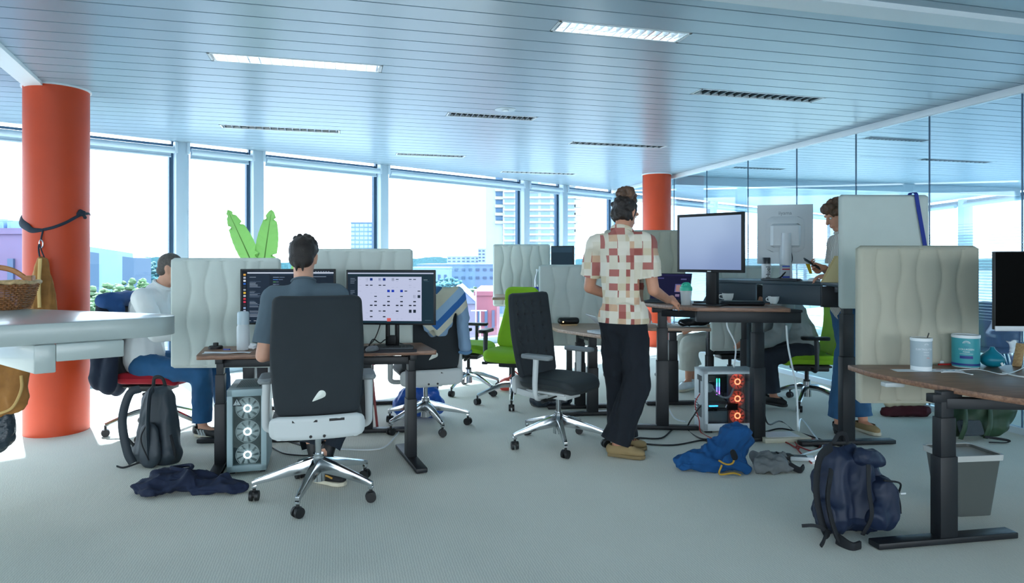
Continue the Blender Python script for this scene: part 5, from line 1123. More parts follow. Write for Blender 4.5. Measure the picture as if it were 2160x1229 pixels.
MB().tube([(.21, -.05, .22), (.222, -.06, .15), (.226, -.06, .1)], .005, seg=6).build('zip_cord', m_mesh, t, smooth=True); MB().tube([(.11, -.1, .28), (.2, -.09, .26), (.225, -.05, .2)], .005, seg=6).build('zip', m_mesh, t, smooth=True); MB().box((.207, -.075, .215), (.026, .004, .008), mt=T(0, -.03, 0)).build('brand_tab', m_lgrey, t)
# green hiking backpack at the right
c = fl(2105, 912); t = thing('backpack', 'dark green hiking backpack lying on the floor at the right', 'backpack', (c.x - .36, c.y - .15, 0), .1); m_grn = M('forest_nylon', '1f3a24', .6, bump=(250, .2, .001), var=(6, .25))
b_ = MB(); b_.rod((-.2, 0, .06), (.25, .05, .22), .06, .13); b_.rod((-.15, 0, .08), (.25, 0, .09), .07, .09); b_.rod((.0, .05, .15), (.3, .05, .2), .1, .14); o = blob('bag_body', b_, .014, m_grn, t, 4, (.012, (8, 8, 5), 7)); trim(o.data, [((0, 0, .0), (0, 0, -1), .8)])
for x in (-.12, .08): MB().tube([(x, -.1, .02), (x + .02, -.12, .12), (x + .07, -.06, .24), (x + .1, .05, .3)], .022, seg=8, flat=.35).build('shoulder_strap', m_grn, t, smooth=True)
MB().tube([(.05, -.13, .04), (.2, -.17, .02), (.16, -.19, .01), (.05, -.17, .01)], .01, seg=6, flat=.4).build('loose_strap', m_mesh, t, smooth=True); MB().add(*pad(.2, .12, .03, R=.03, re=.012, nx=10, nz=8), mt=T(-.02, -.1, .04) @ rotm(rx=-.4)).build('mesh_pocket', M('grey_mesh', '39434a', .8, bump=(90, .8, .004)), t, smooth=True)
# navy sweatshirt on the floor, front left
c = fl(378, 1050); t = thing('sweatshirt', 'navy sweatshirt dropped on the floor below the slate backpack', 'clothing', (c.x, c.y + .1, 0), .05); m_navyc = M('navy_cotton', '0a1a36', .85, bump=(260, .3, .001), var=(9, .15))
b_ = MB()
for p0, p1, r0, r1 in (((-.25, -.02, .04), (.02, .0, .07), .06, .07), ((-.05, .04, .05), (.25, .0, .045), .07, .045), ((.18, .02, .05), (.32, -.02, .035), .055, .04), ((-.22, -.06, .03), (-.14, -.09, .025), .05, .04), ((-.18, .06, .07), (.1, .08, .05), .06, .05), ((.05, -.05, .03), (.28, -.05, .03), .04, .04)): b_.rod(p0, p1, r0, r1)
o = blob('cloth', b_, .008, m_navyc, t, 2, (.032, (5, 9, 7), 3)); trim(o.data, [((0, 0, .001), (0, 0, -1), .8)])
MB().tube([(-.06 + .06 * math.cos(a), .06 + .035 * math.sin(a), .125 + .004 * math.sin(2 * a)) for a in [i * PI / 6 for i in range(13)]], .011, seg=6, smooth=3).build('neckband', m_navyc, t, smooth=True)
# blue fleece with grey lining, shoes-grey hood, front right
c = fl(1545, 1003); t = thing('fleece_jacket', 'bright blue fleece jacket with mustard trim heaped on the floor', 'clothing', (c.x - .01, c.y + .12, 0)); m_blf = M('blue_fleece', '0a4a80', .9, bump=(200, .4, .0015), var=(8, .12)); m_gryc = M('grey_lining', '6d7274', .8, bump=(200, .2, .001), var=(10, .1))
b_ = MB()
for p0, p1, r0, r1 in (((-.02, .03, .12), (.08, .05, .22), .10, .085), ((.08, .04, .12), (.14, .03, .2), .09, .08), ((-.28, -.03, .05), (-.08, .0, .06), .06, .09), ((-.22, .02, .07), (-.12, .03, .1), .06, .07), ((-.02, -.06, .06), (.1, -.05, .06), .075, .06), ((-.1, -.02, .05), (.12, -.06, .04), .07, .05)): b_.rod(p0, p1, r0, r1)
o = blob('cloth', b_, .008, m_blf, t, 2, (.036, (6, 6, 6), 12)); trim(o.data, [((0, 0, .001), (0, 0, -1), .8)])
MB().tube([(-.07, -.1, .09), (-.03, -.13, .075), (.01, -.13, .085), (.02, -.12, .13), (.01, -.1, .155)], .006, seg=6).build('mustard_trim', M('mustard_tape', 'b9922e', .7), t, smooth=True); MB().tube([(-.06, -.13, .07), (-.08, -.15, .02), (.0, -.16, .03), (.05, -.15, .015)], .006, seg=6).build('mustard_trim', MATS['mustard_tape'], t, smooth=True)
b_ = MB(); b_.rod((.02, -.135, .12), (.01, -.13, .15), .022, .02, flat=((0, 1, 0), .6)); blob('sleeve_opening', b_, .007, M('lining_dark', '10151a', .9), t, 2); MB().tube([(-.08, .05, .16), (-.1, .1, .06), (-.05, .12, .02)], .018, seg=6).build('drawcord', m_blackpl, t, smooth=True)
t = thing('jacket', 'grey jacket lying beside the blue fleece on the floor', 'clothing', (c.x + .24, c.y + .13, 0)); b_ = MB()
for p0, p1, r0, r1 in (((-.04, -.07, .04), (.02, .0, .05), .06, .07), ((.04, -.08, .04), (.1, -.03, .05), .055, .06), ((-.02, .06, .06), (.16, .08, .07), .045, .05), ((.12, -.05, .03), (.17, -.05, .02), .04, .03)): b_.rod(p0, p1, r0, r1)
o = blob('cloth', b_, .008, m_gryc, t, 2, (.026, (7, 7, 7), 4)); trim(o.data, [((0, 0, .001), (0, 0, -1), .8)]); MB().tube([(.14, -.06, .05), (.2, -.08, .02), (.24, -.05, .03)], .022, seg=6, flat=.4).build('strap', m_mesh, t, smooth=True); MB().tube([(.1, .04, .1), (.17, .02, .06), (.2, .05, .03)], .006, seg=6).build('cord', m_mesh, t, smooth=True)
# folded clothes far right
c = fl(1922, 872); t = thing('folded_clothes', 'cream blanket folded on a maroon cloth on the floor', 'clothing', (c.x - .12, c.y - .1, 0)); b_ = MB(); b_.rod((-.16, 0, .04), (.17, .0, .045), .05, .06); b_.rod((-.1, .05, .03), (.1, .06, .04), .06, .06); o = blob('maroon_cloth', b_, .011, M('maroon_cotton', '4a1420', .85, var=(9, .15)), t, 3, (.012, (8, 8, 18), 2)); trim(o.data, [((0, 0, .001), (0, 0, -1), .8)])
b_ = MB(); b_.rod((-.13, .02, .11), (.15, .02, .12), .04, .05); b_.rod((-.05, .05, .13), (.12, .05, .14), .045, .04); blob('cream_blanket', b_, .011, M('cream_wool', 'c9c0a4', .9, bump=(60, .5, .004)), t, 3, (.012, (10, 10, 22), 6))
# blue shopping bag, striped sweater, coral bag, dark bag
c = fl(878, 888); t = thing('shopping_bag', 'crumpled blue plastic shopping bag behind the sweater chair', 'bag', (c.x + .0, c.y + .16, 0)); m_ikea = M('blue_tarp', '1550a8', .35, bump=(25, .6, .01)); b_ = MB(); b_.rod((-.12, 0, .1), (.12, 0, .1), .11, .11); b_.rod((-.1, 0, .18), (.11, .0, .2), .08, .075); o = blob('bag_body', b_, .012, m_ikea, t, 3, (.016, (9, 9, 6), 11)); trim(o.data, [((0, 0, .001), (0, 0, -1), .6)])
for s in (-1, 1): MB().tube([(-.08, s * .06, .26), (-.06, s * .09, .31), (.02, s * .09, .3), (.06, s * .06, .26)], .014, seg=6, flat=.35).build('handle', m_ikea, t, smooth=True)
c = fl(1085, 822); t = thing('bag', 'coral red bag on the floor behind the tufted chair', 'bag', (c.x, c.y, 0)); b_ = MB(); b_.rod((-.1, 0, .06), (.1, 0, .07), .07, .08); o = blob('bag_body', b_, .012, M('coral_nylon', 'e0564c', .6), t, 3, (.012, (9, 9, 9), 3)); trim(o.data, [((0, 0, .001), (0, 0, -1), .6)]); MB().tube([(-.05, 0, .13), (0, .01, .19), (.06, 0, .14)], .008, seg=6).build('handle', MATS['coral_nylon'], t, smooth=True)
c = fl(1130, 850); t = thing('bag', 'black bag slumped on the floor behind the tufted chair', 'bag', (c.x + .12, c.y - .15, 0)); b_ = MB(); b_.rod((-.12, 0, .06), (.16, 0, .06), .07, .06); o = blob('bag_body', b_, .012, M('black_nylon', '27323c', .25), t, 3, (.012, (9, 9, 9), 8)); trim(o.data, [((0, 0, .001), (0, 0, -1), .6)]); MB().tube([(-.1, -.04, .1), (.0, -.1, .08), (.12, -.05, .1)], .012, seg=6, flat=.4).build('strap', m_mesh, t, smooth=True)
# striped sweater over the chair back
def stripes_mat():
    m = bpy.data.materials.new('striped_knit'); m.use_nodes = True; t = m.node_tree; b = t.nodes['Principled BSDF']; b.inputs['Roughness'].default_value = .95; tc = t.nodes.new('ShaderNodeTexCoord'); sp = t.nodes.new('ShaderNodeSeparateXYZ'); t.links.new(tc.outputs['Object'], sp.inputs[0])
    a = t.nodes.new('ShaderNodeMath'); a.operation = 'ABSOLUTE'; t.links.new(sp.outputs['X'], a.inputs[0]); k = t.nodes.new('ShaderNodeMath'); k.operation = 'MULTIPLY_ADD'; t.links.new(a.outputs[0], k.inputs[0]); k.inputs[1].default_value = -.95; t.links.new(sp.outputs['Z'], k.inputs[2])
    r = t.nodes.new('ShaderNodeValToRGB'); r.color_ramp.interpolation = 'CONSTANT'; mm = t.nodes.new('ShaderNodeMapRange'); mm.inputs[1].default_value = -.42; mm.inputs[2].default_value = .02; t.links.new(k.outputs[0], mm.inputs[0]); t.links.new(mm.outputs[0], r.inputs['Fac'])
    e = r.color_ramp.elements; e[0].color = lin('7f9cb8'); e[0].position = 0; e[1].color = lin('c4c4b2'); e[1].position = .18
    for p, c in ((.32, '2f66a6'), (.47, '8fb0cc'), (.66, 'b9bba8'), (.93, '33628f')): q = e.new(p); q.color = lin(c)
    t.links.new(r.outputs['Color'], b.inputs['Base Color']); return m
ych = math.radians(20); sb = Vector((-.70, 5.37, 0)); fw = Vector((-math.sin(ych), math.cos(ych), 0)); rt = Vector((fw.y, -fw.x, 0)); bk = sb - fw * .345
t = thing('sweater', 'blue and cream striped sweater hung over the chair back', 'clothing', (bk.x, bk.y, 1.10), ych); b_ = MB()
for x0, x1, z1 in ((-.17, -.1, -.2), (-.1, -.07, -.26), (-.03, .02, -.3), (.04, .06, -.3), (.1, .09, -.24), (.16, .1, -.18)): b_.rod((x0, -.015, -.02), (x1, -.035, z1), .048, .04, flat=((0, 1, 0), .6))
b_.rod((-.18, .01, .0), (.18, .01, .0), .05, .05); b_.rod((-.15, .07, -.05), (.15, .07, -.05), .045, .045); b_.rod((.2, .02, -.02), (.235, -.0, -.42), .05, .055); b_.rod((.17, .02, .0), (.225, .0, -.2), .05, .055); b_.rod((.0, .08, -.05), (.0, .08, -.3), .05, .05)
blob('knit', b_, .011, stripes_mat(), t, 4, (.009, (11, 11, 5), 6)); MB().tube([(.19, .0, -.46), (.235, -.05, -.465), (.28, .0, -.455), (.235, .05, -.46), (.19, .0, -.46)], .012, seg=6, smooth=4).build('cuff', M('knit_blue', '5d85a8', .95), t, smooth=True)
# dark jacket over the red chair
t = thing('jacket', 'dark navy jacket draped over the back of the red chair', 'clothing', (-3.07, 5.19, .3)); b_ = MB(); m_jk = M('navy_wool', '0f1c30', .85, var=(6, .1)); m_jk2 = M('denim_collar', '1c4a82', .8)
for y in (-.2, -.1, 0, .1, .2): b_.rod((-.03, y * .7, .72), (-.02, y, .08 + abs(y) * .4), .075, .10, flat=((1, 0, 0), .75))
b_.rod((.1, -.22, .6), (.06, -.24, .1), .055, .06); o = blob('coat_body', b_, .012, m_jk, t, 4, (.010, (5, 9, 4), 3)); b_ = MB(); b_.rod((-.0, -.15, .74), (.0, .15, .74), .09, .09, flat=((0, 0, 1), .8)); b_.rod((-.05, -.1, .7), (.06, -.12, .68), .07, .06); blob('collar', b_, .012, m_jk2, t, 4, (.010, (9, 9, 9), 3))
# red tubular stool
c = Vector((-1.27, 5.42)); t = thing('stool', 'stool with pink seat and thin red tubular legs', 'stool', (c.x, c.y, 0), .4); m_tube = M('red_tube', '8c2f30', .35); MB().lathe([(.0, .50), (.17, .502), (.18, .515), (.175, .535), (.0, .54)], 32, caps=False).build('seat', M('pink_shell', 'c4606a', .5), t, smooth=True, ang=60)
for i in range(4): a = PI / 4 + i * PI / 2; MB().cyl((.14 * math.cos(a), .14 * math.sin(a), .505), (.2 * math.cos(a), .2 * math.sin(a), 0), .01, seg=10).build('leg', m_tube, t, smooth=True)
# ================================================================ cables and power strips on the floor
up = Vector((0, 0, .006)); g_ = lambda *q: [fl(x, y) + up for x, y in q]
cable('black power cable looping on the floor left of the white tower', [Vector((1.50, 5.24, .2))] + g_((1470, 892), (1425, 903), (1395, 925), (1345, 925), (1352, 936), (1420, 940), (1480, 930), (1500, 935)), .006, m_blackpl)
cable('black cable bundle from the white tower to the blue fleece', [Vector((1.49, 5.22, .21)), Vector((1.43, 5.17, .16))] + g_((1450, 905), (1475, 925), (1500, 928)), .006, m_blackpl)
cable('red network cable at the back of the white tower', [Vector((1.49, 5.25, .3)), Vector((1.44, 5.22, .22)), Vector((1.46, 5.18, .1))] + g_((1478, 912), (1500, 925)), .004, M('red_cable', 'a02020', .4))
cable('red cable loops on the floor beside the navy backpack', g_((1612, 918), (1660, 935), (1685, 948), (1675, 925), (1705, 922), (1730, 940), (1712, 952), (1680, 942), (1692, 960), (1712, 978)), .005, MATS['red_cable'])
cable('thick white cable curving down from the standing desk to the power strip', [Vector((2.05, 4.96, .86)), Vector((2.06, 4.95, .7)), Vector((2.09, 4.88, .4)), Vector((2.07, 4.8, .12))] + g_((1690, 885), (1722, 925), (1735, 945), (1700, 958), (1675, 968)), .007, m_wpl)
cable('long black cable trailing on the floor to the backpack', g_((1612, 912), (1650, 905), (1700, 918), (1760, 938), (1790, 945)), .006, m_blackpl)
cable('black cable crossing the red loops on the floor', [Vector((1.83, 4.85, .3)), Vector((1.86, 4.82, .16))] + g_((1648, 890), (1690, 925), (1720, 942), (1770, 952)), .006, m_blackpl)
cable('white cable hanging beneath the raised desk before the low screen', [Vector((1.62, 5.0, .93)), Vector((1.63, 5.02, .84)), Vector((1.70, 5.05, .7)), Vector((1.72, 5.14, .52))], .006, m_wpl)
cable('white cable hanging from the low back desk', [Vector((1.33, 5.9, .73)), Vector((1.33, 5.86, .66)), Vector((1.34, 5.86, .4)), Vector((1.32, 5.8, .2)), Vector((1.36, 5.6, .03)), Vector((1.44, 5.5, .008))], .006, m_wpl)
cable('white cable on the floor from the desk leg to the sweater chair', g_((640, 950), (700, 948), (800, 948), (835, 920), (845, 905)), .005, m_wpl)
for i, q in enumerate([((575, 903), (610, 930), (640, 940), (660, 948)), ((573, 925), (600, 930), (650, 945)), ((573, 945), (600, 958), (640, 962), (660, 960))]): cable(['uppermost', 'middle', 'lowest'][i] + ' black cable trailing from the pale blue tower', g_(*q), .005, m_blackpl, group='cables behind the pale blue tower')
c = fl(1660, 972); t = thing('power_strip', 'black power strip on the floor beside the grey jacket', 'power strip', (c.x, c.y + .03, 0), .08); MB().box((0, 0, .02), (.1, .05, .036)).build('body', m_blackpl, t, bevel=.006); MB().cyl((.02, 0, .036), (.02, 0, .042), .016, seg=16).build('socket', m_darkpl, t)
c = fl(1712, 975); t = thing('power_strip', 'white power strip with a glowing end and red cable', 'power strip', (c.x, c.y + .04, 0), -.15); MB().box((-.04, 0, .015), (.17, .06, .028)).build('body', m_wpl, t, bevel=.006); MB().box((-.06, 0, .0295), (.09, .045, .003)).build('socket_panel', m_darkpl, t); MB().cyl((.05, -.035, .026), (.055, -.05, .026), .024, seg=20).build('lamp_lens', M('lens_glow', 'e8f0ff', .2, emit='dce8ff', es=1.5), t, smooth=True); MB().cyl((.04, .0, .024), (.05, -.034, .026), .017, .025, seg=20).build('lamp_barrel', m_lgrey, t, smooth=True)
c = fl(1655, 930); t = thing('cardboard_sheet', 'flat cream box lying on the floor under the standing desk', 'box', (c.x, c.y + .05, 0), .1); MB().box((0, 0, .018), (.36, .2, .034)).build('box_body', M('cream_board', 'cfcbb8', .8), t, bevel=.003); MB().box((-.02, .01, .036), (.26, .15, .002)).build('box_lid', m_paper, t)
# ================================================================ banana plant
bp = Vector((-2.62, 6.95, 0)); t = thing('potted_plant', 'banana plant with two bright leaves rising behind the felt screens', 'plant', bp)
MB().lathe([(.14, 0), (.19, .34), (.19, .36), (.17, .36), (.165, .32), (0, .31)], 28).build('pot', M('pot_grey', '5b6468', .6), t, smooth=True, ang=50)
def leafmat():
    m = bpy.data.materials.new('banana_leaf'); m.use_nodes = True; tt = m.node_tree; tt.nodes.clear(); o = tt.nodes.new('ShaderNodeOutputMaterial'); a = tt.nodes.new('ShaderNodeBsdfTranslucent'); b = tt.nodes.new('ShaderNodeBsdfPrincipled'); b.inputs['Base Color'].default_value = lin('50803a'); b.inputs['Roughness'].default_value = .45; a.inputs['Color'].default_value = lin('88ba62'); x = tt.nodes.new('ShaderNodeMixShader'); x.inputs[0].default_value = .6
    tt.links.new(b.outputs[0], x.inputs[1]); tt.links.new(a.outputs[0], x.inputs[2]); tt.links.new(x.outputs[0], o.inputs[0]); return m
m_leaf = leafmat(); m_rib = M('leaf_rib', '4f7f28', .5)
def leaf(base, tip, wid, bend, sd, mat=None):
    base, tip = Vector(base), Vector(tip); ax = (tip - base); L = ax.length; d = ax.normalized(); side = Vector((1, .15, 0)); side = (side - d * side.dot(d)).normalized(); nrm = d.cross(side); rk = random.Random(sd); N, K = 34, 6; vs, fs = [], []
    for i in range(N + 1):
        s = i / N; w = wid * (math.sin(PI * min(1, s * .93 + .07)) ** .55) * (1 - .25 * s); c = base + d * (L * s) + nrm * (bend * s * s)
        nick = .55 if rk.random() < .10 and 2 < i < N - 1 else 1
        for k in range(-K, K + 1):
            q = k / K; ww = w * (nick if (abs(q) > .7) else 1); vs.append(c + side * (q * ww) + nrm * (abs(q) * w * .35 + .006 * math.sin(s * 60) * abs(q)) + d * (abs(q) * .05))
    M1 = 2 * K + 1
    for i in range(N):
        for k in range(M1 - 1): a = i * M1 + k; fs.append((a, a + 1, a + M1 + 1, a + M1))
    l = MB().add([v - bp for v in vs], fs).build('leaf', m_leaf, t, smooth=True, ang=180); MB().tube([base - bp, (base + d * L * .5 + nrm * bend * .25) - bp, (tip + nrm * bend) - bp], lambda q: .009 * (1 - .8 * q), seg=6).build('midrib', m_rib, l, smooth=True)
    MB().tube([Vector((0, 0, .31)), (base - bp) * .6 + Vector((0, 0, .15)), base - bp], .014, seg=8).build('stalk', m_rib, t, smooth=True)
leaf(at(540, 575, 6.9), at(487, 452, 6.85), .115, -.05, 4); leaf(at(552, 585, 6.9), at(570, 452, 6.85), .125, .03, 9); leaf(at(610, 600, 6.95), at(652, 503, 7.1), .07, .05, 3)
# ================================================================ meeting room behind the glass
m_shellc = M('mauve_shell', '6a7392', .5); m_tealc = M('teal_metal', '1d5f80', .4)
def shell_chair(label, loc, yaw):
    t = thing('shell_chair', label, 'chair', (loc[0], loc[1], 0), yaw, 'shell chairs behind the glass partition'); vs, fs = pad(.44, .46, .02, R=.1, re=.01, nx=14, nz=14, cen=lambda x, z: 1.2 * x * x - .04 * z)
    MB().add(vs, fs, T(0, -.2, .42) @ rotm(rx=.18)).build('backrest', m_shellc, t, smooth=True, ang=80); v2, f2 = pad(.44, .42, .025, R=.1, re=.01, nx=12, nz=12, cen=lambda x, z: .5 * x * x); MB().add([(x, z - .2, y + .44) for x, y, z in v2], [f[::-1] for f in f2]).build('seat', m_shellc, t, smooth=True, ang=80)
    for sx in (-1, 1):
        for sy in (-1, 1): MB().cyl((sx * .13, sy * .12, .43), (sx * .23, sy * .22, 0), .011, seg=8).build('leg', m_tealc, t, smooth=True)
c = at(2092, 640, 6.7); shell_chair('mauve shell chair with thin teal legs right of the beige screen', (c.x, c.y), 2.4); c = at(2065, 640, 7.5); shell_chair('mauve shell chair farther back behind the glass partition', (c.x, c.y), 2.0); c = at(2180, 640, 6.9); shell_chair('mauve shell chair behind the black monitor', (c.x, c.y), -2.4)
c = at(2250, 640, 7.6); t = thing('meeting_table', 'blue edged meeting table behind the glass partition', 'table', (c.x, c.y, 0)); MB().prism(rounded_poly([(-.45, -.5), (1.2, -.5), (1.2, .5), (-.45, .5)], .06), .70, .74).build('tabletop', m_tealc, t, bevel=.004)
for sx in (-.3, 1.05):
    for sy in (-.38, .38): MB().cyl((sx, sy, .7), (sx, sy, 0), .022, seg=10).build('leg', m_tealc, t, smooth=True)
# ================================================================ people
m_tee = M('grey_tee', '566670', .9, bump=(300, .2, .001), var=(5, .05)); m_dktr = M('dark_trousers', '17212c', .85, bump=(300, .2, .001), var=(6, .08)); m_jean = M('blue_denim', '1f5480', .85, bump=(320, .3, .001), var=(7, .14)); m_jean2 = M('mid_denim', '28557c', .85, bump=(320, .3, .001), var=(7, .14))
m_wshirt = M('white_shirt', 'e6eaea', .8, bump=(300, .1, .001)); m_hair = M('dark_hair', '241c18', .55, bump=(160, .8, .004), var=(40, .3)); m_hairg = M('greying_hair', '57514c', .6, bump=(220, .7, .003), var=(60, .3)); m_hairb = M('brown_curls', '5c4230', .5, bump=(120, .8, .004), var=(35, .5))
m_shoeb = M('black_knit', '14171a', .7, bump=(200, .4, .001)); m_solew = M('pale_sole', 'c9c4b0', .6); m_sand = M('sand_suede', '8f7a55', .85, bump=(260, .3, .001))
m_solesand = M('sand_sole', '7c6a48', .8)
# ---- seated man with his back to us
base = Vector((-1.16, 3.85, 0))
J = dict(fwd=(0, 1, 0), pel=(-1.13, 3.80, .58), waist=(-1.16, 3.80, .78), chest=(-1.20, 3.85, 1.0), shL=(-1.395, 3.89, 1.125), shR=(-1.035, 3.90, 1.135), neck=(-1.225, 3.90, 1.205), head=(-1.243, 3.955, 1.355), face=(-.08, 1, -.12),
         hipL=(-1.23, 3.84, .55), hipR=(-1.03, 3.84, .55), knL=(-1.36, 4.24, .53), knR=(-1.02, 4.26, .53), anL=(-1.22, 4.14, .13), anR=(-1.14, 4.02, .15), toL=(-1.12, 4.10, .034), toR=(-1.02, 3.97, .034),
         elL=(-1.435, 3.82, .80), elR=(-1.0, 3.86, .83), wrL=(-1.36, 4.06, .795), wrR=(-1.05, 4.1, .80), hdL=(.3, 1, 0), hnL=(0, 0, -1), hdR=(-.2, 1, 0), hnR=(0, 0, -1), curlL=.35, curlR=.35)
p1 = body('person', 'seated man in a grey T-shirt with his back to the camera', J, base, .0075, m_skin2)
shirt(p1, J, base, m_tee, 't_shirt', .80, grow=.016, fold=(.007, (6, 6, 4), 2), collar=.006, hem=None)
trousers(p1, J, base, m_dktr, length=.86, wide=.016)
for s in 'LR': 
    a = Vector(J['an' + s]); k = Vector(J['kn' + s]); b_ = MB(); b_.rod(a - Vector((0, 0, .03)), a.lerp(k, .17), .043, .045); blob('sock', b_, .008, m_blackpl, p1, 2, off=base)
    sh_ = shoe(p1, a - Vector((0, 0, .045)), J['to' + s], base, m_shoeb, m_solew)
    d = (Vector(J['to' + s]) - a); d.z = 0; d.normalize(); q = Vector((-d.y, d.x, 0)); o0 = a - base; o0.z = .055
    for sd in (-1, 1): MB().tube([o0 + q * sd * .05 - d * .02 + Vector((0, 0, -.01)), o0 + q * sd * .053 + d * .05 + Vector((0, 0, .012)), o0 + q * sd * .048 + d * .1 + Vector((0, 0, .0))], .006, seg=6, flat=.5).build('yellow_stripe', M('yellow_flash', 'b88c3a', .6), sh_, smooth=True)
H = hmat(J); b_ = MB(); b_.ell((0, -.018, .048), (.083, .098, .088), H); b_.ell((0, -.055, -.005), (.074, .055, .06), H)
curls(b_, H, [((0, -.0, .075), (.072, .085, .065))], .017, 75, 4)
for x in (-.02, .015): b_.rod(H @ Vector((x, -.092, -.03)), H @ Vector((x + .004, -.09, -.078)), .016, .006)
blob('hair', b_, .006, m_hair, p1, 2, off=base)
# ---- man in the white shirt
base = Vector((-2.72, 5.2, 0))
J = dict(fwd=(1, 0, 0), stout=1.08, pel=(-2.86, 5.2, .55), waist=(-2.88, 5.2, .74), chest=(-2.83, 5.2, .95), shL=(-2.79, 5.39, 1.06), shR=(-2.79, 5.01, 1.06), neck=(-2.745, 5.2, 1.135), head=(-2.665, 5.2, 1.275), face=(1, .02, -.22), up=(.15, 0, 1),
         hipL=(-2.82, 5.31, .53), hipR=(-2.82, 5.09, .53), knL=(-2.36, 5.34, .49), knR=(-2.36, 5.05, .49), anL=(-2.28, 5.3, .10), anR=(-2.36, 5.06, .10), toL=(-2.10, 5.28, .034), toR=(-2.16, 4.96, .034),
         elL=(-2.66, 5.44, .80), elR=(-2.66, 4.97, .80), wrL=(-2.42, 5.36, .79), wrR=(-2.42, 5.06, .79))
p2 = body('person', 'seated man in a white shirt behind the left felt screen', J, base, .009, m_skin2, fingers=True)
shirt(p2, J, base, m_wshirt, 'shirt', long_=True, grow=.022, fold=(.008, (6, 6, 5), 5), low=(-2.88, 5.2, .6), collar=.014)
trousers(p2, J, base, m_jean, length=.95, wide=.01, fold=(.009, (8, 8, 6), 3))
for s in 'LR':
    sh_ = shoe(p2, Vector(J['an' + s]) - Vector((0, 0, .03)), J['to' + s], base, m_shoeb, m_solew)
    a = Vector(J['an' + s]) - base; d = Vector(J['to' + s]) - Vector(J['an' + s]); d.z = 0; d.normalize(); q = Vector((d.y, -d.x, 0))
    for i in range(3): MB().bar(a + d * (.03 + i * .03) + q * .05 + Vector((0, 0, -.07)), a + d * (.0 + i * .03) + q * .045 + Vector((0, 0, -.03)), .012, .004).build('white_stripe', m_wpl, sh_)
H = hmat(J); b_ = MB(); b_.ell((0, -.02, .04), (.08, .097, .088), H); b_.ell((0, -.05, -.02), (.076, .06, .05), H); blob('hair', b_, .008, m_hairg, p2, 3, off=base)
# ---- standing man in the checked shirt
def check_mat():
    m = bpy.data.materials.new('checked_shirt'); m.use_nodes = True; t = m.node_tree; b = t.nodes['Principled BSDF']; b.inputs['Roughness'].default_value = .85
    tc = t.nodes.new('ShaderNodeTexCoord'); mp = t.nodes.new('ShaderNodeMapping'); mp.inputs['Rotation'].default_value = (0, 0, .66); mp.inputs['Scale'].default_value = (23, 2.2, 21); t.links.new(tc.outputs['Object'], mp.inputs['Vector'])
    fl_ = t.nodes.new('ShaderNodeVectorMath'); fl_.operation = 'FLOOR'; t.links.new(mp.outputs['Vector'], fl_.inputs[0]); w = t.nodes.new('ShaderNodeTexWhiteNoise'); w.noise_dimensions = '3D'; t.links.new(fl_.outputs['Vector'], w.inputs['Vector'])
    r = t.nodes.new('ShaderNodeValToRGB'); r.color_ramp.interpolation = 'CONSTANT'; e = r.color_ramp.elements; e[0].position = 0; e[0].color = lin('d5ccb8'); e[1].position = .30; e[1].color = lin('dcd4c4')
    for p, c in ((.55, 'cfc0a2'), (.66, 'ae6a62'), (.82, 'a05850'), (.90, 'cda88a')): q = e.new(p); q.color = lin(c)
    t.links.new(w.outputs['Value'], r.inputs['Fac']); t.links.new(r.outputs['Color'], b.inputs['Base Color']); return m
base = Vector((.78, 4.62, 0)); F3 = Vector((.61, .79, 0))
J = dict(fwd=tuple(F3), pel=(.775, 4.62, .93), waist=(.77, 4.61, 1.10), chest=(.755, 4.61, 1.32), shL=(.60, 4.72, 1.455), shR=(.905, 4.51, 1.455), neck=(.765, 4.635, 1.535), head=(.80, 4.69, 1.675), face=(.72, .62, -.42), up=(.2, .2, 1),
         hipL=(.715, 4.67, .90), hipR=(.835, 4.58, .90), knL=(.76, 4.77, .50), knR=(.86, 4.58, .49), anL=(.79, 4.72, .10), anR=(.72, 4.56, .11), toL=(.93, 4.72, .034), toR=(.875, 4.50, .034),
         elL=(.56, 4.80, 1.15), elR=(.96, 4.50, 1.145), wrL=(.82, 4.95, 1.05), wrR=(1.135, 4.83, 1.06), hdL=(.8, .5, .1), hnL=(0, 0, -1), hdR=(.8, .55, -.05), hnR=(-.35, .45, -.6), curlL=.4, curlR=.95, thR=.5)
p3 = body('person', 'standing man in a cream and terracotta checked shirt', J, base, .006, m_skin)
s_ = shirt(p3, J, base, check_mat(), 'shirt', .72, grow=.022, low=(.775, 4.62, .97), hem=(.775, 4.62, .915), fold=(.014, (6, 6, 3.2), 8), vox=.009, collar=.016)
MB().tube([Vector((.70, 4.46, 1.05)) - base, Vector((.76, 4.455, 1.06)) - base, Vector((.83, 4.44, 1.045)) - base], .004, seg=6).build('back_tie', m_solew, s_, smooth=True)
trousers(p3, J, base, M('black_jersey', '0a121c', .9, bump=(280, .3, .001), var=(5, .12)), length=1.02, wide=.04, grow=.02, fold=(.015, (6, 6, 3.5), 7))
for s in 'LR':
    sh_ = shoe(p3, Vector(J['an' + s]) - Vector((0, 0, .03)), J['to' + s], base, m_sand, m_solesand)
    a = Vector(J['an' + s]) - base; d = Vector(J['to' + s]) - Vector(J['an' + s]); d.z = 0; d.normalize(); q = Vector((-d.y, d.x, 0))
    for i in range(3): MB().tube([a + d * (.045 + i * .02) + q * .025 + Vector((0, 0, -.012 - i * .01)), a + d * (.05 + i * .02) + Vector((0, 0, -.0 - i * .01)), a + d * (.045 + i * .02) - q * .025 + Vector((0, 0, -.012 - i * .01))], .003, seg=5).build('lace', m_solesand, sh_)
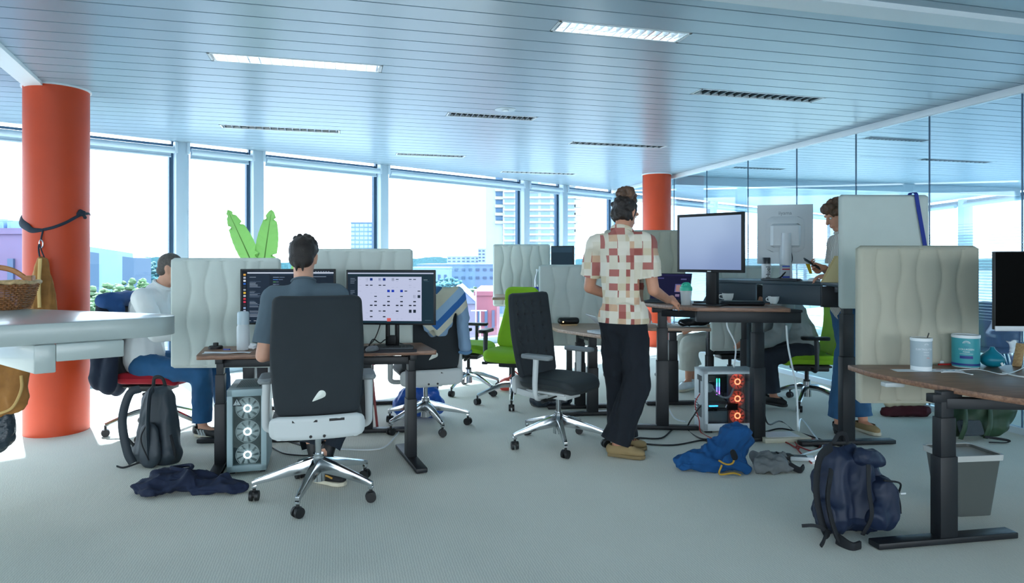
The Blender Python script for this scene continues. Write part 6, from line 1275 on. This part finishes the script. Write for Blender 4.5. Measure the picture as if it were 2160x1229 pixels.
H = hmat(J); b_ = MB(); b_.ell((0, -.022, .04), (.083, .097, .087), H); b_.ell((0, -.05, -.02), (.077, .06, .055), H); curls(b_, H, [((0, -.03, .03), (.078, .085, .08)), ((0, -.03, -.03), (.07, .07, .04))], .016, 70, 8); o = blob('hair', b_, .006, m_hair, p3, 2, off=base)
b_ = MB(); Hb = Matrix.Translation(Vector((-.012, -.03, .0))) @ Matrix.Identity(4); bun = H @ Vector((-.0, -.045, .135)); curls(b_, Matrix.Translation(bun), [((0, 0, 0), (.062, .058, .04)), ((0, 0, .01), (.04, .04, .03)), ((0.0, 0.0, -.05), (.06, .06, .03))], .017, 70, 15); blob('hair_bun', b_, .0055, m_hairb, p3, 1, off=base)
# ---- man with phone behind the tall screen
def stripe_shirt():
    m = bpy.data.materials.new('pinstripe'); m.use_nodes = True; t = m.node_tree; b = t.nodes['Principled BSDF']; b.inputs['Roughness'].default_value = .85; tc = t.nodes.new('ShaderNodeTexCoord'); mp = t.nodes.new('ShaderNodeMapping'); mp.inputs['Rotation'].default_value = (0, .25, .8); t.links.new(tc.outputs['Object'], mp.inputs['Vector'])
    w = t.nodes.new('ShaderNodeTexWave'); w.bands_direction = 'X'; w.inputs['Scale'].default_value = 24; w.inputs['Distortion'].default_value = .8; t.links.new(mp.outputs['Vector'], w.inputs['Vector']); r = t.nodes.new('ShaderNodeValToRGB'); r.color_ramp.elements[0].position = .12; r.color_ramp.elements[0].color = lin('6a6258'); r.color_ramp.elements[1].position = .25; r.color_ramp.elements[1].color = lin('d6d4cc'); t.links.new(w.outputs['Fac'], r.inputs['Fac']); t.links.new(r.outputs['Color'], b.inputs['Base Color']); return m
base = Vector((2.65, 5.25, 0))
J = dict(fwd=(-.96, .2, 0), pel=(2.66, 5.24, .96), waist=(2.66, 5.24, 1.14), chest=(2.65, 5.25, 1.36), shL=(2.62, 5.06, 1.48), shR=(2.66, 5.44, 1.48), neck=(2.635, 5.25, 1.565), head=(2.585, 5.255, 1.70), face=(-.9, .05, -.42), up=(-.4, 0, 1),
         hipL=(2.65, 5.15, .93), hipR=(2.66, 5.33, .93), knL=(2.58, 5.16, .51), knR=(2.72, 5.3, .51), anL=(2.56, 5.2, .10), anR=(2.76, 5.22, .10), toL=(2.54, 5.12, .034), toR=(2.80, 5.10, .034),
         elL=(2.60, 5.07, 1.205), elR=(2.64, 5.46, 1.22), wrL=(2.475, 5.14, 1.235), wrR=(2.475, 5.27, 1.285), hdL=(-.95, .18, -.12), hnL=(0, .0, -1), hdR=(-.95, -.1, .12), hnR=(-.1, -.75, .5), thR=.3, eachR=[.75, .8, .85, .9], curlL=.42, thL=.2)
p4 = body('person', 'standing man with curly brown hair holding a phone', J, base, .0055, m_skin)
shirt(p4, J, base, stripe_shirt(), 'shirt', .62, grow=.02, low=(2.66, 5.24, 1.0), fold=(.008, (6, 6, 4), 3), collar=.012)
trousers(p4, J, base, m_jean2, length=.95, wide=.02, fold=(.010, (8, 8, 6), 5))
shoe(p4, Vector(J['anL']) - Vector((0, 0, .03)), J['toL'], base, m_shoeb, m_shoeb); shoe(p4, Vector(J['anR']) - Vector((0, 0, .03)), J['toR'], base, m_sand, m_solew)
H = hmat(J); b_ = MB(); b_.ell((0, -.022, .04), (.084, .097, .09), H); b_.ell((0, -.05, -.02), (.077, .06, .055), H); curls(b_, H, [((0, -.01, .06), (.078, .088, .072)), ((0, -.05, .0), (.072, .06, .06)), ((0, .05, .085), (.05, .04, .03))], .018, 80, 21); blob('hair', b_, .006, m_hairb, p4, 1, off=base)
pc_ = Vector((2.37, 5.225, 1.315)); t = thing('phone', 'thin phone held in the curly man\'s hand', 'phone', pc_, .0); mt = rotm(rz=-.1) @ rotm(ry=.55) @ rotm(rx=.35); MB().box((-.01, 0, 0), (.14, .07, .008), mt=mt).build('body', m_darkpl, t, bevel=.003); MB().box((-.01, 0, .0045), (.13, .064, .001), mt=mt).build('screen', M('screen_off', '06080a', .18), t)
# ---- person with pale trousers behind the standing desk
base = Vector((1.95, 7.0, 0))
J = dict(fwd=(-.99, -.1, 0), pel=(2.25, 7.0, .52), waist=(2.26, 7.0, .70), chest=(2.24, 7.0, .90), shL=(2.22, 6.83, 1.03), shR=(2.21, 7.17, 1.03), neck=(2.21, 7.0, 1.09), head=(2.19, 7.0, 1.215), face=(-.95, -.1, -.2), hipL=(2.21, 6.9, .5), hipR=(2.21, 7.1, .5), knL=(1.83, 6.86, .48), knR=(1.83, 7.06, .48), anL=(1.83, 6.88, .12), anR=(1.93, 7.04, .12), toL=(1.71, 6.78, .034), toR=(1.79, 6.98, .034),
         elL=(2.09, 6.8, .8), elR=(2.09, 7.2, .8), wrL=(1.89, 6.88, .66), wrR=(1.89, 7.08, .66))
p5 = body('person', 'seated person in pale trousers and white sneakers under the desks', J, base, .011, m_skin); shirt(p5, J, base, M('slate_jersey', '3a444c', .9), 'sweater', long_=True); trousers(p5, J, base, M('pale_cotton', 'b9bbb2', .9, bump=(200, .2, .001)), length=.72, wide=.05, fold=(.012, (6, 6, 3), 4))
for s in 'LR': shoe(p5, Vector(J['an' + s]) - Vector((0, 0, .03)), J['to' + s], base, m_wpl, m_solew)
st = office_chair('office_chair', 'black swivel chair of the person in pale trousers', (2.31, 7.04), math.radians(95), 'green', .42, .3, .1, .45)
for ch in st.children:
    if ch.name.startswith(('seat', 'backrest')): ch.data.materials[0] = m_idfab
# ---- hunched person on the green chair
base = Vector((2.55, 6.17, 0))
J = dict(fwd=(-1, .05, 0), pel=(2.72, 6.17, .53), waist=(2.68, 6.17, .68), chest=(2.58, 6.17, .82), shL=(2.47, 6.0, .92), shR=(2.47, 6.34, .92), neck=(2.41, 6.17, .95), head=(2.29, 6.17, .99), face=(-.7, 0, -.7), up=(-.7, 0, .7), hipL=(2.68, 6.07, .51), hipR=(2.68, 6.27, .51), knL=(2.33, 6.05, .47), knR=(2.33, 6.3, .47), anL=(2.38, 6.05, .13), anR=(2.36, 6.27, .12), toL=(2.45, 5.98, .06), toR=(2.22, 6.25, .034),
         elL=(2.42, 5.98, .68), elR=(2.42, 6.36, .68), wrL=(2.22, 6.04, .58), wrR=(2.22, 6.3, .58))
p6 = body('person', 'hunched person in a grey top and dark trousers on the green chair', J, base, .011, m_skin); shirt(p6, J, base, M('ash_nylon', '7f8a8a', .5, bump=(40, .4, .006)), 'jacket', long_=True, grow=.03, fold=(.012, (7, 7, 7), 2)); trousers(p6, J, base, m_dktr, length=.95, wide=.01)
for s in 'LR': shoe(p6, Vector(J['an' + s]) - Vector((0, 0, .03)), J['to' + s], base, m_shoeb, m_shoeb)
H = hmat(J); b_ = MB(); b_.ell((0, -.02, .04), (.082, .097, .09), H); b_.ell((0, -.05, -.02), (.077, .06, .055), H); blob('hair', b_, .009, m_hair, p6, 2, off=base)
H = hmat(dict(head=(2.19, 7.0, 1.215), face=(-.95, -.1, -.2))); b_ = MB(); b_.ell((0, -.02, .04), (.082, .097, .09), H); b_.ell((0, -.05, -.02), (.077, .06, .055), H); blob('hair', b_, .009, m_hair, p5, 2, off=Vector((1.95, 7.0, 0)))
# ================================================================ the city outside (the office is on an upper floor)
GZ = -14.0
def OM(n, c, v=None): return M(n, c, .8, var=v)  # distant haze is put into these pale, low-contrast outdoor colours
m_con = OM('pale_concrete', '6d7c88', (.15, .08)); m_con2 = OM('blue_concrete', '56708a', (.15, .08)); m_win = M('far_window', '34506c', .3); m_brick = OM('rose_brick', '86525e', (.4, .15)); m_brick2 = OM('mauve_brick', '6c5f7c', (.3, .1)); m_tree = M('far_foliage', '54704e', .9, var=(.6, .4)); m_tree2 = M('hazed_foliage', '3c6a70', .9, var=(.5, .3)); m_roof = OM('slate_roof', '6a7490'); m_grd = OM('city_ground', '6e7a84', (.02, .15)); m_metal = M('ribbed_metal', '6f93b4', .5, .2, var=(.5, .08))
o = MB().prism([(-900, 22), (900, 22), (900, 1500), (-900, 1500)], GZ - 1, GZ).build('street_ground', m_grd); o['kind'] = 'structure'
o = MB().prism([(-900, -900), (900, -900), (900, 22), (-900, 22)], GZ - 1, GZ).build('street_ground_near', m_grd); o['kind'] = 'structure'
def building(label, px0, px1, ytop, D, depth, mat, floors=0, cols=0, yaw=0, band=None, win=(.6, .55), base_z=None, y_lim=None, name='building', mw=None):
    x0, x1 = (px0 - CXP) / FPX * D, (px1 - CXP) / FPX * D; zt = CAMH + (HORIZ - ytop) / FPX * D; zb = GZ if base_z is None else base_z
    w = x1 - x0; t = thing(name, label, 'building', ((x0 + x1) / 2, D, zb), yaw); H = zt - zb
    MB().box((0, depth / 2, H / 2), (w, depth, H)).build('walls', mat, t)
    MB().box((0, depth / 2, H + .15), (w + .3, depth + .3, .4)).build('parapet', mat, t)
    if floors:
        fh = H / floors; cw = w / cols; me = None
        for j in range(floors):
            z = H - (j + .55) * fh
            if y_lim and CAMH + 0 - (z + zb) > (y_lim - HORIZ) / FPX * D: break
            if band: MB().box((0, -.25, z - fh * .42), (w + .4, .6, fh * .32)).build('balcony', band, t)
            for i in range(cols):
                if me is None: o = MB().box((0, 0, 0), (cw * win[0], .3, fh * win[1])).build('window', mw or m_win, t); me = o.data
                else: o = link('window', me, None, t)
                o.location = (-w / 2 + (i + .5) * cw, -.05, z)
    return t
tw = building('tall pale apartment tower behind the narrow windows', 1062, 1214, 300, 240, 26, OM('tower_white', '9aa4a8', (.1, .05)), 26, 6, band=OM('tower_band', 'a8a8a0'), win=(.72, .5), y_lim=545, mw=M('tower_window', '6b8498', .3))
Ht = 70; t2 = tw; ox = (1042 - CXP) / FPX * 240 - tw.location.x
MB().box((ox, 7, Ht / 2), (6.2, 10, Ht)).build('side_wing', OM('tower_white', '9aa4a8'), t2)
for j in range(15): MB().box((ox + 1.9, 1.7, 29 + j * 2.95), (3.2, 1.4, 1.0)).build('balcony', OM('tower_band', 'a8a8a0'), t2); MB().box((ox + 1.9, 1.9, 30.6 + j * 2.95), (2.6, .5, 1.5)).build('window', M('tower_shade', '2f5878', .4), t2)  # dark blue boxes paint the shade inside the recessed balconies
t3 = tw; ox = (1217 - CXP) / FPX * 240 - tw.location.x
MB().box((ox - .6, 5, Ht / 2), (.6, 6, Ht)).build('side_wing', OM('tower_white', '9aa4a8'), t3)
for j in range(16): MB().box((ox + .3, 1.3, 26 + j * 2.95), (2.4, 2.6, 1.1)).build('balcony', OM('tower_band', 'a8a8a0'), t3)
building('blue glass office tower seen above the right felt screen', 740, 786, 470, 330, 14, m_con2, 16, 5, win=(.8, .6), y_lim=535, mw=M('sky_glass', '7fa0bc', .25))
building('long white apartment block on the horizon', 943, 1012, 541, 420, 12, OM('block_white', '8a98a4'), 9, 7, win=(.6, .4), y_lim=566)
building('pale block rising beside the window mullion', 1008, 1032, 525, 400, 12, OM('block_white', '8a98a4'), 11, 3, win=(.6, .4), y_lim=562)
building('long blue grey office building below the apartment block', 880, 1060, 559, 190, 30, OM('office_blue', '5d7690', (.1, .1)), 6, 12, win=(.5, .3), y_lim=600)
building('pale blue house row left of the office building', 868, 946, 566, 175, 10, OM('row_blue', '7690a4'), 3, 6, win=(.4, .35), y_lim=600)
building('rose brick building beside the window mullion', 1003, 1048, 622, 62, 14, m_brick, 3, 3, win=(.4, .4), y_lim=800)
building('mauve brick building with plant on its roof at the left', -190, 50, 492, 45, 2.2, m_brick2, 3, 5, win=(.25, .5), y_lim=640)
t = thing('roof_plant', 'blue grey air handling units on the mauve roof at the left', 'machine', (at(10, 492, 50).x, 49, at(10, 492, 45).z + .2))
for x, w, h in ((-2.6, 1.6, 1.5), (.55, 1.25, 1.0), (1.6, .3, .9)): MB().box((x, 0, h / 2), (w, 1.4, h)).build('unit', m_metal, t, bevel=.05)
for x in [-1.6 + i * .36 for i in range(11)]: MB().cyl((x, -1.3, 0), (x, -1.3, .8), .025, seg=6).build('rail_post', m_metal, t)
MB().cyl((-1.8, -1.3, .8), (2.4, -1.3, .8), .03, seg=6).build('rail', m_metal, t)
# ribbed metal hall right of the near column
t = thing('building', 'ribbed pale blue metal hall right of the near column', 'building', (0, 0, GZ)); pts = [(160, 516, 34), (190, 521, 36), (208, 523.5, 37.2), (224, 526, 38.4), (238, 528, 39.6), (251, 530, 40.8), (263, 532, 42), (275, 534, 43.2)]
for (a, ya, Da), (b, yb, Db) in zip(pts[:-1], pts[1:]):
    p, q = at(a, ya, Da), at(b, yb, Db); d = (q - p).normalized()
    MB().add([(p.x + d.x * .05, p.y + d.y * .05, 0), (q.x - d.x * .05, q.y - d.y * .05, 0), (q.x, q.y, q.z - GZ), (p.x, p.y, p.z - GZ), (p.x, p.y + .3, 0), (q.x, q.y + .3, 0), (q.x, q.y + .3, q.z - GZ), (p.x, p.y + .3, p.z - GZ)], [(0, 1, 2, 3), (7, 6, 5, 4), (3, 2, 6, 7), (1, 5, 6, 2), (0, 3, 7, 4), (0, 4, 5, 1)]).build('wall_panel', m_metal, t)
p, q = at(160, 516, 34), at(275, 534, 43.2); MB().add([(p.x, p.y + .4, 0), (q.x, q.y + .4, 0), (q.x - 3, q.y + 8, 0), (p.x - 8, p.y + 8, 0), (p.x, p.y + .4, p.z - GZ - .3), (q.x, q.y + .4, q.z - GZ - .3), (q.x - 3, q.y + 8, q.z - GZ - .3), (p.x - 8, p.y + 8, p.z - GZ - .3)], [(0, 1, 5, 4), (1, 2, 6, 5), (2, 3, 7, 6), (3, 0, 4, 7), (4, 5, 6, 7)]).build('core', OM('hall_core', '3c5870'), t)
# hills on the horizon
def hill(label, px0, px1, D, ys, mat):
    n = len(ys) - 1; vs, fs = [], []
    for i, y in enumerate(ys):
        px = px0 + (px1 - px0) * i / n; p = at(px, y, D); vs += [(p.x, D, GZ), (p.x, D, p.z), (p.x, D + 150, GZ)]
    for i in range(n): a = 3 * i; fs += [(a, a + 3, a + 4, a + 1), (a + 1, a + 4, a + 5, a + 2)]
    o = MB().add(vs, fs).build('hill', mat, None, smooth=True); return tag(o, label, 'hill')
ra = random.Random(4)
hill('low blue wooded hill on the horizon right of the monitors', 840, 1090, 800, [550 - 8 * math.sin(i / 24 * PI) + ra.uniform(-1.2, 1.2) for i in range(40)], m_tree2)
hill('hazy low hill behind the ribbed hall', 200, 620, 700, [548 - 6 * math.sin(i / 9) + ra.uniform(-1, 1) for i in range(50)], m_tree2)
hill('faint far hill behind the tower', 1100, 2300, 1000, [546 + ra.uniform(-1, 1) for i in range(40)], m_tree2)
# trees, house, street lamps, vans
def tree(label, px, ytop, D, r, mat, seed, squash=.8, n=420):
    rk = random.Random(seed); c = at(px, ytop, D); zt = c.z; t = thing('tree', label, 'tree', (c.x, D, GZ)); H = zt - GZ; mb = MB()
    for _ in range(n):
        v = Vector((rk.gauss(0, 1), rk.gauss(0, 1), rk.gauss(0, 1))).normalized() * rk.uniform(.55, 1.0); p = Vector((v.x * r, v.y * r, H - r * squash + v.z * r * squash)); s = r * rk.uniform(.05, .14)
        mb.ell(p, (s, s, s * .7), seg=7, rings=5)
    me = mb.build('crown', mat, t, smooth=True); folds(me.data, r * .05, (2.5 / r * 4,) * 3, seed)
    MB().cyl((0, 0, 0), (0, 0, H - r), r * .06, r * .04, seg=8).build('trunk', OM('bark', '4a4238'), t)
    return t
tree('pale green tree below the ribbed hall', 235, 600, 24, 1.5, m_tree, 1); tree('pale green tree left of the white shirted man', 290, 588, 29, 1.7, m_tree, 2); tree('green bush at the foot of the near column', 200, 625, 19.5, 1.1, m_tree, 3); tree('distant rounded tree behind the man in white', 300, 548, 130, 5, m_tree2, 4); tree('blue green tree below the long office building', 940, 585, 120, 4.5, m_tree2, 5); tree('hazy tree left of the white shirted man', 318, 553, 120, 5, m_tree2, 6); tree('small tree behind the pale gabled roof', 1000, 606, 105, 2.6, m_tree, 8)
c = at(968, 640, 85); t = thing('house', 'pale gabled house roof in the street below', 'building', (c.x, 85, GZ)); H = c.z - GZ; MB().box((0, 3, H / 2), (4.6, 6, H)).build('walls', OM('house_wall', '7a7488'), t); MB().add([(-2.6, -.3, H), (2.6, -.3, H), (0, -.3, H + 2.4), (-2.6, 6.3, H), (2.6, 6.3, H), (0, 6.3, H + 2.4)], [(0, 1, 2), (5, 4, 3), (0, 2, 5, 3), (2, 1, 4, 5), (0, 3, 4, 1)]).build('roof', m_roof, t)
for s in (-1, 1): MB().bar((s * 2.6, -.35, H), (0, -.35, H + 2.4), .12, .2).build('verge', M('verge_white', 'c8d4dc', .6), t)
for px, yt, D, lb in ((1004, 610, 40, 'thin pale street lamp post left of the rose building'), (1013, 655, 36, 'shorter street lamp post before the rose building')):
    c = at(px, yt, D); t = thing('street_lamp', lb, 'street lamp', (c.x, D, GZ)); MB().cyl((0, 0, 0), (0, 0, c.z - GZ), .05, .03, seg=8).build('pole', M('verge_white', 'c8d4dc', .6), t); MB().bar((-.5, 0, c.z - GZ), (.35, 0, c.z - GZ), .06, .05).build('arm', MATS['verge_white'], t)
for px, y, D, cc, lb in ((996, 706, 46, 'b04a5c', 'rose car parked in the street below'), (1022, 706, 54, 'b8bcc8', 'pale car parked in the street below'), (985, 702, 66, 'c0c8d0', 'silver car parked farther down the street')):
    c = fl(1, 1000); p = at(px, y, D); t = thing('car', lb, 'car', (p.x, D, GZ)); m_ = M('car_' + cc, cc, .3); MB().add(*pad(1.8, 4.2, .9, R=.3, re=.25, nx=8, nz=10), mt=T(0, -2, .75) @ rotm(rx=-PI / 2)).build('car_body', m_, t, smooth=True); MB().add(*pad(1.5, 2.2, .6, R=.3, re=.25, nx=8, nz=8), mt=T(0, -1, 1.35) @ rotm(rx=-PI / 2)).build('cabin', m_win, t, smooth=True)
    for sx in (-1, 1):
        for sy in (-1.3, 1.3): MB().cyl((sx * .7, sy, .32), (sx * .92, sy, .32), .32, seg=14).build('wheel', m_blackpl, t)
